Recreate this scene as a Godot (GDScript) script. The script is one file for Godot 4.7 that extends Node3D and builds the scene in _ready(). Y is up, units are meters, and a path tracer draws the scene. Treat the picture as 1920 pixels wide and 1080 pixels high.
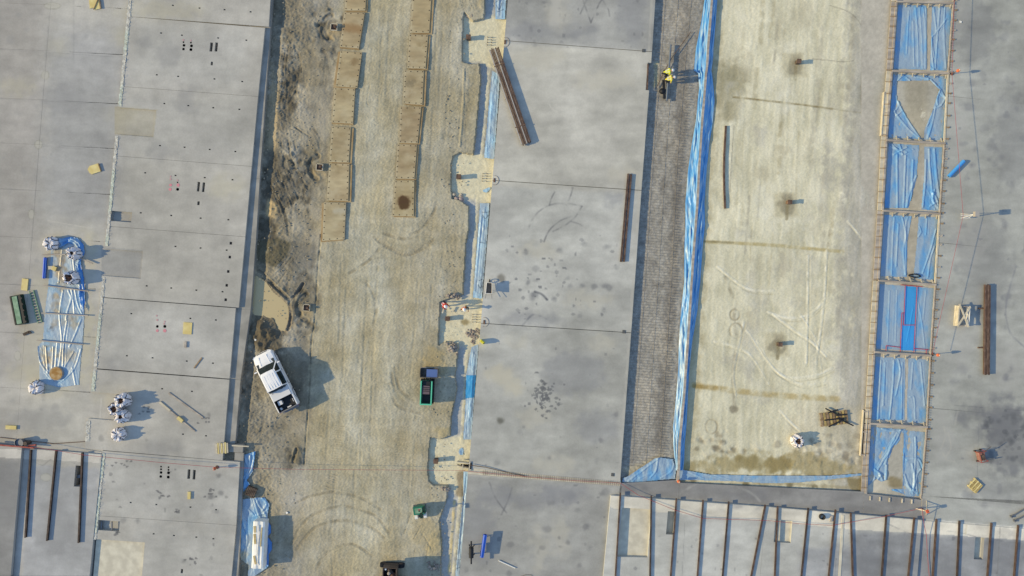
extends Node3D
# A construction site seen straight down from a drone at 60 m. Survey plan units: 22 to the metre, origin at the north-west corner of the plan.
const CAM_H := 60.0
const PPM := 22.0
const DIRT := -0.45
const PAD := -0.72
const SAND := -0.28
const BAYF := -0.28

func W(px, py, h = 0.0) -> Vector3:
	var k = (CAM_H - h) / CAM_H / PPM
	return Vector3((px - 960.0) * k, h, (py - 540.0) * k)

# ---------------------------------------------------------------- painted relief
class Canvas:
	var x0: float
	var y0: float
	var s: float
	var w: int
	var h: int
	var R: PackedFloat32Array
	var G: PackedFloat32Array
	var B: PackedFloat32Array
	var H: PackedFloat32Array
	static var rough_bytes: PackedByteArray
	func _init(ax0, ay0, ax1, ay1, st, c):
		x0 = ax0; y0 = ay0; s = st
		w = int((ax1 - ax0) / st) + 1
		h = int((ay1 - ay0) / st) + 1
		R = PackedFloat32Array(); R.resize(w * h); R.fill(c.r)
		G = PackedFloat32Array(); G.resize(w * h); G.fill(c.g)
		B = PackedFloat32Array(); B.resize(w * h); B.fill(c.b)
		H = PackedFloat32Array(); H.resize(w * h); H.fill(0.0)
		if rough_bytes.is_empty():
			var fn = FastNoiseLite.new()
			fn.seed = 991; fn.frequency = 0.06; fn.fractal_octaves = 4
			rough_bytes = fn.get_image(512, 512, false, false, true).get_data()
	func rn(ix: int, iy: int) -> float:
		return rough_bytes[(iy & 511) * 512 + (ix & 511)] / 127.5 - 1.0
	func noise(sd, wl, amp, tint = Vector3.ONE, hamp = 0.0, stx = 1.0, sty = 1.0, shear = 0.0, oct = 4, sharp = 1.0):
		var fn = FastNoiseLite.new()
		fn.seed = sd
		fn.noise_type = FastNoiseLite.TYPE_SIMPLEX_SMOOTH
		fn.frequency = s / wl
		fn.fractal_octaves = oct
		var ew: int = w + int(abs(shear) * h) + 1
		var img = fn.get_image(int(ew / stx) + 2, int(h / sty) + 2, false, false, true)
		if stx != 1.0 or sty != 1.0:
			img.resize(ew, h, Image.INTERPOLATE_CUBIC)
		var iw: int = img.get_width()
		var d = img.get_data()
		var ar: float = amp * tint.x
		var ag: float = amp * tint.y
		var ab: float = amp * tint.z
		for y in h:
			var off: int = int(abs(shear) * y) if shear > 0.0 else int(abs(shear) * (h - y))
			var i: int = y * w
			var j: int = y * iw + off
			for x in w:
				var n: float = d[j] / 127.5 - 1.0
				if sharp != 1.0:
					n = clampf(n * sharp, -1.0, 1.0)
				R[i] *= 1.0 + n * ar
				G[i] *= 1.0 + n * ag
				B[i] *= 1.0 + n * ab
				H[i] += n * hamp
				i += 1
				j += 1
	func grain(sd, amp, hamp = 0.0):
		var g = RandomNumberGenerator.new()
		g.seed = sd
		for i in w * h:
			var n: float = g.randf() * 2.0 - 1.0
			var f: float = 1.0 + n * amp
			R[i] *= f; G[i] *= f; B[i] *= f
			H[i] += (g.randf() - 0.5) * hamp
	func fill(poly, c, alpha, dh = 0.0, blur = 4.0, rough = 0.0, set_h = false):
		var lo = Vector2(1e9, 1e9)
		var hi = -lo
		for p in poly:
			lo = lo.min(Vector2(p[0], p[1])); hi = hi.max(Vector2(p[0], p[1]))
		var m = blur + rough * 6.0 + 2.0
		var cx0: int = maxi(0, int((lo.x - m - x0) / s))
		var cx1: int = mini(w - 1, int((hi.x + m - x0) / s))
		var cy0: int = maxi(0, int((lo.y - m - y0) / s))
		var cy1: int = mini(h - 1, int((hi.y + m - y0) / s))
		var bw: int = cx1 - cx0 + 1
		var bh: int = cy1 - cy0 + 1
		if bw <= 0 or bh <= 0:
			return
		var mk = PackedFloat32Array()
		mk.resize(bw * bh)
		for yy in bh:
			var py = y0 + (cy0 + yy) * s
			var xs = []
			for k in poly.size():
				var a = poly[k]
				var b = poly[(k + 1) % poly.size()]
				if (a[1] <= py) != (b[1] <= py):
					xs.append(a[0] + (py - a[1]) * (b[0] - a[0]) / (b[1] - a[1]))
			xs.sort()
			for k in range(0, xs.size() - 1, 2):
				var xa: int = clampi(int(ceil((xs[k] - x0) / s)) - cx0, 0, bw)
				var xb: int = clampi(int(floor((xs[k + 1] - x0) / s)) - cx0, -1, bw - 1)
				for x in range(xa, xb + 1):
					mk[yy * bw + x] = 1.0
		var r: int = int(blur / s * 0.5)
		if r > 0:
			for pass_ in 2:
				mk = _blur(mk, bw, bh, r)
		for yy in bh:
			var i: int = (cy0 + yy) * w + cx0
			var j: int = yy * bw
			for xx in bw:
				var f: float = mk[j]
				if rough > 0.0 and f > 0.0 and f < 1.0 or rough > 1.0:
					f = clampf(f + (rn(cx0 + xx, cy0 + yy)) * rough * minf(1.0, 4.0 * f * (1.05 - f)), 0.0, 1.0)
				if f > 0.0:
					var a2: float = f * alpha
					R[i] += (c.r - R[i]) * a2
					G[i] += (c.g - G[i]) * a2
					B[i] += (c.b - B[i]) * a2
					if set_h:
						H[i] += (dh - H[i]) * f
					else:
						H[i] += dh * f
				i += 1
				j += 1
	func _blur(a, bw: int, bh: int, r: int):
		var t = PackedFloat32Array(); t.resize(bw * bh)
		var o = PackedFloat32Array(); o.resize(bw * bh)
		var inv: float = 1.0 / (2 * r + 1)
		for y in bh:
			var acc: float = 0.0
			var b: int = y * bw
			for x in range(-r, bw + r):
				if x + r < bw and x + r >= 0: acc += a[b + x + r]
				if x - r - 1 >= 0 and x - r - 1 < bw: acc -= a[b + x - r - 1]
				if x >= 0 and x < bw: t[b + x] = acc * inv
		for x in bw:
			var acc: float = 0.0
			for y in range(-r, bh + r):
				if y + r < bh and y + r >= 0: acc += t[(y + r) * bw + x]
				if y - r - 1 >= 0 and y - r - 1 < bh: acc -= t[(y - r - 1) * bw + x]
				if y >= 0 and y < bh: o[y * bw + x] = acc * inv
		return o
	func blob(cx, cy, rx, ry, c, alpha, dh = 0.0, rough = 0.5, blur = 6.0):
		var p = []
		for k in 14:
			var a = TAU * k / 14.0
			p.append([cx + cos(a) * rx, cy + sin(a) * ry])
		fill(p, c, alpha, dh, blur, rough)
	# a mark along a line; ridge > 0 adds banks on both sides
	func stroke(pts, width, c, alpha, dh = 0.0, rough = 0.3, bank = 0.0, smooth = true):
		var P = []
		for p in pts: P.append(Vector2(p[0], p[1]))
		var pp = PackedVector2Array()
		for k in P.size() - 1:
			var a = P[maxi(k - 1, 0)]
			var b = P[k]
			var e = P[k + 1]
			var f = P[mini(k + 2, P.size() - 1)]
			var n: int = maxi(2, int(b.distance_to(e) / (s * 0.7)))
			for q in n:
				var t = float(q) / n
				pp.append(b.cubic_interpolate(e, a, f, t) if smooth else b.lerp(e, t))
		pp.append(P[-1])
		var rad = width * 0.5
		var out = rad * (1.9 if bank != 0.0 else 1.0)
		var mx = {}
		var ri: int = int(ceil(out / s)) + 1
		for q in pp:
			var cx: int = int((q.x - x0) / s)
			var cy: int = int((q.y - y0) / s)
			for yy in range(maxi(cy - ri, 0), mini(cy + ri + 1, h)):
				for xx in range(maxi(cx - ri, 0), mini(cx + ri + 1, w)):
					var dx: float = x0 + xx * s - q.x
					var dy: float = y0 + yy * s - q.y
					var d: float = sqrt(dx * dx + dy * dy)
					if d < out + s * 0.5:
						var i: int = yy * w + xx
						if not mx.has(i) or mx[i] > d:
							mx[i] = d
		for i in mx:
			var d: float = mx[i]
			var f: float = clampf((rad - d) / maxf(rad * 0.7, s) + 0.35, 0.0, 1.0)
			var g: float = 1.0
			if rough > 0.0:
				g = clampf(1.0 + rough * 1.6 * rn(i % w, i / w) - rough * 0.3, 0.0, 1.3)
			var a2: float = clampf(f * alpha * g, 0.0, 1.0)
			R[i] += (c.r - R[i]) * a2
			G[i] += (c.g - G[i]) * a2
			B[i] += (c.b - B[i]) * a2
			H[i] += dh * f * f * (3.0 - 2.0 * f) * (0.6 + 0.4 * g)
			if bank != 0.0:
				var e2: float = clampf(1.0 - abs(d - rad * 1.3) / (rad * 0.6), 0.0, 1.0)
				H[i] += bank * e2 * g
	# the print of cleats: short marks across a line
	func cleats(pts, half, step, c, alpha, dh, wd = 2.0):
		var P = []
		for p in pts: P.append(Vector2(p[0], p[1]))
		var acc = 0.0
		for k in P.size() - 1:
			var d = P[k].distance_to(P[k + 1])
			var dir = (P[k + 1] - P[k]) / d
			var nn = Vector2(-dir.y, dir.x)
			while acc < d:
				var q = P[k] + dir * acc
				var j = rn(int(q.x * 3.0), int(q.y * 7.0))
				if j > -0.5:
					var aa = q - nn * half * (1.0 - 0.3 * absf(j)) + dir * j * 2.0
					var bb = q + nn * half + dir * j * 1.5
					stroke([[aa.x, aa.y], [bb.x, bb.y]], wd, c, alpha, dh, 0.4)
				acc += step
			acc -= d
	func image() -> Image:
		var by = PackedByteArray()
		by.resize(w * h * 3)
		for i in w * h:
			by[i * 3] = clampi(int(R[i] * 255.0 + 0.5), 0, 255)
			by[i * 3 + 1] = clampi(int(G[i] * 255.0 + 0.5), 0, 255)
			by[i * 3 + 2] = clampi(int(B[i] * 255.0 + 0.5), 0, 255)
		return Image.create_from_data(w, h, false, Image.FORMAT_RGB8, by)
	func uv(px, py) -> Vector2:
		return Vector2((px - x0) / s + 0.5, (py - y0) / s + 0.5) / Vector2(w, h)
	# the relief as a mesh; polys: keep only the cells inside one of them (all if empty), minus those inside cut
	func mesh(level: float, polys = [], cut = []) -> ArrayMesh:
		var keep = PackedByteArray()
		keep.resize(w * h)
		keep.fill(1 if polys.is_empty() else 0)
		var pv = []
		for p in polys:
			var v = PackedVector2Array()
			for q in p: v.append(Vector2(q[0], q[1]))
			pv.append(v)
		var cv = []
		for p in cut:
			var v = PackedVector2Array()
			for q in p: v.append(Vector2(q[0], q[1]))
			cv.append(v)
		if not pv.is_empty() or not cv.is_empty():
			for y in h:
				for x in w:
					var q = Vector2(x0 + x * s, y0 + y * s)
					for v in pv:
						if Geometry2D.is_point_in_polygon(q, v):
							keep[y * w + x] = 1
							break
					for v in cv:
						if Geometry2D.is_point_in_polygon(q, v):
							keep[y * w + x] = 0
							break
		var k: float = (60.0 - level) / 60.0 / 22.0
		var cell: float = s * k
		var V = PackedVector3Array()
		var N = PackedVector3Array()
		var C = PackedColorArray()
		var I = PackedInt32Array()
		var idx = PackedInt32Array()
		idx.resize(w * h)
		idx.fill(-1)
		for y in h - 1:
			for x in w - 1:
				var a: int = y * w + x
				if keep[a] and keep[a + 1] and keep[a + w] and keep[a + w + 1]:
					for b in [a, a + 1, a + w, a + w + 1]:
						if idx[b] < 0:
							idx[b] = V.size()
							var bx: int = b % w
							var by: int = b / w
							V.append(Vector3((x0 + bx * s - 960.0) * k, level + H[b], (y0 + by * s - 540.0) * k))
							var hl: float = H[b - 1] if bx > 0 else H[b]
							var hr: float = H[b + 1] if bx < w - 1 else H[b]
							var hu: float = H[b - w] if by > 0 else H[b]
							var hd: float = H[b + w] if by < h - 1 else H[b]
							N.append(Vector3(hl - hr, 2.0 * cell, hu - hd).normalized())
							C.append(Color(clampf(R[b], 0.0, 1.0), clampf(G[b], 0.0, 1.0), clampf(B[b], 0.0, 1.0)).srgb_to_linear())
					I.append(idx[a]); I.append(idx[a + 1]); I.append(idx[a + w])
					I.append(idx[a + 1]); I.append(idx[a + w + 1]); I.append(idx[a + w])
		var arr = []
		arr.resize(Mesh.ARRAY_MAX)
		arr[Mesh.ARRAY_VERTEX] = V
		arr[Mesh.ARRAY_NORMAL] = N
		arr[Mesh.ARRAY_COLOR] = C
		arr[Mesh.ARRAY_INDEX] = I
		var am = ArrayMesh.new()
		am.add_surface_from_arrays(Mesh.PRIMITIVE_TRIANGLES, arr)
		return am

# ---------------------------------------------------------------- mesh builder
class MB:
	var st: SurfaceTool
	func _init():
		st = SurfaceTool.new()
		st.begin(Mesh.PRIMITIVE_TRIANGLES)
	func box(c, size, b = Basis()):
		var m = BoxMesh.new()
		m.size = size
		st.append_from(m, 0, Transform3D(b, c))
	func bar(a: Vector3, b: Vector3, wd, ht, roll = 0.0):
		var d = b - a
		var x = d.normalized()
		var up = Vector3.UP if absf(x.y) < 0.95 else Vector3.RIGHT
		var z = x.cross(up).normalized()
		var y = z.cross(x)
		box((a + b) * 0.5, Vector3(d.length(), ht, wd), Basis(x, y, z) * Basis(Vector3.RIGHT, roll))
	func cyl(a: Vector3, b: Vector3, r0, r1 = -1.0, n = 12, caps = true):
		var m = CylinderMesh.new()
		var d = b - a
		m.height = d.length()
		m.bottom_radius = r0
		m.top_radius = r0 if r1 < 0.0 else r1
		m.radial_segments = n
		m.rings = 0
		m.cap_top = caps
		m.cap_bottom = caps
		var y = d.normalized()
		var x = y.cross(Vector3.UP if absf(y.y) < 0.95 else Vector3.RIGHT).normalized()
		st.append_from(m, 0, Transform3D(Basis(x, y, x.cross(y)), (a + b) * 0.5))
	func ball(c, r, sc = Vector3.ONE, n = 12):
		var m = SphereMesh.new()
		m.radius = r
		m.height = 2.0 * r
		m.radial_segments = n
		m.rings = n / 2
		st.append_from(m, 0, Transform3D(Basis.from_scale(sc), c))
	func tube(pts, r, n = 6):
		for k in pts.size() - 1:
			cyl(pts[k], pts[k + 1], r, r, n)
	func torus(c, rin, rout, b = Basis(), n = 20):
		var m = TorusMesh.new()
		m.inner_radius = rin
		m.outer_radius = rout
		m.rings = n
		m.ring_segments = 8
		st.append_from(m, 0, Transform3D(b, c))
	func tri(a: Vector3, b: Vector3, c: Vector3, out: Vector3):
		# Godot's front faces run clockwise
		var n = (c - a).cross(b - a)
		if n.dot(out) < 0.0:
			var t = b
			b = c
			c = t
			n = -n
		n = n.normalized()
		for v in [a, b, c]:
			st.set_normal(n)
			st.set_uv(Vector2.ZERO)
			st.add_vertex(v)
	func quad(a, b, c, d, out):
		tri(a, b, c, out)
		tri(a, c, d, out)
	# a closed outline (xz, metres) between two heights
	func prism(poly, h0, h1):
		var pv = PackedVector2Array()
		for p in poly: pv.append(Vector2(p[0], p[1]))
		if Geometry2D.is_polygon_clockwise(pv): pv.reverse()
		var ix = Geometry2D.triangulate_polygon(pv)
		for k in range(0, ix.size(), 3):
			var a = pv[ix[k]]
			var b = pv[ix[k + 1]]
			var c = pv[ix[k + 2]]
			tri(Vector3(a.x, h1, a.y), Vector3(b.x, h1, b.y), Vector3(c.x, h1, c.y), Vector3.UP)
			tri(Vector3(a.x, h0, a.y), Vector3(b.x, h0, b.y), Vector3(c.x, h0, c.y), Vector3.DOWN)
		var ctr = Vector2.ZERO
		for k in pv.size():
			var a = pv[k]
			var b = pv[(k + 1) % pv.size()]
			var e = b - a
			quad(Vector3(a.x, h0, a.y), Vector3(b.x, h0, b.y), Vector3(b.x, h1, b.y), Vector3(a.x, h1, a.y), Vector3(e.y, 0, -e.x))
	# rings of equally many points joined by walls; closed ends
	func loft(rings, caps = true):
		var ctr = Vector3.ZERO
		var cnt = 0
		for r in rings:
			for p in r:
				ctr += p
				cnt += 1
		ctr /= cnt
		for k in rings.size() - 1:
			var a = rings[k]
			var b = rings[k + 1]
			var rc = Vector3.ZERO
			for p in a: rc += p
			for p in b: rc += p
			rc /= a.size() * 2
			for j in a.size():
				var j2 = (j + 1) % a.size()
				var mid = (a[j] + a[j2] + b[j] + b[j2]) * 0.25
				quad(a[j], a[j2], b[j2], b[j], mid - rc)
		if caps:
			for e in [0, rings.size() - 1]:
				var r = rings[e]
				var c = Vector3.ZERO
				for p in r: c += p
				c /= r.size()
				for j in r.size():
					tri(c, r[j], r[(j + 1) % r.size()], c - ctr)
	func done() -> ArrayMesh:
		return st.commit()

# ---------------------------------------------------------------- naming and tagging
var used := {}
var M := {}
var rng := RandomNumberGenerator.new()

func numbered(n: String) -> String:
	if not used.has(n):
		used[n] = 0
		return n
	used[n] += 1
	return "%s_%03d" % [n, used[n]]

func tag(o, label, category = "", group = "", kind = ""):
	if label: o.set_meta("label", label)
	if category: o.set_meta("category", category)
	if group: o.set_meta("group", group)
	if kind: o.set_meta("kind", kind)
	return o

func thing(called, label, category, at = Vector3.ZERO, yaw = 0.0, group = ""):
	var o = Node3D.new()
	o.name = numbered(called)
	add_child(o, true)
	o.position = at
	o.rotation.y = yaw
	return tag(o, label, category, group)

func part(called, mb, mat, parent, label = "", kind = ""):
	var o = MeshInstance3D.new()
	o.mesh = mb.done() if mb is MB else mb
	for k in o.mesh.get_surface_count():
		o.set_surface_override_material(k, mat)
	o.name = called
	parent.add_child(o, true)
	return tag(o, label, "", "", kind)

func single(called, mb, mat, label, category, group = "", kind = ""):
	var o = MeshInstance3D.new()
	o.mesh = mb.done() if mb is MB else mb
	for k in o.mesh.get_surface_count():
		o.set_surface_override_material(k, mat)
	o.name = numbered(called)
	add_child(o, true)
	return tag(o, label, category, group, kind)

func copy_of(o, label, at, yaw):
	var c = o.duplicate()
	var base: String = o.name
	c.name = numbered(base)
	add_child(c, true)
	c.position = at
	c.rotation.y = yaw
	c.set_meta("label", label)
	return c

func c8(r, g, b) -> Color:
	return Color(r / 255.0, g / 255.0, b / 255.0)

func mat(c: Color, rough = 0.8, metal = 0.0, spec = 0.4):
	var m = StandardMaterial3D.new()
	m.albedo_color = c
	m.roughness = rough
	m.metallic = metal
	m.metallic_specular = spec
	return m

# a colour broken up by noise laid on in world space
func nmat(c: Color, c2: Color, rough = 0.85, wl = 0.5, sd = 1, stx = 1.0, spec = 0.35):
	var key = "n%s%s%s%s" % [c, c2, wl, stx]
	if M.has(key): return M[key]
	var m = mat(Color.WHITE, rough, 0.0, spec)
	var t = NoiseTexture2D.new()
	var fn = FastNoiseLite.new()
	fn.seed = sd
	fn.frequency = 0.03
	fn.fractal_octaves = 5
	t.noise = fn
	t.width = 256
	t.height = 256
	t.seamless = true
	var g = Gradient.new()
	g.set_color(0, c)
	g.set_color(1, c2)
	g.set_offset(0, 0.25)
	g.set_offset(1, 0.8)
	t.color_ramp = g
	m.albedo_texture = t
	m.uv1_triplanar = true
	m.uv1_world_triplanar = true
	m.uv1_scale = Vector3(1.0 / wl / stx, 1.0 / wl, 1.0 / wl) * 0.12
	M[key] = m
	return m

func vmat(rough = 0.95, spec = 0.2):
	var m = mat(Color.WHITE, rough, 0.0, spec)
	m.vertex_color_use_as_albedo = true
	return m

# ---------------------------------------------------------------- concrete floors cut into bays
# corners: top-left, top-right, bottom-right, bottom-left in plan units; holes: [cx, cy, w, h, depth, kind] kind 0 dark slot, 1 round, 2 recess floored like the slab, 3 recess with pale floor
func bay(parent, called, cor, level, depth, cv, mt, holes = [], gap = 0.2):
	var P = []
	for c in cor: P.append(Vector2(c[0], c[1]))
	var eu = ((P[1] - P[0]) + (P[2] - P[3])) * 0.5
	var ev = ((P[3] - P[0]) + (P[2] - P[1])) * 0.5
	var ctr = (P[0] + P[1] + P[2] + P[3]) * 0.25
	var det = eu.x * ev.y - eu.y * ev.x
	var gu = gap / eu.length()
	var gv = gap / ev.length()
	var us = [gu, 1.0 - gu]
	var vs = [gv, 1.0 - gv]
	var hr = []
	for q in holes:
		var d = Vector2(q[0], q[1]) - ctr
		var u = 0.5 + (d.x * ev.y - d.y * ev.x) / det
		var v = 0.5 + (eu.x * d.y - eu.y * d.x) / det
		var hu = q[2] * 0.5 / eu.length()
		var hv = q[3] * 0.5 / ev.length()
		var r = [maxf(u - hu, gu), minf(u + hu, 1.0 - gu), maxf(v - hv, gv), minf(v + hv, 1.0 - gv)]
		hr.append(r)
		us.append(r[0]); us.append(r[1]); vs.append(r[2]); vs.append(r[3])
	us.sort(); vs.sort()
	us = _uniq(us); vs = _uniq(vs)
	var nu = us.size() - 1
	var nv = vs.size() - 1
	var own = []
	for j in nv:
		for i in nu:
			var uc = (us[i] + us[i + 1]) * 0.5
			var vc = (vs[j] + vs[j + 1]) * 0.5
			var hit = -1
			for k in hr.size():
				var r = hr[k]
				if uc > r[0] and uc < r[1] and vc > r[2] and vc < r[3]:
					hit = k
			own.append(hit)
	var top = SurfaceTool.new(); top.begin(Mesh.PRIMITIVE_TRIANGLES)
	var drk = SurfaceTool.new(); drk.begin(Mesh.PRIMITIVE_TRIANGLES)
	var any_dark = false
	var pt = func(u, v): return P[0].lerp(P[1], u).lerp(P[3].lerp(P[2], u), v)
	for j in nv:
		for i in nu:
			var o = own[j * nu + i]
			if o >= 0: continue
			var q = [pt.call(us[i], vs[j]), pt.call(us[i + 1], vs[j]), pt.call(us[i + 1], vs[j + 1]), pt.call(us[i], vs[j + 1])]
			_face(top, q, level, level, level, level, cv)
			for e in 4:
				var ni = i + [0, 1, 0, -1][e]
				var nj = j + [-1, 0, 1, 0][e]
				var dd = depth
				if ni >= 0 and nj >= 0 and ni < nu and nj < nv:
					var oo = own[nj * nu + ni]
					if oo < 0: continue
					dd = holes[oo][4]
					if holes[oo][5] == 1: continue
				_wall(top, q[e], q[(e + 1) % 4], level, level - dd, cv)
	for k in hr.size():
		var r = hr[k]
		var q = [pt.call(r[0], r[2]), pt.call(r[1], r[2]), pt.call(r[1], r[3]), pt.call(r[0], r[3])]
		var bl = level - holes[k][4]
		if holes[k][5] == 1:
			var c = (q[0] + q[1] + q[2] + q[3]) * 0.25
			var rad = holes[k][2] * 0.46
			any_dark = true
			for a in 16:
				var a0 = TAU * a / 16.0
				var a1 = TAU * (a + 1) / 16.0
				var d0 = Vector2(cos(a0), sin(a0))
				var d1 = Vector2(cos(a1), sin(a1))
				var s0 = d0 / maxf(absf(d0.x), absf(d0.y)) * holes[k][2] * 0.5
				var s1 = d1 / maxf(absf(d1.x), absf(d1.y)) * holes[k][3] * 0.5
				_face(top, [c + s0, c + s1, c + d1 * rad, c + d0 * rad], level, level, level, level, cv)
				_wall(drk, c + d0 * rad, c + d1 * rad, level, bl, cv)
				_face(drk, [c, c + d0 * rad, c + d1 * rad, c + d1 * rad], bl, bl, bl, bl, cv)
		elif holes[k][5] == 2:
			_face(top, q, bl, bl, bl, bl, cv)
		elif holes[k][5] == 0:
			any_dark = true
			_face(drk, q, bl, bl, bl, bl, cv)
	var am = top.commit()
	var o = MeshInstance3D.new()
	if any_dark:
		am = drk.commit(am)
	o.mesh = am
	o.set_surface_override_material(0, mt)
	if any_dark: o.set_surface_override_material(1, M.hole)
	o.name = called
	parent.add_child(o, true)
	for k in hr.size():
		if holes[k][5] == 3:
			var r = hr[k]
			var fm = MB.new()
			var q = []
			for uvp in [[r[0], r[2]], [r[1], r[2]], [r[1], r[3]], [r[0], r[3]]]:
				var p2 = pt.call(uvp[0], uvp[1])
				q.append(W(p2.x, p2.y, level - holes[k][4]))
			fm.quad(q[0], q[1], q[2], q[3], Vector3.UP)
			part("recess_floor", fm, M.pale, o)
	return o

func _uniq(a):
	var r = [a[0]]
	for x in a:
		if x - r[-1] > 1e-5: r.append(x)
	return r

func _face(st, q, h0, h1, h2, h3, cv):
	var hs = [h0, h1, h2, h3]
	for t in [[0, 1, 2], [0, 2, 3]]:
		var a = q[t[0]]
		var b = q[t[1]]
		var c = q[t[2]]
		if (b - a).cross(c - a) < 0.0:
			var z = b
			b = c
			c = z
		for p in [a, b, c]:
			st.set_normal(Vector3.UP)
			st.set_uv(cv.uv(p.x, p.y))
			st.add_vertex(W(p.x, p.y, hs[0]))

func _wall(st, a, b, ht, hb, cv):
	var e = b - a
	var n = Vector3(e.y, 0, -e.x).normalized()
	var A = W(a.x, a.y, ht); var B = W(b.x, b.y, ht)
	var C = Vector3(B.x, hb, B.z); var D = Vector3(A.x, hb, A.z)
	for v in [A, C, B, A, D, C]:
		st.set_normal(n)
		st.set_uv(cv.uv(a.x, a.y))
		st.add_vertex(v)

func lerp2(a, b, t): return [a[0] + (b[0] - a[0]) * t, a[1] + (b[1] - a[1]) * t]

# where a polyline stands at height y of the plan
func xat(pl, y):
	for k in pl.size() - 1:
		if y <= pl[k + 1][1] or k == pl.size() - 2:
			var t = float(y - pl[k][1]) / float(pl[k + 1][1] - pl[k][1])
			return pl[k][0] + (pl[k + 1][0] - pl[k][0]) * t
	return pl[0][0]

func tex_mat(cv, rough = 0.92):
	var m = mat(Color.WHITE, rough, 0.0, 0.25)
	m.albedo_texture = ImageTexture.create_from_image(cv.image())
	m.texture_repeat = false
	return m

func floor_root(called, label):
	var o = thing(called, label, "floor")
	return tag(o, "", "", "", "structure")

func concrete_paint(cv, sd, mott = 0.10):
	cv.noise(sd, 260.0, mott, Vector3(1, 1, 1.05), 0.0, 1.0, 1.0, 0.0, 4)
	cv.noise(sd + 1, 70.0, mott * 0.7, Vector3(1, 1, 0.95), 0.0, 1.6, 1.0, 0.0, 5)
	cv.noise(sd + 2, 20.0, 0.04, Vector3.ONE, 0.0, 2.2, 1.0, 0.0, 4)
	cv.noise(sd + 3, 30.0, 0.03, Vector3.ONE, 0.0, 1.0, 1.8, 0.072, 4)
	cv.grain(sd + 4, 0.022)

func smudges(cv, n, x0, y0, x1, y1, c, alpha, rmin, rmax, sd):
	var g = RandomNumberGenerator.new()
	g.seed = sd
	for k in n:
		var r = g.randf_range(rmin, rmax)
		cv.blob(g.randf_range(x0, x1), g.randf_range(y0, y1), r * g.randf_range(0.5, 1.4), r * g.randf_range(0.5, 1.4), c, alpha * g.randf_range(0.4, 1.0), 0.0, 1.2, r * 0.9)

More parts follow.
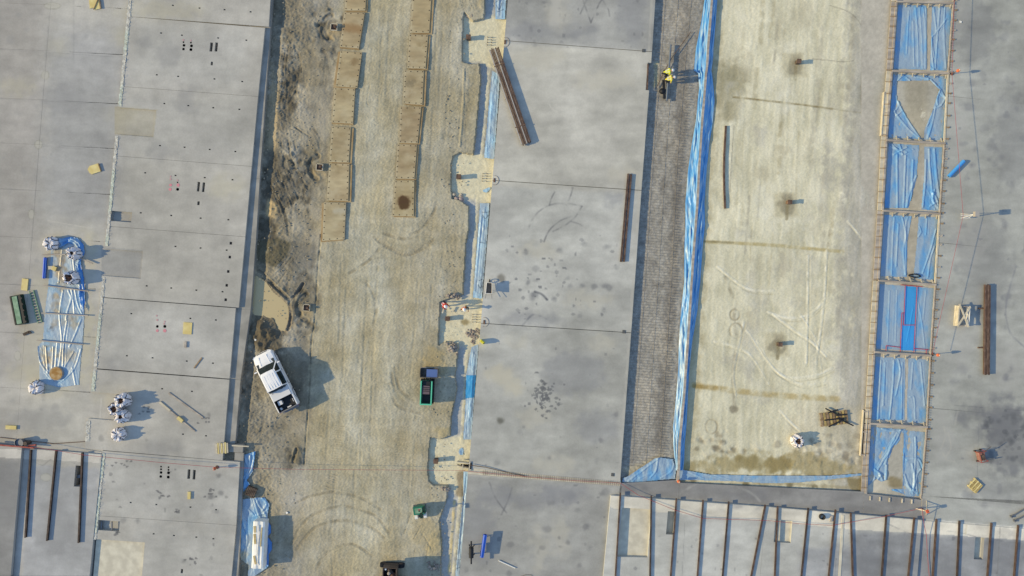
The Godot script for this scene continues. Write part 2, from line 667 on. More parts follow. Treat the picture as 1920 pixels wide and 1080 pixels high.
func left_floor():
	var cv = Canvas.new(-80, -90, 530, 1170, 1.75, c8(171, 167, 157))
	# pours of slightly different tone
	cv.fill([[-170, -170], [90, -170], [75, 300], [30, 1250], [-170, 1250]], c8(160, 155, 147), 0.9, 0, 30)
	cv.fill([[95, 50], [235, 60], [210, 420], [75, 400]], c8(156, 155, 152), 0.75, 0, 40, 0.3)
	cv.fill([[0, 690], [165, 740], [160, 840], [0, 820]], c8(166, 162, 150), 0.6, 0, 30)
	cv.fill([[215, 200], [295, 205], [288, 258], [215, 252]], c8(164, 157, 138), 0.95, 0, 2)
	cv.fill([[190, 462], [268, 470], [263, 522], [190, 516]], c8(154, 152, 146), 0.95, 0, 2)
	for a in [[250, 40, 470, 60, 250, 150, 450, 165, 0.4], [235, 180, 470, 195, 230, 290, 460, 300, 0.3], [200, 560, 440, 578, 190, 690, 420, 700, 0.35], [190, 850, 445, 868, 185, 965, 440, 985, 0.45], [250, 985, 435, 1000, 240, 1250, 420, 1250, 0.4]]:
		cv.fill([[a[0], a[1]], [a[2], a[3]], [a[6], a[7]], [a[4], a[5]]], c8(164, 163, 157), a[8], 0, 30, 0.4)
	cv.fill([[-170, 862], [40, 862], [20, 1250], [-170, 1250]], c8(128, 127, 124), 0.75, 0, 10, 0.5)
	cv.fill([[55, 872], [185, 878], [165, 1250], [30, 1250]], c8(157, 157, 156), 0.8, 0, 6, 0.6)
	cv.fill([[-170, 836], [190, 848], [186, 868], [120, 864], [0, 858], [-170, 855]], c8(196, 190, 178), 0.9, 0, 3, 0.9)
	concrete_paint(cv, 11, 0.075)
	# yellowish cement wash, wet darkening and scuffs
	for a in [[225, 65, 14, 22], [35, 165, 34, 16], [110, 85, 18, 14], [165, 475, 10, 60], [130, 460, 50, 22], [105, 620, 70, 130], [205, 745, 30, 12], [230, 215, 40, 8], [420, 350, 40, 20], [60, 700, 50, 20], [165, 640, 10, 100], [300, 20, 90, 14]]:
		cv.blob(a[0], a[1], a[2], a[3], c8(182, 174, 146), 0.34, 0, 0.7, 18)
	for a in [[318, 102, 22, 26], [270, 80, 16, 12], [305, 840, 40, 14], [75, 785, 60, 22], [120, 190, 40, 30], [350, 190, 20, 26], [300, 285, 24, 14], [215, 690, 18, 14], [20, 930, 30, 60], [100, 990, 40, 50]]:
		cv.blob(a[0], a[1], a[2], a[3], c8(132, 131, 129), 0.32, 0, 0.8, 16)
	smudges(cv, 60, 0, 0, 200, 830, c8(140, 139, 136), 0.35, 2, 7, 3)
	smudges(cv, 34, 190, 700, 430, 1080, c8(92, 92, 92), 0.5, 1.2, 5, 4)
	for a in [[228, 868, 22, 7], [305, 925, 12, 8], [395, 925, 14, 9], [215, 1000, 10, 4], [268, 770, 12, 8], [380, 790, 12, 8], [358, 1052, 14, 5], [332, 958, 4, 4]]:
		for k in 7:
			cv.blob(a[0] + rng.randf_range(-1, 1) * a[2], a[1] + rng.randf_range(-1, 1) * a[3], 2.6, 1.8, c8(86, 86, 87), 0.6, 0, 1.3, 3)
	# faint score lines and the ghost outlines of covered manholes
	for l in [[[92, 30], [72, 290], [58, 470]], [[0, 92], [215, 107]], [[0, 185], [218, 196]], [[75, 273], [215, 284]], [[0, 354], [60, 357]], [[0, 532], [80, 536]], [[0, 622], [75, 627]], [[138, 0], [138, 120]]]:
		cv.stroke(l, 1.6, c8(128, 127, 124), 0.55, 0, 0.5)
	cv.stroke([[190, 747], [187, 785]], 1.8, c8(208, 204, 194), 0.8, 0, 0.2)
	cv.stroke([[90, 414], [172, 428]], 2.0, c8(196, 190, 176), 0.6, 0, 0.2)
	for c in [[85, 141, 7, 8], [72, 271, 7, 8], [59, 402, 6, 9], [33, 667, 6, 9], [86, 895, 10, 7], [98, 11, 16, 6]]:
		var pl = []
		for k in 15: pl.append([c[0] + cos(TAU * k / 14.0) * c[2], c[1] + sin(TAU * k / 14.0) * c[3]])
		cv.fill(pl, c8(178, 174, 158), 0.5, 0, 3)
		cv.stroke(pl, 1.4, c8(124, 122, 108), 0.7, 0, 0.4)
	# ragged lower border of the pale kerb strip
	cv.stroke([[60, 864], [80, 872], [95, 862], [108, 870], [130, 866], [146, 872]], 1.5, c8(112, 110, 106), 0.7, 0, 0.6)
	var mt = tex_mat(cv)
	var lo = floor_root("concrete_floor", "grey concrete floor at the far west, a hand lower than the panels beside it")
	var ys = [-170, -80, 6, 92, 184, 268, 354, 443, 532, 622, 725, 850]
	var vj = [[112, -170], [92, 40], [72, 290], [40, 700], [28, 860]]
	var edge = [[254, -170], [241, 0], [221, 200], [207, 360], [193, 520], [171, 735], [186, 745], [190, 860]]
	for k in ys.size() - 1:
		var a = ys[k]
		var b = ys[k + 1]
		bay(lo, "slab_bay", [[-130, a - 6], [xat(vj, a), a + 3], [xat(vj, b), b + 3], [-130, b - 6]], -0.12, 0.7, cv, mt, [], 0.12)
		bay(lo, "slab_bay", [[xat(vj, a), a + 3], [xat(edge, a) + 6, a + 10], [xat(edge, b) + 6, b + 12], [xat(vj, b), b + 3]], -0.12, 0.7, cv, mt, [], 0.12)
	# the raised row of panels
	var hi = floor_root("concrete_floor", "row of raised pale concrete panels with anchor slots and pipe holes")
	var R0 = [[515, -170], [505, 0], [503, 51]]
	var tk = func(list, w = 3.6, h = 2.4, d = 0.3):
		var r = []
		for p in list: r.append([p[0], p[1], w, h, d, 0])
		return r
	var round_ = func(list):
		var r = []
		for p in list: r.append([p[0], p[1], p[2], p[2], 0.5, 1])
		return r
	var slot = func(list):
		var r = []
		for p in list: r.append([p[0], p[1], p[2], p[3], 0.6, 0])
		return r
	var D = 0.9
	bay(hi, "slab_bay", [[250, -108], [513, -90], [504, 50], [242, 31]], 0.0, D, cv, mt, tk.call([[324, 10], [374, 15], [421, 18], [470, 22]]))
	bay(hi, "slab_bay", [[264, -240], [524, -225], [513, -90], [250, -108]], 0.0, D, cv, mt)
	bay(hi, "slab_bay", [[242, 31], [497, 52], [484, 181], [228, 162]], 0.0, D, cv, mt, tk.call([[302, 62], [341, 66], [409, 71], [462, 75], [294, 140], [334, 143], [402, 148], [454, 153]]) + round_.call([[344, 79, 3.4], [345, 85, 5.4], [344, 92, 5.2], [358, 80, 3.6], [359, 86, 5.8], [358, 93, 6]]) + slot.call([[396, 88, 5, 17], [405.5, 88, 5, 17], [397, 119, 4, 7]]))
	bay(hi, "slab_bay", [[228, 162], [484, 181], [472, 312], [214, 292]], 0.0, D, cv, mt, tk.call([[308, 194], [353, 198], [400, 202], [449, 205], [300, 273], [346, 276], [393, 280], [441, 284]]) + [[252, 229, 76, 51, 0.115, 2]])
	bay(hi, "slab_bay", [[214, 292], [472, 312], [460, 444], [200, 424]], 0.0, D, cv, mt, tk.call([[272, 324], [329, 329], [384, 333], [436, 337], [264, 399], [321, 404], [376, 409], [428, 412]]) + round_.call([[333, 355, 6], [333, 342, 3]]) + slot.call([[372, 350, 4.6, 18], [381.5, 351, 4.6, 18], [372, 381, 4.4, 7]]) + [[227, 406, 40, 19, 0.3, 2]])
	bay(hi, "slab_bay", [[200, 424], [460, 444], [448, 577], [187, 557]], 0.0, D, cv, mt, tk.call([[329, 462], [376, 465], [425, 469], [275, 536], [321, 540], [368, 544], [417, 547]]) + [[227, 494, 78, 51, 0.115, 2]] + tk.call([[433, 456], [431, 482], [428, 509], [425, 535], [423, 562]], 4.6, 5.0, 0.04))
	bay(hi, "slab_bay", [[187, 557], [443, 577], [431, 711], [173, 691]], 0.0, D, cv, mt, tk.call([[246, 588], [357, 597], [405, 600], [238, 667], [286, 671], [350, 677], [399, 681]]) + round_.call([[295, 612, 5.4], [309, 612, 6]]), 0.9)
	bay(hi, "slab_bay", [[173, 691], [431, 711], [418, 864], [158, 842]], 0.0, D, cv, mt, tk.call([[304, 729], [420 - 60, 734], [343, 814], [386, 817]]) + [[196, 762, 74, 50, 0.115, 2]], 0.9)
	bay(hi, "slab_bay", [[192, 845], [450, 866], [443, 985], [184, 967]], 0.0, D, cv, mt, tk.call([[245, 942], [293, 946], [357, 951], [405, 956]]) + round_.call([[302, 875, 3.6], [302, 880, 4], [302, 886, 5.4], [301.5, 893.5, 5.4], [316, 876, 3.6], [316, 881, 3.8], [316, 886.5, 6], [315.5, 894.5, 6]]) + slot.call([[354, 889, 5, 18], [364, 890, 5, 18]]))
	bay(hi, "slab_bay", [[184, 967], [443, 985], [432, 1104], [174, 1088]], 0.0, D, cv, mt, slot.call([[341, 1071, 4, 8]]) + tk.call([[288, 1001], [326, 1004], [368, 1007], [400, 1010]]) + [[204, 986, 40, 19, 0.34, 2], [222, 1056, 92, 84, 0.2, 3]])
	bay(hi, "slab_bay", [[174, 1088], [432, 1104], [420, 1240], [165, 1220]], 0.0, D, cv, mt)
	# small piece of raised panel between the two lowest recesses, and the plank crossing the pit
	# red caps on some of the pipe holes
	for p in [[344, 75, 1.8], [358, 76, 1.6], [320, 331, 1.6], [320, 336, 2], [320, 347, 2.6], [319, 355, 2.8], [333, 338, 1.6], [334, 347, 3], [295, 620, 2.6], [309, 603, 1.7], [308, 607, 1.7], [309, 620, 3.2], [294, 592, 1.6], [295, 600, 2]]:
		var m = MB.new()
		var c = W(p[0], p[1], 0.0)
		m.cyl(c + Vector3(0, -0.02, 0), c + Vector3(0, 0.012, 0), p[2] / PPM, -1, 14)
		part("pipe_cap", m, mat(c8(196, 128, 134) if p[2] > 2.2 else c8(176, 140, 140), 0.7), hi, "faded red cap over a pipe hole")
	# rough green-white construction joint with starter bars along the west edge
	var js = [[[241, -10], [248, -10], [245, 30], [228, 200], [221, 200], [237, 30]], [[217, 254], [223, 254], [209, 396], [204, 424], [197, 462], [203, 462], [212, 400]], [[192, 519], [198, 519], [178, 734], [170, 734]], [[161, 788], [170, 788], [168, 829], [159, 829]], [[191, 850], [198, 850], [181, 1012], [175, 1012]]]
	js[1] = [[216, 254], [223, 254], [203, 462], [196, 462]]
	for j in js:
		var cs = Canvas.new(150, -14, 256, 1020, 1.2, c8(186, 183, 172))
		var lo2 = j[0][1]
		var yy = lo2
		var grn = [[56, 100], [160, 200], [320, 400], [440, 462], [590, 650], [700, 740], [850, 900], [930, 1000]]
		for g in grn:
			cs.fill([[150, g[0]], [256, g[0]], [256, g[1]], [150, g[1]]], c8(178, 192, 172), 0.45, 0, 8, 0.6)
		cs.noise(77, 8, 0.12, Vector3.ONE, 0.02)
		cs.grain(78, 0.08, 0.02)
		part("joint_strip", cs.mesh(0.022, [j]), vmat(), hi)
	var sb = MB.new()
	var gg = RandomNumberGenerator.new()
	gg.seed = 5
	for sg in [[246, 0, 229, 200], [222, 256, 204, 460], [197, 522, 178, 730], [166, 792, 164, 826], [197, 870, 182, 1005]]:
		var n = int((sg[3] - sg[1]) / 7.5)
		for k in n:
			var t = (k + gg.randf_range(0.1, 0.6)) / n
			var x = sg[0] + (sg[2] - sg[0]) * t
			var y = sg[1] + (sg[3] - sg[1]) * t
			var hh = gg.randf_range(0.06, 0.16)
			var a = W(x - 1.5, y, 0.0)
			sb.cyl(a, a + Vector3(gg.randf_range(-0.03, 0.05), hh, gg.randf_range(-0.1, 0.1)), 0.009, -1, 5)
			if k % 2 == 0:
				var b = a + Vector3(0, hh, 0)
				sb.cyl(b, a + Vector3(0.02, 0.0, 0.22), 0.008, -1, 5)
	part("starter_bars", sb, M.rust_dark, hi, "", "stuff")
	# the lower south-west deck with steel rails
	var sw = floor_root("concrete_floor", "raised grey concrete deck in the south-west corner crossed by steel rails")
	bay(sw, "slab_bay", [[45, 840], [191, 852], [168, 1080], [24, 1080]], 0.06, 0.7, cv, mt, [[147, 892, 14, 40, 0.7, 0]])
	bay(sw, "slab_bay", [[24, 1080], [168, 1080], [158, 1240], [10, 1240]], 0.06, 0.7, cv, mt)
	bay(sw, "slab_bay", [[-170, 822], [41, 839], [20, 1080], [-170, 1080]], 0.32, 0.9, cv, mt)
	bay(sw, "slab_bay", [[-170, 1080], [20, 1080], [6, 1240], [-170, 1240]], 0.32, 0.9, cv, mt)
	var hb = MB.new()
	hb.bar(W(139, 893, -0.25), W(154, 893, -0.25), 0.28, 0.1)
	part("cross_bar", hb, M.steel, sw)
	var pb = MB.new()
	pb.bar(W(210, 978, -0.1), W(210, 995, -0.1), 0.1, 0.08)
	pb.bar(W(191, 978, -0.16), W(190, 995, -0.16), 0.1, 0.08)
	part("pit_bar", pb, M.steel, hi)
	# ledge stepping down on the east side of the panels
	var lg = floor_root("concrete_ledge", "narrow lower concrete ledge in the shade along the east edge of the pale panels")
	var Lo = [[521, -170], [509, 0], [507, 53], [487, 335], [473, 560], [470, 580], [451, 712], [441, 832]]
	var Ys = [-170, -60, 53, 150, 242, 335, 448, 580, 712, 832]
	for k in Ys.size() - 1:
		var a = Ys[k]
		var b = Ys[k + 1]
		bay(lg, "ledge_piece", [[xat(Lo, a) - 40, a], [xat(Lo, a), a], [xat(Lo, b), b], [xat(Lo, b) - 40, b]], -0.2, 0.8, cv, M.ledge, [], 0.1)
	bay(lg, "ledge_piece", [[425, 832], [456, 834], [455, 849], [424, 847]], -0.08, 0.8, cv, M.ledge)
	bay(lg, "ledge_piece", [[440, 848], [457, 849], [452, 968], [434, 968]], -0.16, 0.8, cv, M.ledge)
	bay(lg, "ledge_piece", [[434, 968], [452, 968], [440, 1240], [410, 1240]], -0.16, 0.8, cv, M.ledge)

func middle_floor():
	var cv = Canvas.new(840, -90, 1240, 1170, 1.75, c8(176, 173, 162))
	cv.fill([[840, -170], [1240, -170], [1230, 97], [840, 74]], c8(156, 155, 149), 0.9, 0, 4, 0.3)
	cv.fill([[840, 345], [1240, 366], [1240, 625], [840, 604]], c8(173, 172, 164), 0.9, 0, 4, 0.3)
	cv.fill([[840, 604], [1240, 625], [1240, 905], [840, 880]], c8(162, 161, 153), 0.9, 0, 4, 0.3)
	cv.fill([[840, 890], [1240, 912], [1240, 1250], [840, 1250]], c8(148, 147, 141), 0.9, 0, 4, 0.3)
	concrete_paint(cv, 31, 0.075)
	cv.noise(39, 50.0, 0.06, Vector3.ONE, 0.0, 2.6, 1.0, 0.0, 5)
	# pale washes
	for a in [[1000, 110, 60, 20], [1130, 150, 60, 16], [1180, 330, 40, 16], [940, 705, 26, 14], [965, 725, 14, 12], [1130, 645, 26, 16], [1040, 870, 40, 14], [1010, 470, 40, 14], [1100, 560, 50, 14], [975, 640, 30, 8], [1010, 1030, 14, 46], [1050, 1010, 16, 40], [1000, 780, 30, 20], [1045, 30, 20, 40]]:
		cv.blob(a[0], a[1], a[2], a[3], c8(184, 178, 160), 0.42, 0, 0.9, 14)
	cv.fill([[905, 690], [945, 683], [985, 728], [970, 742], [945, 738], [930, 712], [905, 706]], c8(184, 177, 156), 0.5, 0, 7, 0.8)
	for a in [[1185, 25, 26, 60], [1000, 60, 60, 16], [1150, 376, 20, 12], [1075, 700, 60, 40], [1120, 800, 40, 30], [1000, 600, 60, 12], [1020, 935, 70, 18], [930, 930, 40, 20], [1060, 920, 50, 16], [900, 1000, 30, 60], [1085, 60, 40, 12]]:
		cv.blob(a[0], a[1], a[2], a[3], c8(126, 127, 130), 0.38, 0, 0.8, 16)
	# scuffs of timber and shuttering
	smudges(cv, 46, 950, 440, 1160, 600, c8(92, 93, 97), 0.5, 1.5, 6, 8)
	smudges(cv, 26, 960, 480, 1090, 590, c8(84, 86, 90), 0.6, 1.2, 4, 9)
	smudges(cv, 40, 900, 0, 1210, 90, c8(96, 96, 98), 0.4, 1.5, 5, 10)
	smudges(cv, 30, 890, 640, 1160, 880, c8(112, 112, 112), 0.5, 1.5, 5, 12)
	smudges(cv, 40, 870, 900, 1140, 1080, c8(106, 106, 106), 0.5, 2, 7, 13)
	for k in 90:
		cv.blob(1018 + rng.randfn(0, 13), 742 + rng.randfn(0, 17), rng.randf_range(1, 4), rng.randf_range(1, 3.4), c8(96, 97, 98), 0.62, 0, 1.4, 2.5)
	cv.blob(940, 521, 7, 8, c8(120, 117, 108), 0.8, 0, 0.6, 4)
	cv.blob(938, 789, 7, 5, c8(96, 95, 86), 0.8, 0, 0.8, 4)
	cv.stroke([[980, 610], [1000, 590], [1024, 598]], 4, c8(96, 98, 104), 0.4, 0, 0.8)
	cv.stroke([[1003, 547], [1016, 552], [1026, 562]], 4.5, c8(86, 88, 92), 0.7, 0, 0.5)
	# tyre marks
	var tm = c8(108, 108, 108)
	for l in [[[990, 430], [1005, 402], [1030, 385], [1060, 381], [1091, 387]], [[1091, 387], [1080, 405], [1060, 422], [1037, 434]], [[1020, 453], [1030, 432], [1050, 414], [1072, 406]], [[1070, 415], [1085, 420], [1092, 424]], [[1030, 385], [1034, 372], [1040, 360]], [[1062, 384], [1070, 366], [1074, 352]], [[1093, 0], [1100, 20], [1108, 42]], [[1108, 42], [1122, 10], [1128, 0]], [[1088, 26], [1098, 4], [1104, -10]], [[1130, 0], [1140, 16], [1143, 30]], [[918, 905], [930, 935], [950, 962]], [[960, 915], [952, 940], [940, 965]]]:
		cv.stroke(l, 3.2, tm, 0.6, 0, 0.9)
	cv.stroke([[1030, 195], [1035, 204], [1045, 210]], 2.2, c8(196, 192, 180), 0.8, 0, 0.4)
	cv.fill([[1035, -10], [1052, -10], [1048, 50], [1030, 50]], c8(178, 175, 166), 0.5, 0, 6, 0.6)
	# chalky edge strip along the east edge
	cv.stroke([[1222, 0], [1216, 110]], 5, c8(176, 172, 160), 0.5, 0, 0.6)
	cv.stroke([[1211, 180], [1196, 400], [1172, 740], [1160, 900]], 5, c8(178, 174, 162), 0.55, 0, 0.6)
	var mt = tex_mat(cv)
	var ro = floor_root("concrete_floor", "grey concrete floor in the middle of the site with tyre marks and dark stains")
	var Lf = [[966, -170], [951, 0], [945, 80], [933, 200], [925, 294], [921, 370], [908, 520], [900, 620], [895, 660], [888, 760], [884, 820], [878, 882], [866, 1000], [860, 1080], [848, 1240]]
	var Rt = [[1240, -170], [1228, 0], [1222, 115], [1217, 170], [1203, 360], [1177, 720], [1163, 906]]
	var ys = [[-170, -180], [76, 97], [338, 357], [606, 624], [878, 905]]
	for k in ys.size() - 1:
		var a = ys[k]
		var b = ys[k + 1]
		var seg = 5 if k > 0 else 3
		# the west edge is uneven: cut it in lengths
		var rows = [[a[0], a[1]], [b[0], b[1]]]
		var hl = [[1217, 143, 8, 52, 0.9, 0]] if k == 1 else []
		bay(ro, "slab_bay", [[xat(Lf, a[0]), a[0]], [xat(Rt, a[1]), a[1]], [xat(Rt, b[1]), b[1]], [xat(Lf, b[0]), b[0]]], 0.0, 0.9, cv, mt, hl, 0.5)
	bay(ro, "slab_bay", [[877, 889], [1166, 911], [1140, 1240], [848, 1240]], -0.02, 0.9, cv, mt, [], 0.3)
	# covers and corner boxes at the ends of the joints
	for p in [[1170, 622], [1149, 890], [1207, 95]]:
		var m = MB.new()
		var c = W(p[0], p[1], 0.0)
		m.box(c + Vector3(0, 0.006, 0), Vector3(0.28, 0.03, 0.28), Basis(Vector3.UP, -0.08))
		m.box(c + Vector3(0, 0.02, 0), Vector3(0.16, 0.03, 0.16), Basis(Vector3.UP, -0.08))
		part("anchor_cover", m, mat(c8(86, 88, 88), 0.8), ro)
	# joint with stirrups between the two southern bays
	var jm = MB.new()
	jm.prism(_poly([[878, 877], [1164, 900], [1164, 912], [877, 890]], -0.04), -0.5, -0.04)
	part("joint_strip", jm, M.pale, ro)
	var sm = MB.new()
	for k in 64:
		var t = (k + 0.5) / 64.0
		var x = 905 + (1163 - 905) * t
		var y = 880 + (901 - 880) * t
		var a = W(x, y + 1, -0.02)
		var b = W(x - 0.6, y + 10, -0.02)
		sm.cyl(a, a + Vector3(0, 0.06, 0), 0.008, -1, 5)
		sm.cyl(a + Vector3(0, 0.06, 0), b + Vector3(0, 0.06, 0), 0.009, -1, 5)
	for o in [3, 7]:
		sm.cyl(W(900, 881 + o, 0.05), W(1163, 902 + o, 0.05), 0.009, -1, 5)
	part("stirrups", sm, M.rust_dark, ro, "", "stuff")

func _poly(pts, h):
	var r = []
	for p in pts:
		var v = W(p[0], p[1], h)
		r.append([v.x, v.z])
	return r

func east_floor():
	var cv = Canvas.new(1110, -90, 2000, 1170, 1.75, c8(160, 160, 152))
	cv.fill([[1110, 925], [2090, 1000], [2090, 1250], [1110, 1250]], c8(178, 177, 169), 1.0, 0, 1)
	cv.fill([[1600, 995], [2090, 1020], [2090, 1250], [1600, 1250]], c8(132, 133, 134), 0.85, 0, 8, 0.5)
	cv.fill([[1500, 1030], [1610, 1020], [1600, 1250], [1490, 1250]], c8(156, 157, 158), 0.7, 0, 8, 0.5)
	cv.fill([[1110, 926], [1160, 927], [1430, 948], [1600, 965], [2090, 1003], [2090, 1028], [1920, 1013], [1780, 1003], [1600, 993], [1430, 976], [1300, 965], [1150, 954]], c8(206, 200, 184), 1.0, 0, 3, 0.7)
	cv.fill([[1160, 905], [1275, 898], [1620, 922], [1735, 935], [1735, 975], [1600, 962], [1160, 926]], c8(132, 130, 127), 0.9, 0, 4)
	concrete_paint(cv, 51, 0.075)
	cv.noise(58, 30.0, 0.06, Vector3.ONE, 0.0, 3.0, 1.0, 0.0, 4)
	for a in [[1880, 790, 40, 44, 0.6], [1900, 830, 60, 60, 0.5], [1815, 780, 20, 20, 0.4], [1830, 60, 40, 60, 0.3], [1850, 500, 50, 100, 0.25], [1900, 260, 40, 90, 0.3], [1395, 935, 50, 12, 0.35], [1185, 915, 30, 10, 0.4], [1310, 905, 20, 6, 0.4], [1890, 1040, 40, 40, 0.3], [1620, 1050, 50, 30, 0.35], [1870, 920, 50, 30, 0.25]]:
		cv.blob(a[0], a[1], a[2], a[3], c8(104, 105, 108), a[4], 0, 1.0, 22)
	for a in [[1820, 450, 30, 60], [1800, 640, 20, 60], [1770, 820, 20, 50], [1890, 690, 30, 40], [1860, 955, 60, 10], [1800, 30, 14, 40], [1800, 250, 14, 60], [1290, 920, 20, 8], [1370, 940, 60, 7], [1500, 935, 60, 8]]:
		cv.blob(a[0], a[1], a[2], a[3], c8(166, 164, 158), 0.4, 0, 0.9, 18)
	smudges(cv, 80, 1790, 0, 1920, 960, c8(112, 113, 117), 0.4, 2, 10, 21)
	smudges(cv, 46, 1850, 770, 1920, 870, c8(84, 86, 88), 0.5, 1.5, 6, 22)
	smudges(cv, 40, 1180, 1000, 1920, 1080, c8(110, 110, 112), 0.5, 1, 3, 23)
	for l in [[[1788, 808], [1792, 790], [1796, 770]], [[1764, 842], [1772, 820], [1770, 800]], [[1775, 855], [1783, 838], [1778, 812]], [[1768, 850], [1776, 862], [1790, 866]]]:
		cv.stroke(l, 3, c8(178, 174, 160), 0.4, 0, 0.5)
	cv.stroke([[1885, 590], [1888, 560], [1896, 530], [1905, 500]], 4, c8(126, 127, 130), 0.5, 0, 0.5)
	cv.stroke([[1885, 590], [1895, 625], [1920, 650]], 4, c8(126, 127, 130), 0.5, 0, 0.5)
	cv.stroke([[1790, 760], [1920, 770]], 2, c8(100, 101, 104), 0.5, 0, 0.6)
	cv.stroke([[1836, 765], [1832, 900]], 1.5, c8(116, 117, 120), 0.6, 0, 0.3)
	cv.stroke([[1745, 937], [1920, 952]], 2, c8(178, 176, 170), 0.4, 0, 0.5)
	cv.stroke([[1275, 925], [1330, 900], [1400, 920], [1425, 940]], 5, c8(170, 168, 160), 0.35, 0, 0.6)
	cv.stroke([[1640, 970], [1720, 1004], [1780, 996], [1840, 1008], [1920, 1020]], 2, c8(104, 105, 108), 0.5, 0, 0.9)
	cv.stroke([[1810, 1000], [1812, 985]], 4, c8(176, 160, 112), 0.5, 0, 0.5)
	for l in [[[1284, 980], [1279, 1080]], [[1571, 960], [1566, 1080]], [[1875, 990], [1870, 1080]]]:
		cv.stroke(l, 1.3, c8(118, 118, 116), 0.7, 0, 0.3)
	var mt = tex_mat(cv)
	var ro = floor_root("concrete_floor", "dark grey stained concrete floor along the east side of the site")
	var Lf = [[1801, -170], [1790, 0], [1781, 138], [1773, 268], [1763, 400], [1756, 530], [1746, 665], [1741, 800], [1729, 936]]
	var ys = [-170, 180, 455, 765, 930]
	for k in ys.size() - 1:
		var a = ys[k]
		var b = ys[k + 1]
		bay(ro, "slab_bay", [[xat(Lf, a), a], [1930, a + 16], [1920, b + 16], [xat(Lf, b), b]], 0.0, 0.8, cv, mt, [], 0.3)
		bay(ro, "slab_bay", [[1930, a + 16], [2090, a + 20], [2090, b + 20], [1920, b + 16]], 0.0, 0.8, cv, mt, [], 0.3)
	bay(ro, "slab_bay", [[1729, 930], [2090, 946], [2090, 1012], [1727, 978]], 0.0, 0.8, cv, mt, [], 0.08)
	var rs = floor_root("concrete_floor", "grey concrete walkway between the sand bed and the southern deck")
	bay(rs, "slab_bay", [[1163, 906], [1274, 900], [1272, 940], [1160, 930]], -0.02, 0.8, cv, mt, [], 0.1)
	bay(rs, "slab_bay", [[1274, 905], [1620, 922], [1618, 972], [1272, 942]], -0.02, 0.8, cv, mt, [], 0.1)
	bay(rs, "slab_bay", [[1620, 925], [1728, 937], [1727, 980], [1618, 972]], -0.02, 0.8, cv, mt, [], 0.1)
	var rd = floor_root("concrete_floor", "raised south-eastern deck with a pale north rim, crossed by many steel rails")
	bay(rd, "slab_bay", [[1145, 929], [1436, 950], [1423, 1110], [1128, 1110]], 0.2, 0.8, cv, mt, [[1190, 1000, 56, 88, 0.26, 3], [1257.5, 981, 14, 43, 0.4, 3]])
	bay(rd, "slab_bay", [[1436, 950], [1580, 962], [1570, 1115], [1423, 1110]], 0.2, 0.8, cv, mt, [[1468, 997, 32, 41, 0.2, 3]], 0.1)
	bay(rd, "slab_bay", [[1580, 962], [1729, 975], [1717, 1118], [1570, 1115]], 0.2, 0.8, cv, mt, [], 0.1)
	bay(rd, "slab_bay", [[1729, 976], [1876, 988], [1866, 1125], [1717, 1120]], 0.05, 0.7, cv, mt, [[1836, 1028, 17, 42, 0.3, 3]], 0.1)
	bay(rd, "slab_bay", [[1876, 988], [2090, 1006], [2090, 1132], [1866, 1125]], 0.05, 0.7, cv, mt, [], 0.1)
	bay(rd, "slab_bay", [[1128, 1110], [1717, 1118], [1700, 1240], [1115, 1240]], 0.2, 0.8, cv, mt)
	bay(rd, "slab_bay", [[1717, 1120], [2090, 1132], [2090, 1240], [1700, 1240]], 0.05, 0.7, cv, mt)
	var cr = MB.new()
	cr.bar(W(1581, 966, 0.215), W(1573, 1100, 0.215), 0.2, 0.03)
	part("pale_strip", cr, M.pale, rd)

# ---------------------------------------------------------------- earth
const PIT := [[908, -170], [910, 5], [908, 34], [886, 40], [870, 22], [868, 60], [867, 116], [884, 120], [899, 118], [902, 150], [897, 200], [893, 245], [888, 290], [862, 286], [850, 292], [846, 310], [846, 345], [848, 372], [862, 374], [870, 381], [879, 386], [879, 430], [874, 455], [872, 490], [868, 553], [850, 556], [838, 562], [826, 566], [824, 600], [822, 648], [836, 640], [850, 645], [860, 645], [856, 690], [853, 705], [857, 730], [852, 755], [847, 780], [844, 818], [826, 824], [807, 820], [804, 852], [803, 880], [804, 902], [812, 909], [840, 910], [838, 935], [830, 960], [824, 975], [828, 1013], [827, 1075], [820, 1250], [960, 1250], [960, -170]]

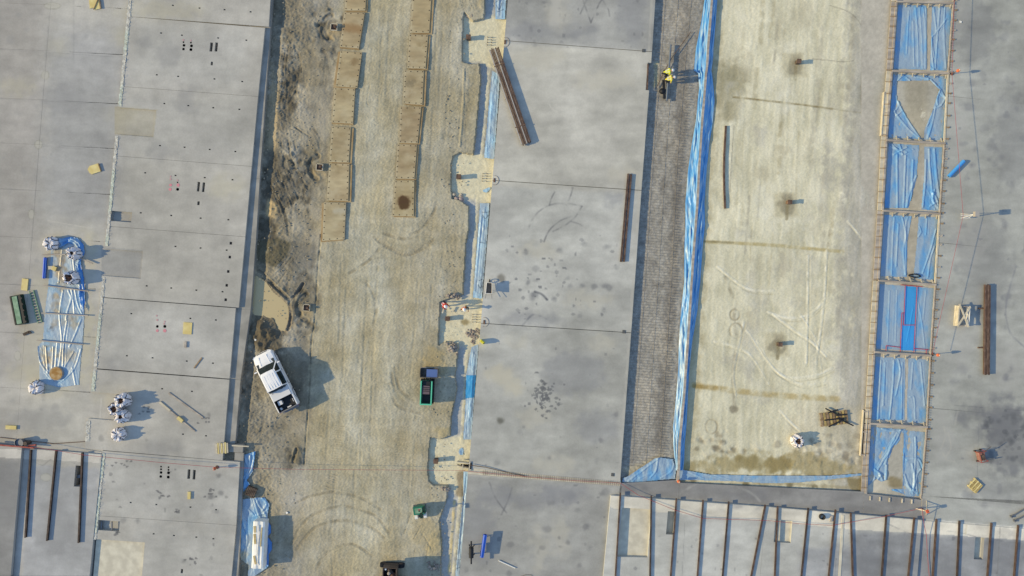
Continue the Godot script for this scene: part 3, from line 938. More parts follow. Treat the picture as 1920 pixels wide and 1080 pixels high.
func dirt_track():
	var cv = Canvas.new(415, -90, 945, 1170, 1.5, c8(164, 156, 132))
	var dk = c8(118, 108, 90)
	var lt = c8(172, 165, 141)
	cv.fill([[415, -160], [640, -160], [622, 200], [602, 420], [596, 480], [586, 600], [582, 700], [575, 830], [560, 1240], [415, 1240]], c8(143, 136, 119), 0.95, -0.03, 16, 0.6)
	cv.fill([[690, -160], [775, -160], [750, 200], [735, 420], [740, 620], [720, 1000], [640, 1240], [600, 1240], [600, 880], [640, 600], [650, 400]], lt, 0.75, 0, 40, 0.5)
	cv.fill([[815, -160], [905, -160], [890, 300], [865, 540], [850, 800], [830, 1000], [790, 1240], [760, 1240], [790, 600], [800, 300]], c8(162, 154, 131), 0.75, 0, 26, 0.5)
	cv.fill([[500, 880], [640, 880], [640, 1240], [470, 1240]], c8(162, 154, 134), 0.5, 0, 40, 0.5)
	cv.noise(101, 220.0, 0.06, Vector3(1, 1, 1.1), 0.05, 1.0, 1.0, 0.072, 4)
	cv.noise(102, 46.0, 0.07, Vector3.ONE, 0.022, 1.0, 2.0, 0.072, 5)
	cv.noise(103, 9.0, 0.035, Vector3.ONE, 0.008, 1.0, 6.0, 0.072, 3)
	cv.noise(107, 14.0, 0.045, Vector3.ONE, 0.004, 1.0, 16.0, 0.072, 3)
	cv.noise(108, 90.0, 0.085, Vector3(0.6, 0.9, 1.6), 0.0, 1.0, 1.6, 0.072, 4)
	cv.noise(109, 24.0, 0.05, Vector3(1, 1, 1.2), 0.006, 2.4, 1.0, 0.0, 4)
	cv.noise(104, 7.0, 0.05, Vector3.ONE, 0.009, 1.0, 1.0, 0.0, 3)
	# rougher, trampled clay along the west side
	var wl = Canvas.new(415, -90, 945, 1170, 1.5, c8(0, 0, 0))
	wl.noise(105, 26.0, 0.0, Vector3.ONE, 1.0, 1.0, 1.4, 0.072, 5)
	wl.noise(106, 7.0, 0.0, Vector3.ONE, 0.9, 1.0, 1.0, 0.0, 3)
	for y in cv.h:
		var py = cv.y0 + y * cv.s
		var lim = 640.0 - py * 0.075
		for x in cv.w:
			var px = cv.x0 + x * cv.s
			var f: float = clampf((lim - 20.0 - px) / 60.0, 0.0, 1.0)
			if px > 840.0 - py * 0.05: f = maxf(f, 0.3 * clampf((px - 840.0 + py * 0.05) / 25.0, 0.0, 1.0))
			var i: int = y * cv.w + x
			cv.H[i] += wl.H[i] * 0.048 * f
			var q: float = 1.0 + wl.H[i] * 0.09 * f
			cv.R[i] *= q; cv.G[i] *= q; cv.B[i] *= q
	cv.stroke([[520, -80], [516, 53], [499, 335], [484, 560], [480, 590], [462, 712], [450, 832]], 24, c8(104, 98, 84), 0.45, -0.13, 0.6)
	for k in 50:
		var y = rng.randf_range(0, 640)
		cv.blob(rng.randf_range(515, 618) - y * 0.07, y, rng.randf_range(4, 16), rng.randf_range(6, 22), [c8(96, 90, 76), c8(164, 154, 132), c8(112, 106, 92)][k % 3], 0.3, rng.randf_range(-0.06, 0.05), 1.2, 8)
	# wet darker stretches
	for a in [[543, 150, 17, 58, 0.75, 0.9], [535, 205, 14, 40, 0.6, 0.9], [515, 300, 14, 40, 0.35, 0.8], [525, 345, 36, 50, 0.6, 0.8], [512, 380, 24, 40, 0.55, 0.9], [575, 330, 20, 50, 0.4, 0.8], [620, 70, 26, 40, 0.35, 0.8], [570, 560, 30, 50, 0.4, 0.9], [500, 630, 34, 40, 0.7, 0.9], [530, 700, 50, 40, 0.35, 0.9], [470, 720, 18, 70, 0.3, 0.9], [490, 800, 40, 40, 0.2, 0.9], [548, 860, 20, 20, 0.5, 0.9], [560, 480, 40, 30, 0.3, 0.9], [600, 190, 20, 40, 0.2, 1], [550, 760, 40, 40, 0.25, 0.9], [540, 20, 30, 50, 0.25, 0.9]]:
		cv.blob(a[0], a[1], a[2], a[3], c8(84, 79, 68), a[4], -0.02, a[5], 14)
	cv.fill([[480, 450], [520, 446], [545, 455], [540, 478], [515, 500], [485, 490], [476, 470]], c8(92, 87, 70), 0.85, 0.02, 4, 0.6)
	cv.fill([[486, 408], [512, 418], [520, 424], [514, 450], [478, 448], [474, 430]], c8(80, 76, 66), 0.85, -0.05, 4, 0.6)
	cv.fill([[500, 370], [522, 385], [518, 410], [496, 404]], c8(186, 164, 122), 0.8, 0, 4, 0.5)
	cv.fill([[507, 100], [522, 180], [520, 280], [500, 278], [504, 200]], c8(176, 158, 124), 0.6, 0, 6, 0.6)
	for a in [[548, 118, 10, 16], [556, 170, 12, 20], [590, 180, 22, 16], [602, 230, 16, 40], [565, 240, 20, 30], [598, 400, 16, 12], [600, 440, 20, 18], [560, 425, 20, 14], [518, 775, 26, 18], [560, 790, 20, 30], [500, 850, 16, 10], [540, 910, 40, 16]]:
		cv.blob(a[0], a[1], a[2], a[3], c8(176, 167, 146), 0.4, 0.01, 1.0, 10)
	# ruts left by tracks in the wet clay
	var rc = c8(78, 73, 62)
	for l in [[[543, 84], [536, 120], [539, 165], [534, 200], [528, 214]], [[552, 95], [548, 130], [550, 170], [556, 190]], [[533, 98], [527, 130], [531, 160], [524, 190], [532, 212]], [[546, 90], [556, 112], [560, 128]], [[543, 170], [560, 165], [552, 185], [540, 200]], [[560, 100], [566, 130], [562, 160]],
		[[497, 308], [503, 335], [518, 368], [530, 398]], [[506, 292], [514, 330], [528, 362], [540, 390]], [[517, 285], [524, 320], [540, 356], [552, 384]], [[528, 275], [534, 310], [548, 340], [560, 372]], [[538, 262], [545, 300], [562, 330], [576, 350]], [[500, 330], [512, 362], [524, 385]], [[555, 270], [564, 310], [574, 345]], [[525, 380], [534, 410], [538, 440]], [[548, 240], [570, 250], [578, 258]], [[585, 240], [598, 262], [604, 275]]]:
		for j in 3:
			var o = []
			var jx = rng.randfn(0, 3.0)
			for p in l: o.append([p[0] + jx + rng.randfn(0, 1.2), p[1] + rng.randfn(0, 3)])
			cv.stroke(o, rng.randf_range(2.2, 5.0), rc, rng.randf_range(0.12, 0.34), rng.randf_range(-0.035, -0.01), 1.2, 0.014)
	for l in [[[500, 290], [508, 330], [522, 370]], [[522, 280], [530, 320], [546, 356]], [[541, 84], [534, 150], [530, 205]], [[553, 100], [552, 160], [545, 200]]]:
		cv.cleats(l, 5.0, 3.6, c8(88, 82, 70), 0.35, -0.022)
	for k in 5:
		cv.stroke([[512 + k * 5, 497 + k * 3], [532 + k * 5, 472 + k * 3]], 2.0, rc, 0.5, -0.025, 0.6, 0.01)
	cv.stroke([[522, 500], [537, 505], [528, 520], [520, 532]], 2, rc, 0.5, -0.03, 0.3)
	for q in [[543, 150, 11, 38, 170], [524, 335, 22, 34, 190], [574, 350, 12, 26, 40], [610, 60, 14, 30, 50], [500, 440, 14, 14, 40], [555, 545, 20, 20, 50], [575, 600, 12, 18, 30], [500, 640, 22, 18, 60], [470, 700, 12, 60, 50], [545, 855, 10, 12, 30], [590, 320, 14, 26, 40]]:
		for k in q[4]:
			cv.blob(q[0] + rng.randfn(0, q[2]), q[1] + rng.randfn(0, q[3]), rng.randf_range(1.2, 4.5), rng.randf_range(1.5, 6), c8(82, 77, 66) if k % 3 else c8(152, 146, 130), 0.35, rng.randf_range(-0.05, 0.05), 1.0, 3)
	# the puddle, its banks and the drains into it
	cv.fill([[478, 518], [495, 520], [525, 552], [545, 575], [548, 610], [530, 628], [505, 610], [478, 594]], c8(120, 110, 92), 0.7, -0.12, 10, 0.4)
	cv.fill([[476, 521], [483, 520], [495, 530], [509, 549], [522, 559], [538, 573], [539, 596], [531, 621], [522, 613], [513, 595], [489, 588], [474, 586]], c8(150, 136, 104), 0.9, -0.3, 5, 0.3, true)
	cv.stroke([[483, 508], [497, 520], [515, 537], [540, 560]], 8, c8(92, 85, 72), 0.55, -0.15, 0.7, 0.05)
	cv.stroke([[568, 532], [556, 550], [543, 566], [545, 590], [540, 618]], 6, c8(88, 80, 72), 0.5, -0.12, 0.7, 0.04)
	cv.blob(494, 628, 22, 22, c8(88, 80, 66), 0.75, 0.16, 1.0, 14)
	cv.blob(484, 610, 11, 9, c8(88, 80, 66), 0.7, 0.1, 1.0, 8)
	for k in 60:
		cv.blob(496 + rng.randfn(0, 15), 625 + rng.randfn(0, 16), rng.randf_range(1.5, 4), rng.randf_range(1.5, 4), c8(94, 86, 70), 0.4, rng.randf_range(-0.05, 0.08), 0.6, 3)
	# crescents scraped round the pits
	for p in [[627, 52, 1.0], [600, 314, 0.9], [580, 577, 1.0]]:
		var s0 = p[2]
		for r in [[19, 8, -0.09]]:
			var l = []
			for k in 8:
				var a = PI * 0.56 + k * PI * 0.86 / 7.0 + rng.randfn(0, 0.05)
				l.append([p[0] + cos(a) * r[0] * s0 - 2, p[1] + sin(a) * r[0] * 1.25 * s0])
			cv.stroke(l, r[1] * 1.3, c8(82, 77, 66), 0.5, r[2], 1.0, 0.03)
		for k in 40:
			var a = PI * rng.randf_range(0.5, 1.5)
			var rr = rng.randf_range(15, 32)
			cv.blob(p[0] + cos(a) * rr - 2, p[1] + sin(a) * rr * 1.2, rng.randf_range(1.5, 4), rng.randf_range(2, 6), c8(84, 79, 67) if k % 3 else c8(160, 150, 126), 0.4, rng.randf_range(-0.06, 0.05), 1.0, 3)
		cv.blob(p[0], p[1] + 10, 13, 12, c8(176, 158, 122), 0.5, 0.06, 0.6, 8)
	cv.fill([[546, 845], [562, 838], [570, 850], [560, 872], [546, 868]], c8(112, 104, 84), 0.7, 0.1, 5, 1.0)
	cv.stroke([[556, 842], [550, 866]], 6, c8(86, 80, 68), 0.6, -0.12, 0.5, 0.05)
	# long seam where the road bed begins
	cv.stroke([[602, 440], [596, 500], [590, 600], [584, 640], [580, 720], [575, 800], [570, 870]], 3.4, c8(104, 98, 80), 0.5, -0.05, 0.8, 0.02)
	cv.stroke([[606, 160], [612, 100], [618, 140]], 2, rc, 0.2, -0.02)
	# wheel tracks, arcs and cleat prints on the road bed
	var arc = c8(124, 115, 94)
	for l in [[[700, 444], [725, 462], [760, 478], [795, 465], [812, 450]], [[720, 438], [760, 448], [800, 440]], [[655, 512], [690, 490], [712, 466]], [[677, 520], [696, 545], [706, 575], [702, 600], [694, 620]], [[560, 940], [590, 928], [633, 923], [680, 935], [713, 955]], [[556, 1030], [590, 990], [640, 976], [690, 985], [720, 1008]], [[590, 1075], [610, 1040], [660, 1020], [705, 1050]], [[545, 1020], [580, 970], [640, 950], [700, 965], [730, 1000]], [[740, 690], [750, 730], [775, 750]], [[735, 700], [741, 735], [765, 760]], [[730, 720], [745, 760], [790, 775]], [[770, 440], [790, 430], [812, 400], [818, 380]]]:
		cv.stroke(l, 6.0, arc, 0.42, -0.014, 1.0, 0.008)
	cv.cleats([[706, 446], [725, 462], [760, 478], [795, 465], [812, 452]], 4.5, 3.4, c8(132, 122, 100), 0.4, -0.02)
	cv.cleats([[638, 798], [630, 880]], 9, 4.4, c8(140, 129, 104), 0.4, -0.02)
	cv.cleats([[627, 890], [618, 920]], 8, 4.2, c8(140, 129, 104), 0.4, -0.03)
	cv.cleats([[757, 800], [747, 910]], 10, 4.4, c8(142, 132, 108), 0.35, -0.022)
	cv.cleats([[806, 400], [800, 470]], 8, 4.6, c8(140, 130, 106), 0.35, -0.025)
	cv.cleats([[812, 230], [806, 300]], 8, 4.6, c8(142, 132, 108), 0.3, -0.022)
	cv.cleats([[607, 780], [600, 820]], 5, 3.0, c8(120, 112, 92), 0.4, -0.03)
	for l in [[[770, 860], [766, 960]], [[780, 780], [770, 950], [752, 1010]], [[627, 900], [622, 1000], [624, 1080]], [[665, 890], [662, 1020]], [[800, 560], [794, 640], [790, 700]], [[812, 500], [806, 600], [802, 640]], [[785, 520], [770, 700]], [[832, 470], [824, 520]], [[690, 520], [680, 700], [676, 880]], [[708, 500], [700, 660], [694, 860]], [[640, 480], [636, 640]], [[820, 20], [812, 200], [806, 330]], [[830, 60], [822, 220]], [[800, 20], [808, 20]], [[730, 40], [724, 180]], [[716, 60], [708, 220]], [[845, 60], [840, 180], [834, 260]], [[680, 700], [668, 870], [664, 900]], [[650, 540], [640, 760]], [[620, 700], [612, 860]]]:
		cv.stroke(l, 5.0, c8(148, 140, 116), 0.3, -0.012, 1.1, 0.005)
	for l in [[[672, 165], [668, 190]], [[693, 160], [688, 188], [690, 196]], [[716, 155], [712, 175]], [[682, 315], [683, 335]], [[845, 238], [852, 245], [844, 256]], [[790, 985], [776, 1010]], [[798, 990], [786, 1016]], [[772, 960], [758, 1000]], [[792, 1000], [810, 1030]], [[778, 1030], [776, 1046]], [[806, 1010], [796, 1060]]]:
		cv.stroke(l, 2.4, c8(122, 113, 92), 0.4, -0.025, 0.9, 0.012)
	# shallow berm along the excavation
	cv.stroke([[905, -60], [905, 10]], 14, c8(150, 140, 112), 0.3, 0.06, 1.0)
	cv.stroke([[870, 130], [868, 200], [862, 275]], 4, c8(176, 164, 130), 0.3, 0.05, 0.8)
	cv.blob(888, 165, 10, 40, c8(146, 136, 108), 0.5, -0.03, 1.0, 10)
	cv.blob(815, 680, 20, 30, c8(166, 148, 106), 0.5, 0.05, 1.0, 12)
	cv.blob(832, 810, 14, 12, c8(166, 150, 108), 0.6, 0.06, 1.0, 8)
	cv.blob(817, 1025, 14, 26, c8(180, 164, 122), 0.5, 0.06, 1.0, 10)
	cv.blob(800, 1000, 30, 30, c8(168, 154, 118), 0.4, 0.03, 1.0, 14)
	cv.fill([[770, 1060], [800, 1052], [830, 1056], [828, 1080], [770, 1085]], c8(148, 146, 128), 0.5, 0, 10, 0.5)
	cv.grain(120, 0.05, 0.022)
	# the excavation: the whole cut goes down to the pad
	cv.fill(PIT, c8(158, 148, 124), 0.6, PAD - DIRT - 0.12, 1.6, 1.0, true)
	# make the lip ragged: undo nothing, only break the edge
	var o = single("dirt_track", cv.mesh(DIRT), vmat(), "rutted clay and compacted earth haul road between the concrete floors", "ground", "", "structure")
	var wm = mat(c8(184, 166, 124), 0.3, 0.0, 0.5)
	var wmb = MB.new()
	wmb.prism(_poly([[473, 518], [482, 516], [497, 527], [512, 546], [524, 556], [541, 570], [542, 598], [533, 625], [521, 616], [512, 598], [489, 592], [470, 590]], -0.6), -0.9, -0.6)
	single("puddle", wmb, wm, "pool of muddy tan water in the clay beside the ledge", "puddle", "", "structure")
	return cv

func trench():
	# blinding concrete at the foot of the excavation
	var cv = Canvas.new(795, -90, 975, 1170, 1.4, c8(168, 168, 163))
	cv.noise(201, 60.0, 0.05, Vector3.ONE, 0.01)
	cv.noise(202, 9.0, 0.04, Vector3.ONE, 0.008)
	# pads of pale sand at each column
	var sd = c8(206, 198, 168)
	var pads = [[[866, 20], [890, 38], [912, 34], [930, 30], [960, 34], [950, 124], [930, 128], [915, 128], [905, 118], [866, 118]], [[844, 286], [890, 290], [915, 286], [930, 296], [930, 384], [902, 380], [890, 372], [845, 376]], [[822, 564], [864, 560], [880, 556], [912, 560], [906, 652], [880, 660], [862, 646], [822, 652]], [[800, 818], [838, 822], [855, 816], [885, 826], [880, 886], [872, 930], [862, 930], [840, 912], [800, 912]]]
	for p in pads:
		cv.fill(p, sd, 0.95, 0.03, 7, 0.5)
	# cream strip along the sheet
	for l in [[[918, 122], [910, 220], [902, 296]], [[896, 372], [884, 560]], [[876, 650], [870, 760], [866, 830]], [[864, 920], [850, 1080]]]:
		cv.stroke(l, 7, sd, 0.85, 0.02, 0.6)
	cv.stroke([[852, 940], [842, 1075]], 6, c8(202, 184, 136), 0.8, 0.02, 0.6)
	cv.blob(873, 604, 8, 5, c8(142, 128, 92), 0.8, 0, 0.8, 4)
	cv.fill([[858, 884], [870, 884], [868, 930], [856, 930]], c8(132, 120, 100), 0.8, 0, 3, 0.6)
	cv.blob(830, 340, 10, 30, c8(180, 168, 136), 0.4, 0, 1, 8)
	cv.noise(203, 12.0, 0.05, Vector3.ONE, 0.012)
	cv.grain(204, 0.04, 0.012)
	single("trench_floor", cv.mesh(PAD), vmat(), "pale blinding concrete and sand pads at the foot of the excavation", "ground", "", "structure")

func sand_bed():
	var cv = Canvas.new(1255, -90, 1735, 945, 1.5, c8(203, 197, 170))
	cv.fill([[1255, -160], [1360, -160], [1345, 200], [1330, 400], [1318, 600], [1300, 900], [1255, 945]], c8(168, 158, 126), 0.8, 0, 16, 0.6)
	cv.fill([[1330, 120], [1400, 120], [1395, 190], [1375, 230], [1340, 220]], c8(150, 143, 116), 0.8, 0, 18, 0.8)
	cv.fill([[1600, -160], [1735, -160], [1735, 945], [1560, 945], [1572, 500], [1590, 200]], c8(165, 161, 148), 0.9, 0, 26, 0.6)
	cv.fill([[1480, 760], [1640, 760], [1640, 900], [1500, 900]], c8(186, 177, 152), 0.6, 0, 30, 0.7)
	cv.noise(301, 200.0, 0.05, Vector3(1, 1, 1.1), 0.02, 1, 1, 0, 4)
	cv.noise(302, 40.0, 0.05, Vector3(1, 1, 1.15), 0.012, 1, 1.5, 0.0, 4)
	cv.noise(303, 13.0, 0.065, Vector3(1, 1, 1.2), 0.006, 1, 9, 0.06, 3)
	cv.noise(304, 7.0, 0.035, Vector3.ONE, 0.006, 1, 1, 0, 3)
	# streaks of cement wash
	var st = c8(160, 150, 118)
	var g = RandomNumberGenerator.new()
	g.seed = 12
	for k in 34:
		var x = g.randf_range(1385, 1610)
		var y = g.randf_range(-40, 440)
		cv.stroke([[x, y], [x - 3, y + 40], [x - g.randf_range(4, 9), y + g.randf_range(60, 140)]], g.randf_range(3, 10), st if k % 3 else c8(150, 144, 128), g.randf_range(0.15, 0.4), 0, 0.8)
	for a in [[[1540, 40], [1530, 200], [1520, 330]], [[1600, 30], [1592, 200], [1580, 420], [1570, 640]], [[1560, 180], [1548, 300], [1536, 420]]]:
		cv.stroke(a, 14, c8(164, 158, 140), 0.35, 0, 0.9)
	for k in 120:
		var x = g.randf_range(1370, 1600)
		var y = g.randf_range(-20, 760)
		var c = [c8(220, 216, 196), c8(176, 168, 142), c8(168, 164, 150), c8(218, 212, 188)][k % 4]
		cv.blob(x, y, g.randf_range(3, 16), g.randf_range(8, 40), c, g.randf_range(0.15, 0.5), 0, 1.3, 12)
	cv.stroke([[1375, 182], [1430, 188], [1500, 196], [1560, 204]], 4, c8(136, 124, 92), 0.75, -0.01, 0.6)
	cv.stroke([[1540, 200], [1600, 210], [1650, 212]], 2.4, c8(150, 142, 118), 0.6, 0, 0.4)
	cv.stroke([[1312, 453], [1380, 456], [1450, 460], [1580, 472]], 7, c8(172, 158, 114), 0.7, -0.01, 0.6)
	cv.stroke([[1312, 452], [1375, 455]], 4, c8(128, 118, 88), 0.7, 0, 0.4)
	cv.stroke([[1300, 722], [1380, 733], [1470, 742], [1570, 748]], 12, c8(170, 152, 106), 0.6, -0.01, 0.6)
	cv.stroke([[1300, 724], [1350, 728]], 8, c8(150, 128, 80), 0.6, 0, 0.6)
	for l in [[[1523, 110], [1560, 114], [1582, 116], [1600, 114]], [[1556, 10], [1595, 25], [1620, 55], [1655, 118]], [[1376, 236], [1372, 300], [1368, 360]]]:
		cv.stroke(l, 1.5, c8(110, 104, 92), 0.75, 0, 0.3)
	# patches round the column stakes
	for p in [[1493, 124], [1477, 386], [1460, 648]]:
		cv.fill([[p[0] - 26, p[1] - 24], [p[0] + 12, p[1] - 26], [p[0] + 22, p[1] + 20], [p[0] - 24, p[1] + 22]], c8(182, 174, 144), 0.6, 0, 4, 0.5)
		cv.fill([[p[0] - 10, p[1] - 22], [p[0] + 8, p[1] - 22], [p[0] + 9, p[1] - 2], [p[0] - 8, p[1] - 2]], c8(150, 142, 120), 0.5, 0, 4, 0.5)
		cv.blob(p[0] - 3, p[1], 16, 16, c8(132, 126, 106), 0.6, 0, 1.2, 8)
		cv.stroke([[p[0] - 1, p[1] + 2], [p[0] - 2, p[1] + 24]], 7, c8(136, 126, 98), 0.6, 0, 0.6)
	# tyre tracks
	var lt = c8(222, 217, 196)
	for l in [[[1440, 585], [1480, 596], [1520, 588], [1548, 560]], [[1450, 590], [1490, 620], [1520, 640], [1548, 668]], [[1400, 620], [1460, 700], [1520, 705], [1560, 690]], [[1345, 500], [1400, 540], [1450, 545]], [[1515, 480], [1514, 580], [1512, 680]], [[1550, 470], [1545, 560], [1530, 680]], [[1395, 600], [1376, 690], [1380, 740]], [[1590, 415], [1610, 440], [1630, 470]], [[1420, 640], [1450, 690], [1500, 720], [1545, 715]], [[1462, 770], [1480, 790], [1500, 808]], [[1340, 640], [1400, 660], [1440, 720]], [[1500, 590], [1530, 640], [1540, 690]]]:
		cv.stroke(l, 5, lt, 0.7, 0.012, 0.8, -0.008)
		var off = []
		for p in l: off.append([p[0] + 3, p[1] + 7])
		cv.stroke(off, 2.5, c8(178, 170, 140), 0.55, -0.012, 0.8)
	for l in [[[1382, 560], [1376, 600], [1382, 640], [1374, 700], [1378, 765]], [[1360, 520], [1375, 560]]]:
		cv.stroke(l, 7, c8(146, 138, 116), 0.45, 0, 1.0)
	cv.blob(1376, 768, 8, 7, c8(126, 118, 100), 0.7, -0.01, 0.9, 5)
	for r in [[1334, 800, 11, 13], [1380, 620, 12, 14], [1378, 590, 9, 10]]:
		var pl = []
		for k in 13: pl.append([r[0] + cos(TAU * k / 12.0) * r[2], r[1] + sin(TAU * k / 12.0) * r[3]])
		cv.stroke(pl, 4, c8(158, 148, 122), 0.6, -0.012, 0.8)
	for k in 46:
		cv.blob(1350 + g.randfn(0, 26), 838 + g.randfn(0, 14), g.randf_range(2, 6), g.randf_range(2, 6), c8(122, 112, 92) if k % 2 else c8(206, 198, 172), 0.5, g.randf_range(-0.03, 0.03), 1.0, 4)
	for k in 80:
		cv.blob(1550 + g.randfn(0, 36), 850 + g.randfn(0, 18), g.randf_range(2, 8), g.randf_range(2, 8), c8(128, 120, 104) if k % 2 else c8(208, 200, 178), 0.4, g.randf_range(-0.03, 0.03), 1.0, 5)
	for k in 50:
		cv.blob(g.randf_range(1400, 1600), g.randf_range(500, 760), g.randf_range(1.5, 6), g.randf_range(1.5, 6), c8(214, 207, 180), 0.4, 0.008, 1.0, 5)
	# wet olive ground towards the south end
	cv.fill([[1300, 868], [1330, 860], [1365, 856], [1400, 848], [1450, 856], [1500, 846], [1560, 862], [1612, 880], [1612, 892], [1500, 890], [1280, 882], [1275, 850]], c8(142, 128, 88), 0.62, -0.01, 12, 1.3)
	cv.blob(1460, 870, 34, 16, c8(124, 108, 66), 0.5, 0, 1.0, 10)
	cv.blob(1400, 866, 24, 12, c8(124, 110, 70), 0.5, 0, 1.0, 10)
	cv.fill([[1590, 898], [1622, 894], [1622, 924], [1606, 924], [1592, 910]], c8(130, 118, 86), 0.85, 0, 4, 1.0)
	cv.fill([[1290, 905], [1520, 912], [1620, 920], [1620, 912], [1500, 906]], c8(150, 140, 110), 0.6, 0, 3, 0.8)
	for p in [[1480, 911], [1528, 912], [1300, 900], [1400, 908]]:
		cv.blob(p[0], p[1], 8, 4, c8(118, 110, 84), 0.8, 0, 1.0, 3)
	# floor of the strip bays
	cv.fill([[1690, -160], [1735, -160], [1735, 945], [1625, 945], [1640, 660]], c8(178, 170, 150), 0.4, 0, 2)
	cv.grain(305, 0.035, 0.008)
	single("sand_bed", cv.mesh(SAND, [[[1346, -100], [1334, 0], [1331, 60], [1326, 130], [1321, 190], [1310, 320], [1304, 420], [1294, 560], [1285, 700], [1277, 800], [1272, 870], [1271, 950], [1740, 950], [1740, -100]]]), vmat(), "pale sand bed streaked with cement wash, tyre tracks and wet patches", "ground", "", "structure")
	# concrete floor below the bays
	var cb = Canvas.new(1615, -160, 1805, 945, 1.8, c8(178, 172, 158))
	for y in [[138, 262], [800, 930]]:
		cb.fill([[1640, y[0]], [1790, y[0]], [1790, y[1]], [1640, y[1]]], c8(168, 164, 150), 0.8, 0, 4)
	cb.fill([[1690, 196], [1752, 180], [1738, 240], [1722, 256]], c8(196, 188, 166), 0.5, 0, 10, 0.8)
	cb.fill([[1690, 160], [1750, 160], [1750, 210], [1700, 210]], c8(160, 156, 142), 0.6, 0, 10, 0.8)
	cb.fill([[1655, 905], [1668, 893], [1692, 899], [1693, 915], [1680, 918], [1664, 912]], c8(132, 120, 92), 0.9, 0, 4, 0.8)
	cb.fill([[1625, 895], [1665, 900], [1670, 925], [1625, 925]], c8(196, 188, 168), 0.7, 0, 4, 0.8)
	cb.fill([[1700, 0], [1750, 0], [1710, 660], [1690, 660]], c8(150, 138, 112), 0.35, 0, 10)
	cb.noise(311, 60, 0.06)
	cb.noise(312, 12, 0.05)
	cb.grain(313, 0.03)
	single("strip_floor", cb.mesh(BAYF + 0.004 + 0.012), vmat(), "bare cement floor of the sheeted strip, seen through the gaps of the sheets", "ground", "", "structure")

func rebar_zone():
	var cv = Canvas.new(1150, -90, 1345, 920, 1.5, c8(154, 150, 140))
	cv.fill([[1228, -160], [1258, -160], [1244, 200], [1222, 500], [1190, 905], [1160, 905]], c8(146, 142, 133), 0.7, 0, 14, 0.6)
	cv.fill([[1275, 0], [1300, 0], [1282, 400], [1262, 640], [1240, 880], [1222, 880], [1250, 500]], c8(118, 113, 105), 0.6, 0, 10, 0.7)
	cv.fill([[1305, -160], [1345, -160], [1290, 700], [1265, 900], [1255, 900], [1280, 500]], c8(146, 142, 133), 0.8, 0, 10, 0.7)
	for a in [[1258, 270, 14, 40], [1262, 480, 8, 40], [1240, 640, 20, 30], [1232, 860, 30, 16], [1210, 740, 20, 40], [1270, 40, 14, 24], [1262, 440, 5, 5], [1250, 660, 8, 50]]:
		cv.blob(a[0], a[1], a[2], a[3], c8(172, 164, 148), 0.5, 0, 1.0, 14)
	for k in 40:
		cv.blob(1240 + rng.randfn(0, 22), rng.randf_range(0, 880), rng.randf_range(3, 10), rng.randf_range(3, 14), c8(98, 94, 88), 0.35, 0, 1.0, 6)
	cv.fill([[1165, 880], [1200, 870], [1240, 852], [1245, 862], [1190, 902]], c8(178, 168, 140), 0.6, 0, 6, 0.8)
	cv.fill([[1228, 118], [1234, 116], [1233, 160], [1226, 165]], c8(188, 178, 140), 0.8, 0, 3, 0.8)
	cv.noise(401, 60, 0.07)
	cv.noise(402, 10, 0.12, Vector3.ONE, 0.015)
	cv.grain(403, 0.07, 0.02)
	single("blinding_strip", cv.mesh(-0.34), vmat(), "rough grey-brown blinding under the reinforcement, between middle floor and blue sheeting", "ground", "", "structure")
	var t = thing("rebar_mat", "long mat of rusty grey reinforcing bars along the middle floor's east edge", "reinforcement")
	var Rt = [[1240, -170], [1228, 0], [1222, 115], [1217, 170], [1203, 360], [1177, 720], [1163, 906]]
	var Bl = [[1336, -170], [1322, 0], [1305, 130], [1308, 180], [1288, 330], [1283, 540], [1270, 720], [1262, 860]]
	var g = RandomNumberGenerator.new()
	g.seed = 44
	var mb = MB.new()
	var y = -85.0
	while y < 875.0:
		var a = xat(Rt, y) + 2
		var b = xat(Bl, y)
		var e = b - g.randf_range(10, 16)
		mb.cyl(W(a, y, -0.3), W(e, y + (e - a) * 0.075 + g.randf_range(-0.6, 0.6), -0.295), 0.008, -1, 5)
		y += 5.2
	part("cross_bars", mb, M.rebar, t, "", "stuff")
	mb = MB.new()
	for k in 3:
		var f = 0.2 + k * 0.27
		var pp = []
		for yy in [-150, 100, 300, 500, 700, 868]:
			pp.append(W(lerpf(xat(Rt, yy), xat(Bl, yy), f), yy, -0.31))
		mb.tube(pp, 0.007, 5)
	part("long_bars", mb, M.rebar, t, "", "stuff")
	# upright bar ends along the free edge of the mat
	mb = MB.new()
	y = 150.0
	while y < 880.0:
		var b = xat(Bl, y)
		var x = b - g.randf_range(20, 27)
		var p = W(x, y, -0.31)
		mb.cyl(p, p + Vector3(0.01, 0.12, 0.0), 0.012, -1, 5)
		mb.cyl(p + Vector3(0.01, 0.12, 0), p + Vector3(0.5, 0.08, 0.04), 0.012, -1, 5)
		y += 5.2
	part("hooked_bars", mb, M.rebar, t, "", "stuff")

# ---------------------------------------------------------------- sheets
func sheet_paint(cv, sd, dusty = 0.5, base = null):
	# blue woven sheet with cement dust
	var n1 = FastNoiseLite.new()
	n1.seed = sd
	n1.frequency = 0.02
	n1.fractal_octaves = 4
	var d = c8(152, 165, 175)
	for y in cv.h:
		for x in cv.w:
			var i: int = y * cv.w + x
			var px: float = cv.x0 + x * cv.s
			var py: float = cv.y0 + y * cv.s
			var f: float = clampf(dusty + 0.44 + n1.get_noise_2d(px * 2.0, py * 0.8) * 1.3, 0.0, 1.0) * 0.85
			cv.R[i] += (d.r - cv.R[i]) * f
			cv.G[i] += (d.g - cv.G[i]) * f
			cv.B[i] += (d.b - cv.B[i]) * f
	cv.grain(sd + 7, 0.03, 0.004)

func folds(cv, list, amp = 0.07, wd = 4.0):
	for l in list:
		cv.stroke(l, wd, c8(150, 190, 216), 0.12, amp * 0.5, 0.35)

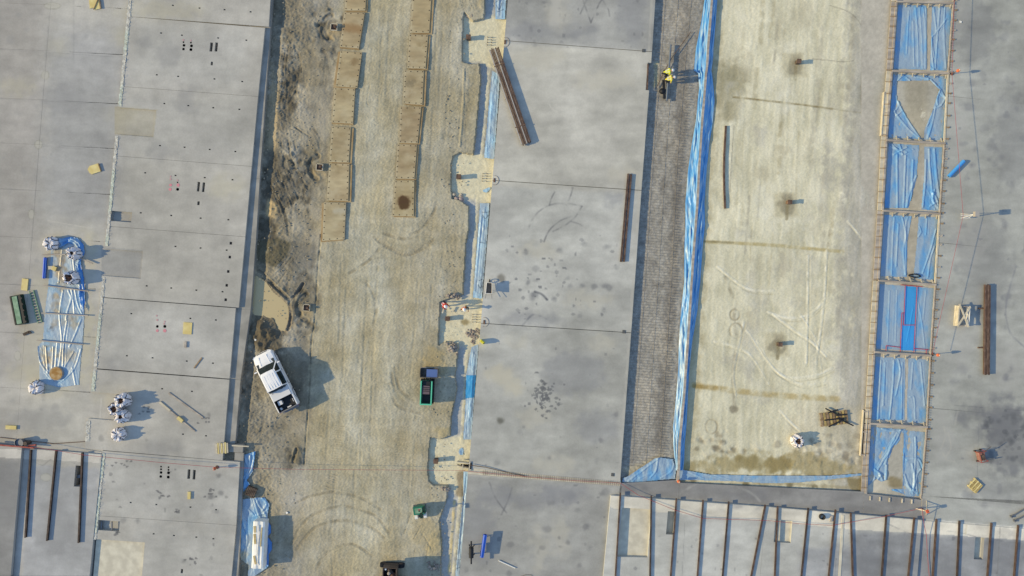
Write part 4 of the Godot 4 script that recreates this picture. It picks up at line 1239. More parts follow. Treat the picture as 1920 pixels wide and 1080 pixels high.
func sheet(label, group, poly, level, sd, dusty, fl, amp = 0.07, wd = 3.0, wr = 0.02, cut = [], base = null, extra = null):
	var lo = Vector2(1e9, 1e9)
	var hi = -lo
	for p in poly:
		lo = lo.min(Vector2(p[0], p[1])); hi = hi.max(Vector2(p[0], p[1]))
	var cv = Canvas.new(lo.x - 3, lo.y - 3, hi.x + 3, hi.y + 3, 1.0, base if base else c8(90, 148, 196))
	sheet_paint(cv, sd, dusty)
	cv.noise(sd, 16.0, 0.0, Vector3.ONE, wr * 0.7, 1.0, 1.6, 0.0, 3)
	folds(cv, fl, amp, wd * 0.75)
	var more = []
	for l in fl:
		for z in 1:
			var jx = rng.randf_range(-7, 7)
			var o = []
			for p in l: o.append([p[0] + jx + rng.randfn(0, 1), p[1] + rng.randfn(0, 3)])
			more.append(o)
	folds(cv, more, amp * 0.35, 2.2)
	if extra: extra.call(cv)
	return single("tarpaulin", cv.mesh(level, [poly], cut), M.sheet, label, "tarpaulin", group)

# folds running down a strip between two edges
func run_folds(a0, a1, b0, b1, n, sd):
	var g = RandomNumberGenerator.new()
	g.seed = sd
	var r = []
	for k in n:
		var t0 = g.randf_range(0.05, 0.95)
		var t1 = clampf(t0 + g.randf_range(-0.12, 0.12), 0.03, 0.97)
		var s0 = g.randf_range(0.0, 0.25)
		var s1 = g.randf_range(0.7, 1.0)
		var l = []
		for q in 4:
			var s = lerpf(s0, s1, q / 3.0)
			var t = lerpf(t0, t1, q / 3.0) + g.randf_range(-0.03, 0.03)
			var p = Vector2(a0[0], a0[1]).lerp(Vector2(a1[0], a1[1]), t).lerp(Vector2(b0[0], b0[1]).lerp(Vector2(b1[0], b1[1]), t), s)
			l.append([p.x, p.y])
		r.append(l)
	return r

# ---------------------------------------------------------------- draped wall and formwork
# rows: [y, left, crest-left, crest-right, right]
func drape():
	var rows = [[-150, 1334, 1344, 1349, 1358], [-40, 1326, 1336, 1341, 1349], [0, 1321, 1332, 1337, 1345], [40, 1315, 1329, 1334, 1342], [90, 1305, 1325, 1330, 1338], [110, 1303, 1324, 1329, 1337], [132, 1301, 1322, 1327, 1334], [138, 1309, 1321, 1326, 1335], [165, 1311, 1319, 1324, 1338], [190, 1308, 1317, 1322, 1340], [225, 1305, 1314, 1319, 1337], [270, 1297, 1311, 1316, 1330], [320, 1290, 1308, 1313, 1325], [380, 1285, 1305, 1310, 1321], [420, 1285, 1302, 1307, 1322], [470, 1283, 1298, 1303, 1317], [530, 1283, 1294, 1299, 1313], [545, 1281, 1293, 1298, 1311], [580, 1277, 1291, 1296, 1308], [640, 1273, 1287, 1292, 1298], [700, 1271, 1283, 1288, 1292], [740, 1268, 1280, 1285, 1290], [800, 1262, 1274, 1280, 1287], [830, 1262, 1271, 1277, 1284], [862, 1265, 1270, 1276, 1283], [882, 1266, 1270, 1275, 1281]]
	var f = thing("formwork_wall", "long low timber wall carrying the blue sheeting west of the sand bed", "formwork")
	var mb = MB.new()
	for k in rows.size() - 1:
		var a = rows[k]
		var b = rows[k + 1]
		mb.bar(W((a[2] + a[3]) * 0.5, a[0], 0.1), W((b[2] + b[3]) * 0.5, b[0], 0.1), 0.2, 0.1)
	mb.bar(W(1272, 880, 0.1), W(1270, 902, 0.1), 0.2, 0.1)
	part("top_rail", mb, M.grey_timber, f)
	mb = MB.new()
	for k in rows.size() - 1:
		var a = rows[k]
		var b = rows[k + 1]
		mb.bar(W((a[2] + a[3]) * 0.5, a[0], -0.12), W((b[2] + b[3]) * 0.5, b[0], -0.12), 0.1, 0.42)
	part("panel", mb, M.grey_timber, f)
	var y = 20.0
	while y < 0:
		if y < 130 or y > 340 or true:
			mb = MB.new()
			var x = 0.0
			for k in rows.size() - 1:
				if y >= rows[k][0] and y < rows[k + 1][0]:
					x = lerpf(rows[k][3], rows[k + 1][3], (y - rows[k][0]) / float(rows[k + 1][0] - rows[k][0]))
			mb.bar(W(x - 4, y, 0.16), W(x + 3, y + 0.4, 0.165), 0.06, 0.05)
			mb.bar(W(x - 5, y, 0.16), W(x - 5, y, -0.3), 0.05, 0.05)
			part("tie", mb, M.rust_dark, f)
		y += 22.0
	for side in 2:
		var cvH = 0.0
		var U = 14
		var st = SurfaceTool.new()
		st.begin(Mesh.PRIMITIVE_TRIANGLES)
		var n1 = FastNoiseLite.new()
		n1.seed = 60 + side
		n1.frequency = 0.03
		n1.fractal_octaves = 3
		var grid = []
		var yy = -150.0
		while yy <= 882.0:
			var r = rows[0]
			for k in rows.size() - 1:
				if yy >= rows[k][0] and yy <= rows[k + 1][0]:
					var t = (yy - rows[k][0]) / float(rows[k + 1][0] - rows[k][0])
					r = []
					for q in 5: r.append(lerpf(rows[k][q], rows[k + 1][q], t))
			var line = []
			for u in U + 1:
				var t = float(u) / U
				var x = lerpf(r[2] + 0.5, r[1], t) if side == 0 else lerpf(r[3] - 0.5, r[4], t)
				var wv = n1.get_noise_2d(u * 5.5 + yy * 0.13, yy * 0.45)
				var w2 = n1.get_noise_2d(u * 11.0 + 300 + yy * 0.3, yy * 1.1)
				var edge = 0.0 if u > 0 else 0.0
				var hh = lerpf(0.13, -0.24 if side == 0 else -0.2, pow(t, 0.75)) + (wv * 0.22 + w2 * 0.07) * sin(PI * minf(t * 0.9 + 0.08, 1.0))
				line.append([W(x, yy, maxf(hh, -0.25)), clampf(0.16 + n1.get_noise_2d(u * 9.0, yy * 0.7) * 1.2 + (0.45 if yy > 520 and side == 0 else 0.0) * clampf((yy - 520) / 160.0, 0, 1), 0.0, 0.8)])
			grid.append(line)
			yy += 2.0
		for j in grid.size():
			for u in U + 1:
				var c = c8(84, 148, 198).lerp(c8(176, 186, 192), grid[j][u][1])
				st.set_color(c.srgb_to_linear())
				st.set_smooth_group(0)
				st.add_vertex(grid[j][u][0])
		for j in grid.size() - 1:
			for u in U:
				var a = j * (U + 1) + u
				var b = a + 1
				var d = a + U + 1
				var e = d + 1
				if side == 1:
					for i in [a, b, d, b, e, d]: st.add_index(i)
				else:
					for i in [a, d, b, b, d, e]: st.add_index(i)
		st.generate_normals()
		single("tarpaulin", st.commit(), M.sheet, ["blue sheet hanging on the reinforcement side of the low timber wall", "blue sheet hanging on the sand bed side of the low timber wall"][side], "tarpaulin", "sheets on the low timber wall")
	# the corner sheets at the south end
	sheet("blue sheet with a pointed corner at the south end of the reinforcement", "", [[1166, 904], [1168, 896], [1176, 893], [1228, 859], [1236, 857], [1262, 861], [1268, 880], [1266, 898], [1200, 904]], -0.15, 71, 0.35, [[[1178, 902], [1205, 882], [1233, 860]], [[1233, 860], [1230, 882], [1220, 895]], [[1200, 896], [1222, 886]], [[1240, 896], [1258, 884], [1264, 870]]], 0.07, 5, 0.05)
	sheet("pale blue sheet strip lying along the south edge of the sand bed", "", [[1274, 880], [1284, 881], [1330, 889], [1400, 891], [1480, 892], [1560, 891], [1620, 887], [1615, 892], [1560, 899], [1500, 905], [1440, 907], [1380, 903], [1320, 901], [1274, 900]], -0.2, 73, 0.62, [[[1280, 890], [1330, 893], [1400, 896], [1480, 899], [1560, 895]], [[1290, 884], [1320, 897]], [[1310, 886], [1350, 898]], [[1340, 890], [1372, 901]], [[1400, 903], [1470, 901], [1540, 898]]], 0.05, 3, 0.03)

const IN_L := [[1693, -170], [1682, 3], [1673, 133], [1663, 263], [1656, 395], [1648, 526], [1640, 660], [1632, 794], [1625, 926]]
const IN_R := [[1800, -170], [1788, 4], [1778, 138], [1771, 268], [1762, 400], [1754, 532], [1745, 666], [1738, 800], [1727, 936]]
const CROSS := [[1682, 3, 1788, 6], [1673, 133, 1779, 138], [1663, 263, 1771, 269], [1656, 395, 1762, 401], [1648, 526, 1754, 534], [1640, 660, 1745, 667], [1632, 794, 1738, 801]]

func strip_formwork():
	var f = thing("timber_formwork", "long ladder-shaped timber formwork around the blue-sheeted strip", "formwork")
	var mb = MB.new()
	for k in IN_L.size() - 1:
		mb = MB.new()
		mb.bar(W(IN_L[k][0] - 1.5, IN_L[k][1] + 0.6, -0.02), W(IN_L[k + 1][0] - 1.5, IN_L[k + 1][1] - 0.6, -0.02), 0.16, 0.1)
		part("west_rail", mb, M.grey_timber, f)
		mb = MB.new()
		mb.bar(W(IN_L[k][0] - 0.5, IN_L[k][1] + 0.6, -0.18), W(IN_L[k + 1][0] - 0.5, IN_L[k + 1][1] - 0.6, -0.18), 0.05, 0.24)
		part("west_panel", mb, M.grey_timber, f)
		mb = MB.new()
		mb.bar(W(IN_L[k][0] - 7.2, IN_L[k][1] + 0.6, -0.06), W(IN_L[k + 1][0] - 7.2, IN_L[k + 1][1] - 0.6, -0.06), 0.34, 0.06)
		part("west_plank", mb, M.cream_timber if k % 3 != 1 else M.grey_timber, f)
		mb = MB.new()
		mb.bar(W(IN_R[k][0] - 0.5, IN_R[k][1] + 0.8, -0.02), W(IN_R[k + 1][0] - 0.5, IN_R[k + 1][1] - 0.8, -0.02), 0.14 if k in [2, 4] else 0.09, 0.1)
		part("east_rail", mb, M.cream_timber if k in [2, 4] else M.grey_timber, f)
	# spreaders with their kicker blocks
	for c in CROSS:
		var t = MB.new()
		t.bar(W(c[0] - 1, c[1], 0.03), W(c[2] + 1, c[3], 0.03), 0.15, 0.14)
		var sp = part("spreader", t, M.grey_timber, f)
		for q in 5:
			var u = 0.18 + q * 0.195
			var x = lerpf(c[0], c[2], u)
			var y = lerpf(c[1], c[3], u)
			t = MB.new()
			var sgn = 1.0 if c[1] != 263 and c[1] != 526 and c[1] != 794 else -1.0
			t.bar(W(x, y + sgn * 2.6, 0.0), W(x - 2.0, y + sgn * 9.5, -0.27), 0.09, 0.07)
			t.bar(W(x - 1.4, y + sgn * 2.4, -0.03), W(x - 2.2, y + sgn * 8.5, -0.03), 0.05, 0.04)
			part("kicker", t, M.cream_timber, sp)
	# clamps and pegs on both sides
	var g = RandomNumberGenerator.new()
	g.seed = 31
	var y = -30.0
	while y < 925.0:
		var x = xat(IN_L, y)
		var t = MB.new()
		t.bar(W(x - 10, y, -0.01), W(x - 1, y + 0.6, 0.04), 0.04, 0.03)
		t.cyl(W(x - 11, y, -0.25), W(x - 11, y, 0.0), 0.025, -1, 6)
		t.box(W(x - 2, y, 0.045), Vector3(0.12, 0.05, 0.08))
		part("clamp", t, M.brown_timber, f)
		y += g.randf_range(18, 23)
	y = -20.0
	while y < 925.0:
		var x = xat(IN_R, y)
		var t = MB.new()
		t.bar(W(x + 1, y, 0.05), W(x + 7, y + 0.6, 0.03), 0.06, 0.05)
		t.box(W(x + 6.5, y + 0.5, 0.035), Vector3(0.15, 0.07, 0.12), Basis(Vector3.UP, 0.3))
		part("peg", t, M.brown_timber if g.randf() < 0.7 else M.grey_timber, f)
		y += g.randf_range(16, 24)
	for k in 5:
		var t = MB.new()
		var x = 1632 + k * 18.0 + (6 if k > 2 else 0)
		t.bar(W(x, 930 + k * 1.6, 0.03), W(x - 0.5, 938 + k * 1.6, 0.03), 0.1, 0.06)
		part("peg", t, M.cream_timber, f)
	# row of starter bar stubs along the east rail
	var sb = MB.new()
	y = -20.0
	while y < 925.0:
		if not (y > 140 and y < 268 or y > 410 and y < 525):
			var p = W(xat(IN_R, y) + 1.2, y, 0.0)
			sb.cyl(p, p + Vector3(0, 0.12, 0), 0.022, -1, 5)
		y += 3.2
	part("starter_bars", sb, M.rust_dark, f, "", "stuff")
	# sheets, bay by bay
	var GR = "blue sheets in the bays of the timber frame"
	var L = BAYF + 0.03
	var q = func(y0, y1, l0, r0, l1, r1): return [[l0, y0], [r0, y0 + (r0 - l0) * 0.04], [r1, y1 + (r1 - l1) * 0.04], [l1, y1]]
	sheet("blue sheet in the cut-off northernmost bay of the timber frame", GR, [[1686, -60], [1790, -55], [1786, 1], [1684, -2]], L, 80, 0.2, run_folds([1690, -60], [1788, -55], [1686, -3], [1784, 0], 5, 1))
	sheet("smooth blue sheet in the second bay from the north, west of the brown gap", GR, q.call(8, 129, 1684, 1738, 1675, 1737), L, 81, 0.42, [[[1716, 14], [1720, 60], [1722, 126]], [[1724, 14], [1728, 70], [1730, 128]], [[1731, 14], [1735, 60], [1734, 128]], [[1736, 16], [1737, 70], [1736, 128]], [[1712, 40], [1714, 124]], [[1704, 20], [1700, 100]]], 0.06, 3.5)
	sheet("creased blue sheet in the second bay from the north, east of the brown gap", GR, q.call(11, 132, 1747, 1785, 1743, 1776), L, 82, 0.5, [[[1750, 14], [1755, 60], [1746, 74], [1750, 130]], [[1762, 14], [1758, 60], [1754, 128]], [[1772, 14], [1770, 60], [1774, 128]], [[1746, 74], [1752, 110]], [[1774, 36], [1764, 50], [1757, 58]], [[1745, 126], [1752, 132], [1760, 132]]], 0.07, 4)
	var hole = [[1682, 153], [1707, 152], [1742, 151], [1760, 168], [1750, 200], [1742, 220], [1733, 243], [1732, 264], [1725, 257], [1700, 220], [1682, 187]]
	sheet("blue sheet torn open around a wide hole in the third bay", GR, [[1675, 138], [1777, 143], [1770, 264], [1665, 258]], L, 83, 0.36, [[[1678, 158], [1690, 144], [1704, 142], [1740, 147]], [[1740, 148], [1752, 158], [1764, 176], [1773, 184]], [[1746, 150], [1760, 164], [1772, 182]], [[1773, 184], [1764, 198], [1756, 202]], [[1762, 168], [1757, 186], [1758, 196]], [[1680, 180], [1688, 200], [1712, 240], [1726, 258]], [[1674, 206], [1686, 222], [1704, 242], [1722, 258]], [[1684, 190], [1684, 200], [1676, 210]], [[1748, 205], [1744, 222], [1738, 236]], [[1754, 200], [1748, 230], [1740, 258]], [[1690, 210], [1680, 216]], [[1700, 146], [1708, 152]]], 0.09, 4.5, 0.03, [hole])
	sheet("wide blue sheet in the fourth bay from the north, bunched at its north end", GR, [[1666, 268], [1724, 272], [1718, 340], [1703, 391], [1658, 390]], L, 84, 0.32, [[[1682, 290], [1683, 390]], [[1698, 292], [1694, 390]], [[1712, 300], [1708, 380]], [[1668, 274], [1690, 282], [1712, 280]], [[1672, 270], [1690, 288], [1700, 286]], [[1676, 290], [1700, 276]], [[1686, 268], [1692, 290]], [[1718, 330], [1706, 360], [1700, 388]]], 0.09, 4.5)
	sheet("narrow rumpled blue sheet in the fourth bay from the north along the east rail", GR, [[1733, 274], [1768, 276], [1760, 396], [1727, 393], [1732, 330]], L, 85, 0.3, [[[1742, 280], [1744, 320], [1750, 380]], [[1752, 280], [1756, 330], [1762, 370]], [[1746, 360], [1756, 372], [1760, 392]], [[1752, 356], [1748, 372], [1758, 390]], [[1736, 300], [1734, 350], [1730, 388]], [[1744, 386], [1758, 378]]], 0.1, 5)
	sheet("blue sheet with long creases in the fifth bay, west of the gap", GR, [[1658, 402], [1710, 405], [1702, 450], [1700, 520], [1650, 518]], L, 86, 0.42, [[[1677, 408], [1674, 450], [1672, 515]], [[1692, 408], [1698, 440], [1694, 470], [1697, 515]], [[1702, 408], [1698, 430], [1698, 515]], [[1684, 420], [1680, 500]]], 0.07, 4)
	sheet("blue sheet with slanting creases in the fifth bay, east of the gap", GR, [[1722, 405], [1759, 407], [1751, 526], [1712, 522], [1718, 460]], L, 87, 0.45, [[[1724, 425], [1727, 435], [1722, 444]], [[1755, 430], [1744, 470], [1730, 512]], [[1752, 462], [1744, 490], [1740, 520]], [[1738, 410], [1736, 440]], [[1700, 516], [1716, 524], [1730, 518]]], 0.07, 4)
	var vivid = func(cv):
		var c = c8(52, 144, 206)
		cv.fill([[1698, 535], [1719, 535], [1716, 609], [1695, 609]], c, 0.92, 0.0, 0)
		cv.fill([[1692, 610], [1716, 610], [1713, 662], [1688, 660]], c8(52, 146, 214), 0.92, 0.0, 0)
	sheet("taut pale blue sheet with a red-framed bright strip, in the sixth bay", GR, [[1650, 532], [1752, 540], [1744, 660], [1642, 654]], L, 88, 0.62, [[[1668, 545], [1664, 640]], [[1682, 545], [1679, 640]], [[1720, 560], [1728, 600], [1734, 650]], [[1736, 545], [1731, 600]], [[1700, 640], [1708, 600], [1712, 580]]], 0.045, 3, 0.012, [], null, vivid)
	sheet("blue sheet in the seventh bay with a narrow dark slit on its east side", GR, [[1642, 668], [1698, 671], [1697, 730], [1696, 789], [1634, 787]], L, 89, 0.36, [[[1652, 676], [1646, 785]], [[1676, 676], [1674, 720], [1668, 785]], [[1684, 674], [1688, 700], [1680, 740]], [[1660, 680], [1656, 760]], [[1692, 680], [1690, 785]]], 0.075, 4)
	sheet("dusty blue sheet in the seventh bay, east of the narrow slit", GR, [[1703, 671], [1743, 674], [1736, 794], [1700, 792], [1701, 730]], L, 90, 0.55, [[[1706, 744], [1714, 746], [1716, 785]], [[1726, 680], [1730, 720], [1734, 760]], [[1712, 680], [1708, 730]]], 0.06, 4)
	sheet("blue sheet gathered into a slanting roll in the southernmost bay", GR, [[1634, 800], [1686, 804], [1700, 803], [1690, 822], [1672, 846], [1665, 872], [1662, 900], [1652, 904], [1642, 898], [1627, 912], [1629, 860]], L, 91, 0.28, [[[1688, 806], [1678, 828], [1660, 856], [1646, 880]], [[1682, 812], [1668, 840], [1660, 870]], [[1654, 804], [1676, 808], [1690, 806]], [[1640, 880], [1650, 890], [1640, 906]], [[1662, 872], [1660, 900]], [[1648, 888], [1656, 902]], [[1640, 896], [1632, 908]]], 0.12, 5, 0.04)
	sheet("limp pale blue sheet in the southernmost bay along the east rail", GR, [[1694, 806], [1736, 810], [1726, 930], [1700, 932], [1692, 926], [1672, 920], [1670, 917], [1692, 917], [1691, 870], [1693, 840]], L, 92, 0.52, [[[1716, 820], [1717, 850], [1712, 925]], [[1710, 870], [1714, 900], [1710, 922]], [[1696, 890], [1704, 912], [1716, 922]], [[1700, 908], [1708, 920]], [[1726, 880], [1718, 895], [1720, 926]], [[1694, 850], [1692, 910]], [[1676, 918], [1690, 926]], [[1732, 880], [1722, 860], [1700, 862]]], 0.1, 5, 0.04)
	# red marking lines laid out on the sixth bay's sheet
	var k = 0
	var rl = ["red marking line across the north end of the bright blue strip", "red marking line along the west side of the bright strip, upper length", "red marking line along the bright strip's whole east side", "red marking line across the middle of the bright blue strip", "short red marking line stepping west of the bright strip", "red marking line along the west side of the bright strip, lower length", "red marking line reaching west from the bright strip's south end", "short red marking line turning south at the western tip", "red marking line reaching east from the bright strip's south end", "short red marking line turning south at the eastern tip"]
	for l in [[1689, 534, 1730, 537.5], [1697.5, 536, 1694.5, 609], [1719.5, 536, 1713.5, 661], [1694, 609.5, 1716.5, 609.5], [1690.5, 586.5, 1696, 587], [1691, 587, 1688, 660], [1661.5, 648, 1689.5, 651.5], [1661.8, 648.5, 1661.2, 658], [1714, 653.5, 1741, 655.5], [1737, 656, 1736.6, 664]]:
		var t = MB.new()
		t.bar(W(l[0], l[1], L + 0.075), W(l[2], l[3], L + 0.075), 0.045, 0.02)
		single("marking_tape", t, M.red_tape, rl[k], "tape", "red lines on the sixth bay's sheet")
		k += 1

func slab_edge_sheets():
	var GR = "blue sheet strips along the middle floor's west edge"
	var L = -0.5
	var pale = c8(150, 186, 210)
	var ink = func(marks): return func(cv):
		for l in marks: cv.stroke(l, 1.6, c8(52, 64, 78), 0.8, 0, 0.3)
	var e = func(poly): return poly
	sheet("northernmost blue strip beside the middle floor, cut off by the north edge", GR, [[933, -150], [958, -150], [947, 36], [928, 36], [929, 0]], L, 61, 0.3, run_folds([936, -100], [954, -100], [930, 34], [945, 34], 4, 2), 0.055, 4, 0.04, [], pale, ink.call([[[931, 10], [936, 18], [941, 6]], [[933, 22], [944, 18]], [[930, 4], [936, 0]]]))
	sheet("long blue strip beside the pipe bundle's western side", GR, [[922, 132], [938, 140], [934, 200], [927, 294], [926, 299], [907, 296], [914, 220]], L, 62, 0.3, run_folds([924, 136], [936, 136], [910, 294], [926, 294], 5, 3), 0.055, 4, 0.05, [], pale)
	sheet("small blue scrap on the sand pad beside the ring, east of the stones", GR, [[904, 356], [918, 350], [920, 354], [912, 362], [906, 360]], -0.62, 63, 0.2, [], 0.05, 4, 0.05, [], pale)
	sheet("long blue strip with dark scrawl, west of the wheelbarrow", GR, [[900, 380], [918, 381], [914, 440], [904, 561], [886, 558], [893, 470]], L, 64, 0.32, run_folds([902, 384], [916, 384], [888, 556], [904, 556], 5, 4), 0.055, 4, 0.05, [], pale, ink.call([[[905, 398], [914, 398]], [[905, 404], [910, 410], [915, 404]], [[898, 526], [904, 524]], [[897, 534], [901, 540], [906, 528]], [[903, 545], [905, 530]], [[900, 454], [908, 456]]]))
	sheet("blue strip with a brighter overlapping piece, east of the green loader", GR, [[884, 650], [898, 644], [896, 672], [893, 705], [889, 755], [884, 824], [868, 824], [872, 760], [874, 700]], L, 65, 0.45, run_folds([886, 654], [896, 654], [870, 822], [884, 822], 5, 5), 0.055, 4, 0.05, [], pale, func(cv): cv.fill([[874, 704], [893, 704], [890, 746], [878, 746], [869, 748]], c8(50, 138, 192), 0.95, 0.05, 1))
	sheet("small round blue scrap on the southern sand pad", GR, [[861, 842], [866, 838], [870, 844], [868, 853], [862, 854], [859, 848]], -0.64, 66, 0.25, [], 0.05, 4, 0.06, [], pale)
	sheet("narrow blue strip running south from the ladder-framed pit", GR, [[869, 884], [879, 883], [877, 940], [872, 1000], [864, 1080], [856, 1240], [840, 1240], [853, 1080], [862, 990], [868, 930]], L, 67, 0.35, run_folds([871, 888], [877, 888], [854, 1076], [864, 1076], 6, 6), 0.055, 3.5, 0.05, [], pale, ink.call([[[868, 935], [873, 945]], [[858, 1050], [866, 1048]], [[862, 1050], [863, 1075]], [[856, 1066], [862, 1064]]]))

func west_sheets():
	var L = -0.1
	sheet("big faded blue sheet with brown stains laid on the western floor under four battens", "", [[92, 446], [152, 448], [158, 470], [150, 485], [158, 560], [158, 600], [155, 645], [152, 670], [148, 722], [112, 727], [74, 718], [74, 690], [70, 650], [80, 638], [84, 580], [90, 535], [95, 480]], L, 41, 0.56, [[[118, 545], [112, 590], [116, 640], [110, 690]], [[128, 545], [134, 560], [128, 580], [124, 600]], [[140, 540], [146, 570], [156, 592]], [[134, 540], [138, 565], [140, 590]], [[150, 540], [154, 580]], [[126, 600], [120, 640], [118, 690]], [[70, 650], [76, 680], [94, 705], [104, 722]], [[152, 655], [140, 690], [120, 712]], [[138, 660], [120, 690]], [[86, 650], [90, 700]], [[100, 650], [98, 690]], [[152, 600], [140, 630], [130, 650]], [[118, 460], [110, 530]], [[136, 470], [142, 520], [152, 540]], [[108, 640], [104, 690]], [[112, 725], [96, 712], [86, 700]], [[136, 690], [142, 722]]], 0.07, 4, 0.02, [], c8(118, 158, 186), func(cv):
		for a in [[106, 570, 6, 22, 0.6], [112, 490, 9, 40, 0.55], [86, 670, 8, 22, 0.6], [98, 665, 6, 20, 0.5], [126, 668, 18, 14, 0.4], [104, 606, 10, 5, 0.4], [130, 600, 14, 12, 0.3], [116, 520, 7, 30, 0.45], [142, 604, 8, 14, 0.35]]:
			cv.blob(a[0], a[1], a[2], a[3], c8(150, 122, 84), a[4], 0, 1.0, 8)
		for k in 14:
			cv.blob(90 + rng.randfn(0, 5), 614 + rng.randfn(0, 4), 1.6, 1.3, c8(80, 86, 92), 0.7, 0, 0.5, 2))
	sheet("deep blue crumpled sheet looping around the three bags on the western floor", "", [[102, 447], [118, 446], [132, 443], [146, 446], [157, 458], [160, 474], [154, 484], [152, 492], [157, 520], [160, 548], [158, 590], [148, 560], [146, 545], [152, 530], [143, 508], [140, 492], [150, 480], [148, 466], [140, 460], [128, 456], [116, 464], [103, 466]], -0.02, 42, 0.06, [[[104, 456], [118, 452], [132, 449], [148, 454], [156, 470]], [[120, 460], [132, 452], [144, 458]], [[112, 448], [118, 462]], [[152, 462], [154, 480], [146, 492]], [[146, 496], [152, 520], [157, 545]], [[143, 500], [150, 525], [150, 555]], [[134, 446], [150, 460], [152, 476]], [[154, 550], [157, 586]], [[150, 545], [152, 570]]], 0.13, 5, 0.06, [], c8(40, 112, 186))
	for b in [[[80, 477.5, 126, 477], "batten across the north of the faded sheet beside the blue roll"], [[80, 535, 166, 546], "batten across the faded sheet just below the open bag"], [[78, 587, 165, 592], "batten across the faded sheet from the little ladder's foot"], [[69, 638, 156, 646], "southernmost batten across the faded sheet"], [[143, 481, 174, 494], "short batten poking east from under the crumpled blue sheet"]]:
		var t = MB.new()
		var l = b[0]
		t.bar(W(l[0], l[1], 0.06), W(l[2], l[3], 0.06), 0.09, 0.09)
		single("batten", t, M.grey_timber, "grey timber " + b[1], "batten", "battens on the faded sheet")
	# the round lid lying on it
	var t = thing("round_cover", "round rusty brown cover lying on the south end of the faded sheet", "cover", W(107, 700, -0.08))
	var mb = MB.new()
	mb.cyl(Vector3(0, 0, 0), Vector3(0, 0.14, 0), 0.58, -1, 32)
	part("drum", mb, M.grey_timber, t)
	mb = MB.new()
	mb.cyl(Vector3(0, 0.14, 0), Vector3(0, 0.16, 0), 0.54, -1, 32)
	part("top_disc", mb, nmat(c8(150, 112, 62), c8(176, 150, 110), 0.9, 0.5, 8), t)
	# sheets on the clay beside the south-west panels
	sheet("twisted blue sheet hanging down beside the ledge, north of the dark pallet", "", [[458, 852], [480, 845], [478, 862], [474, 885], [464, 900], [470, 908], [462, 915], [456, 924], [453, 905], [456, 890]], -0.38, 43, 0.2, [[[476, 848], [474, 875], [462, 895], [457, 915]], [[470, 855], [466, 880], [456, 896]], [[464, 900], [470, 908]], [[460, 858], [464, 872]]], 0.14, 5, 0.06)
	sheet("wide crumpled blue sheet under the long white bundle", "", [[450, 936], [478, 933], [496, 932], [506, 945], [503, 962], [502, 975], [508, 985], [508, 1000], [503, 1006], [510, 1016], [511, 1030], [504, 1040], [505, 1060], [500, 1066], [478, 1080], [464, 1080], [466, 1060], [452, 1050], [446, 1030], [447, 990]], -0.4, 44, 0.4, [[[480, 934], [488, 950], [496, 960], [502, 975]], [[492, 934], [500, 945], [492, 958]], [[476, 936], [484, 960], [490, 974]], [[460, 950], [476, 965]], [[456, 980], [464, 1010], [456, 1040]], [[500, 1008], [505, 1024], [502, 1046]], [[498, 984], [504, 994]], [[452, 960], [458, 990]], [[476, 968], [496, 962]], [[500, 1040], [504, 1062]]], 0.1, 5, 0.06, [], null, func(cv):
		cv.fill([[490, 976], [512, 976], [512, 1062], [490, 1062]], c8(34, 96, 176), 0.7, 0, 6)
		cv.blob(452, 1055, 14, 22, c8(166, 146, 100), 0.6, 0, 1, 8))

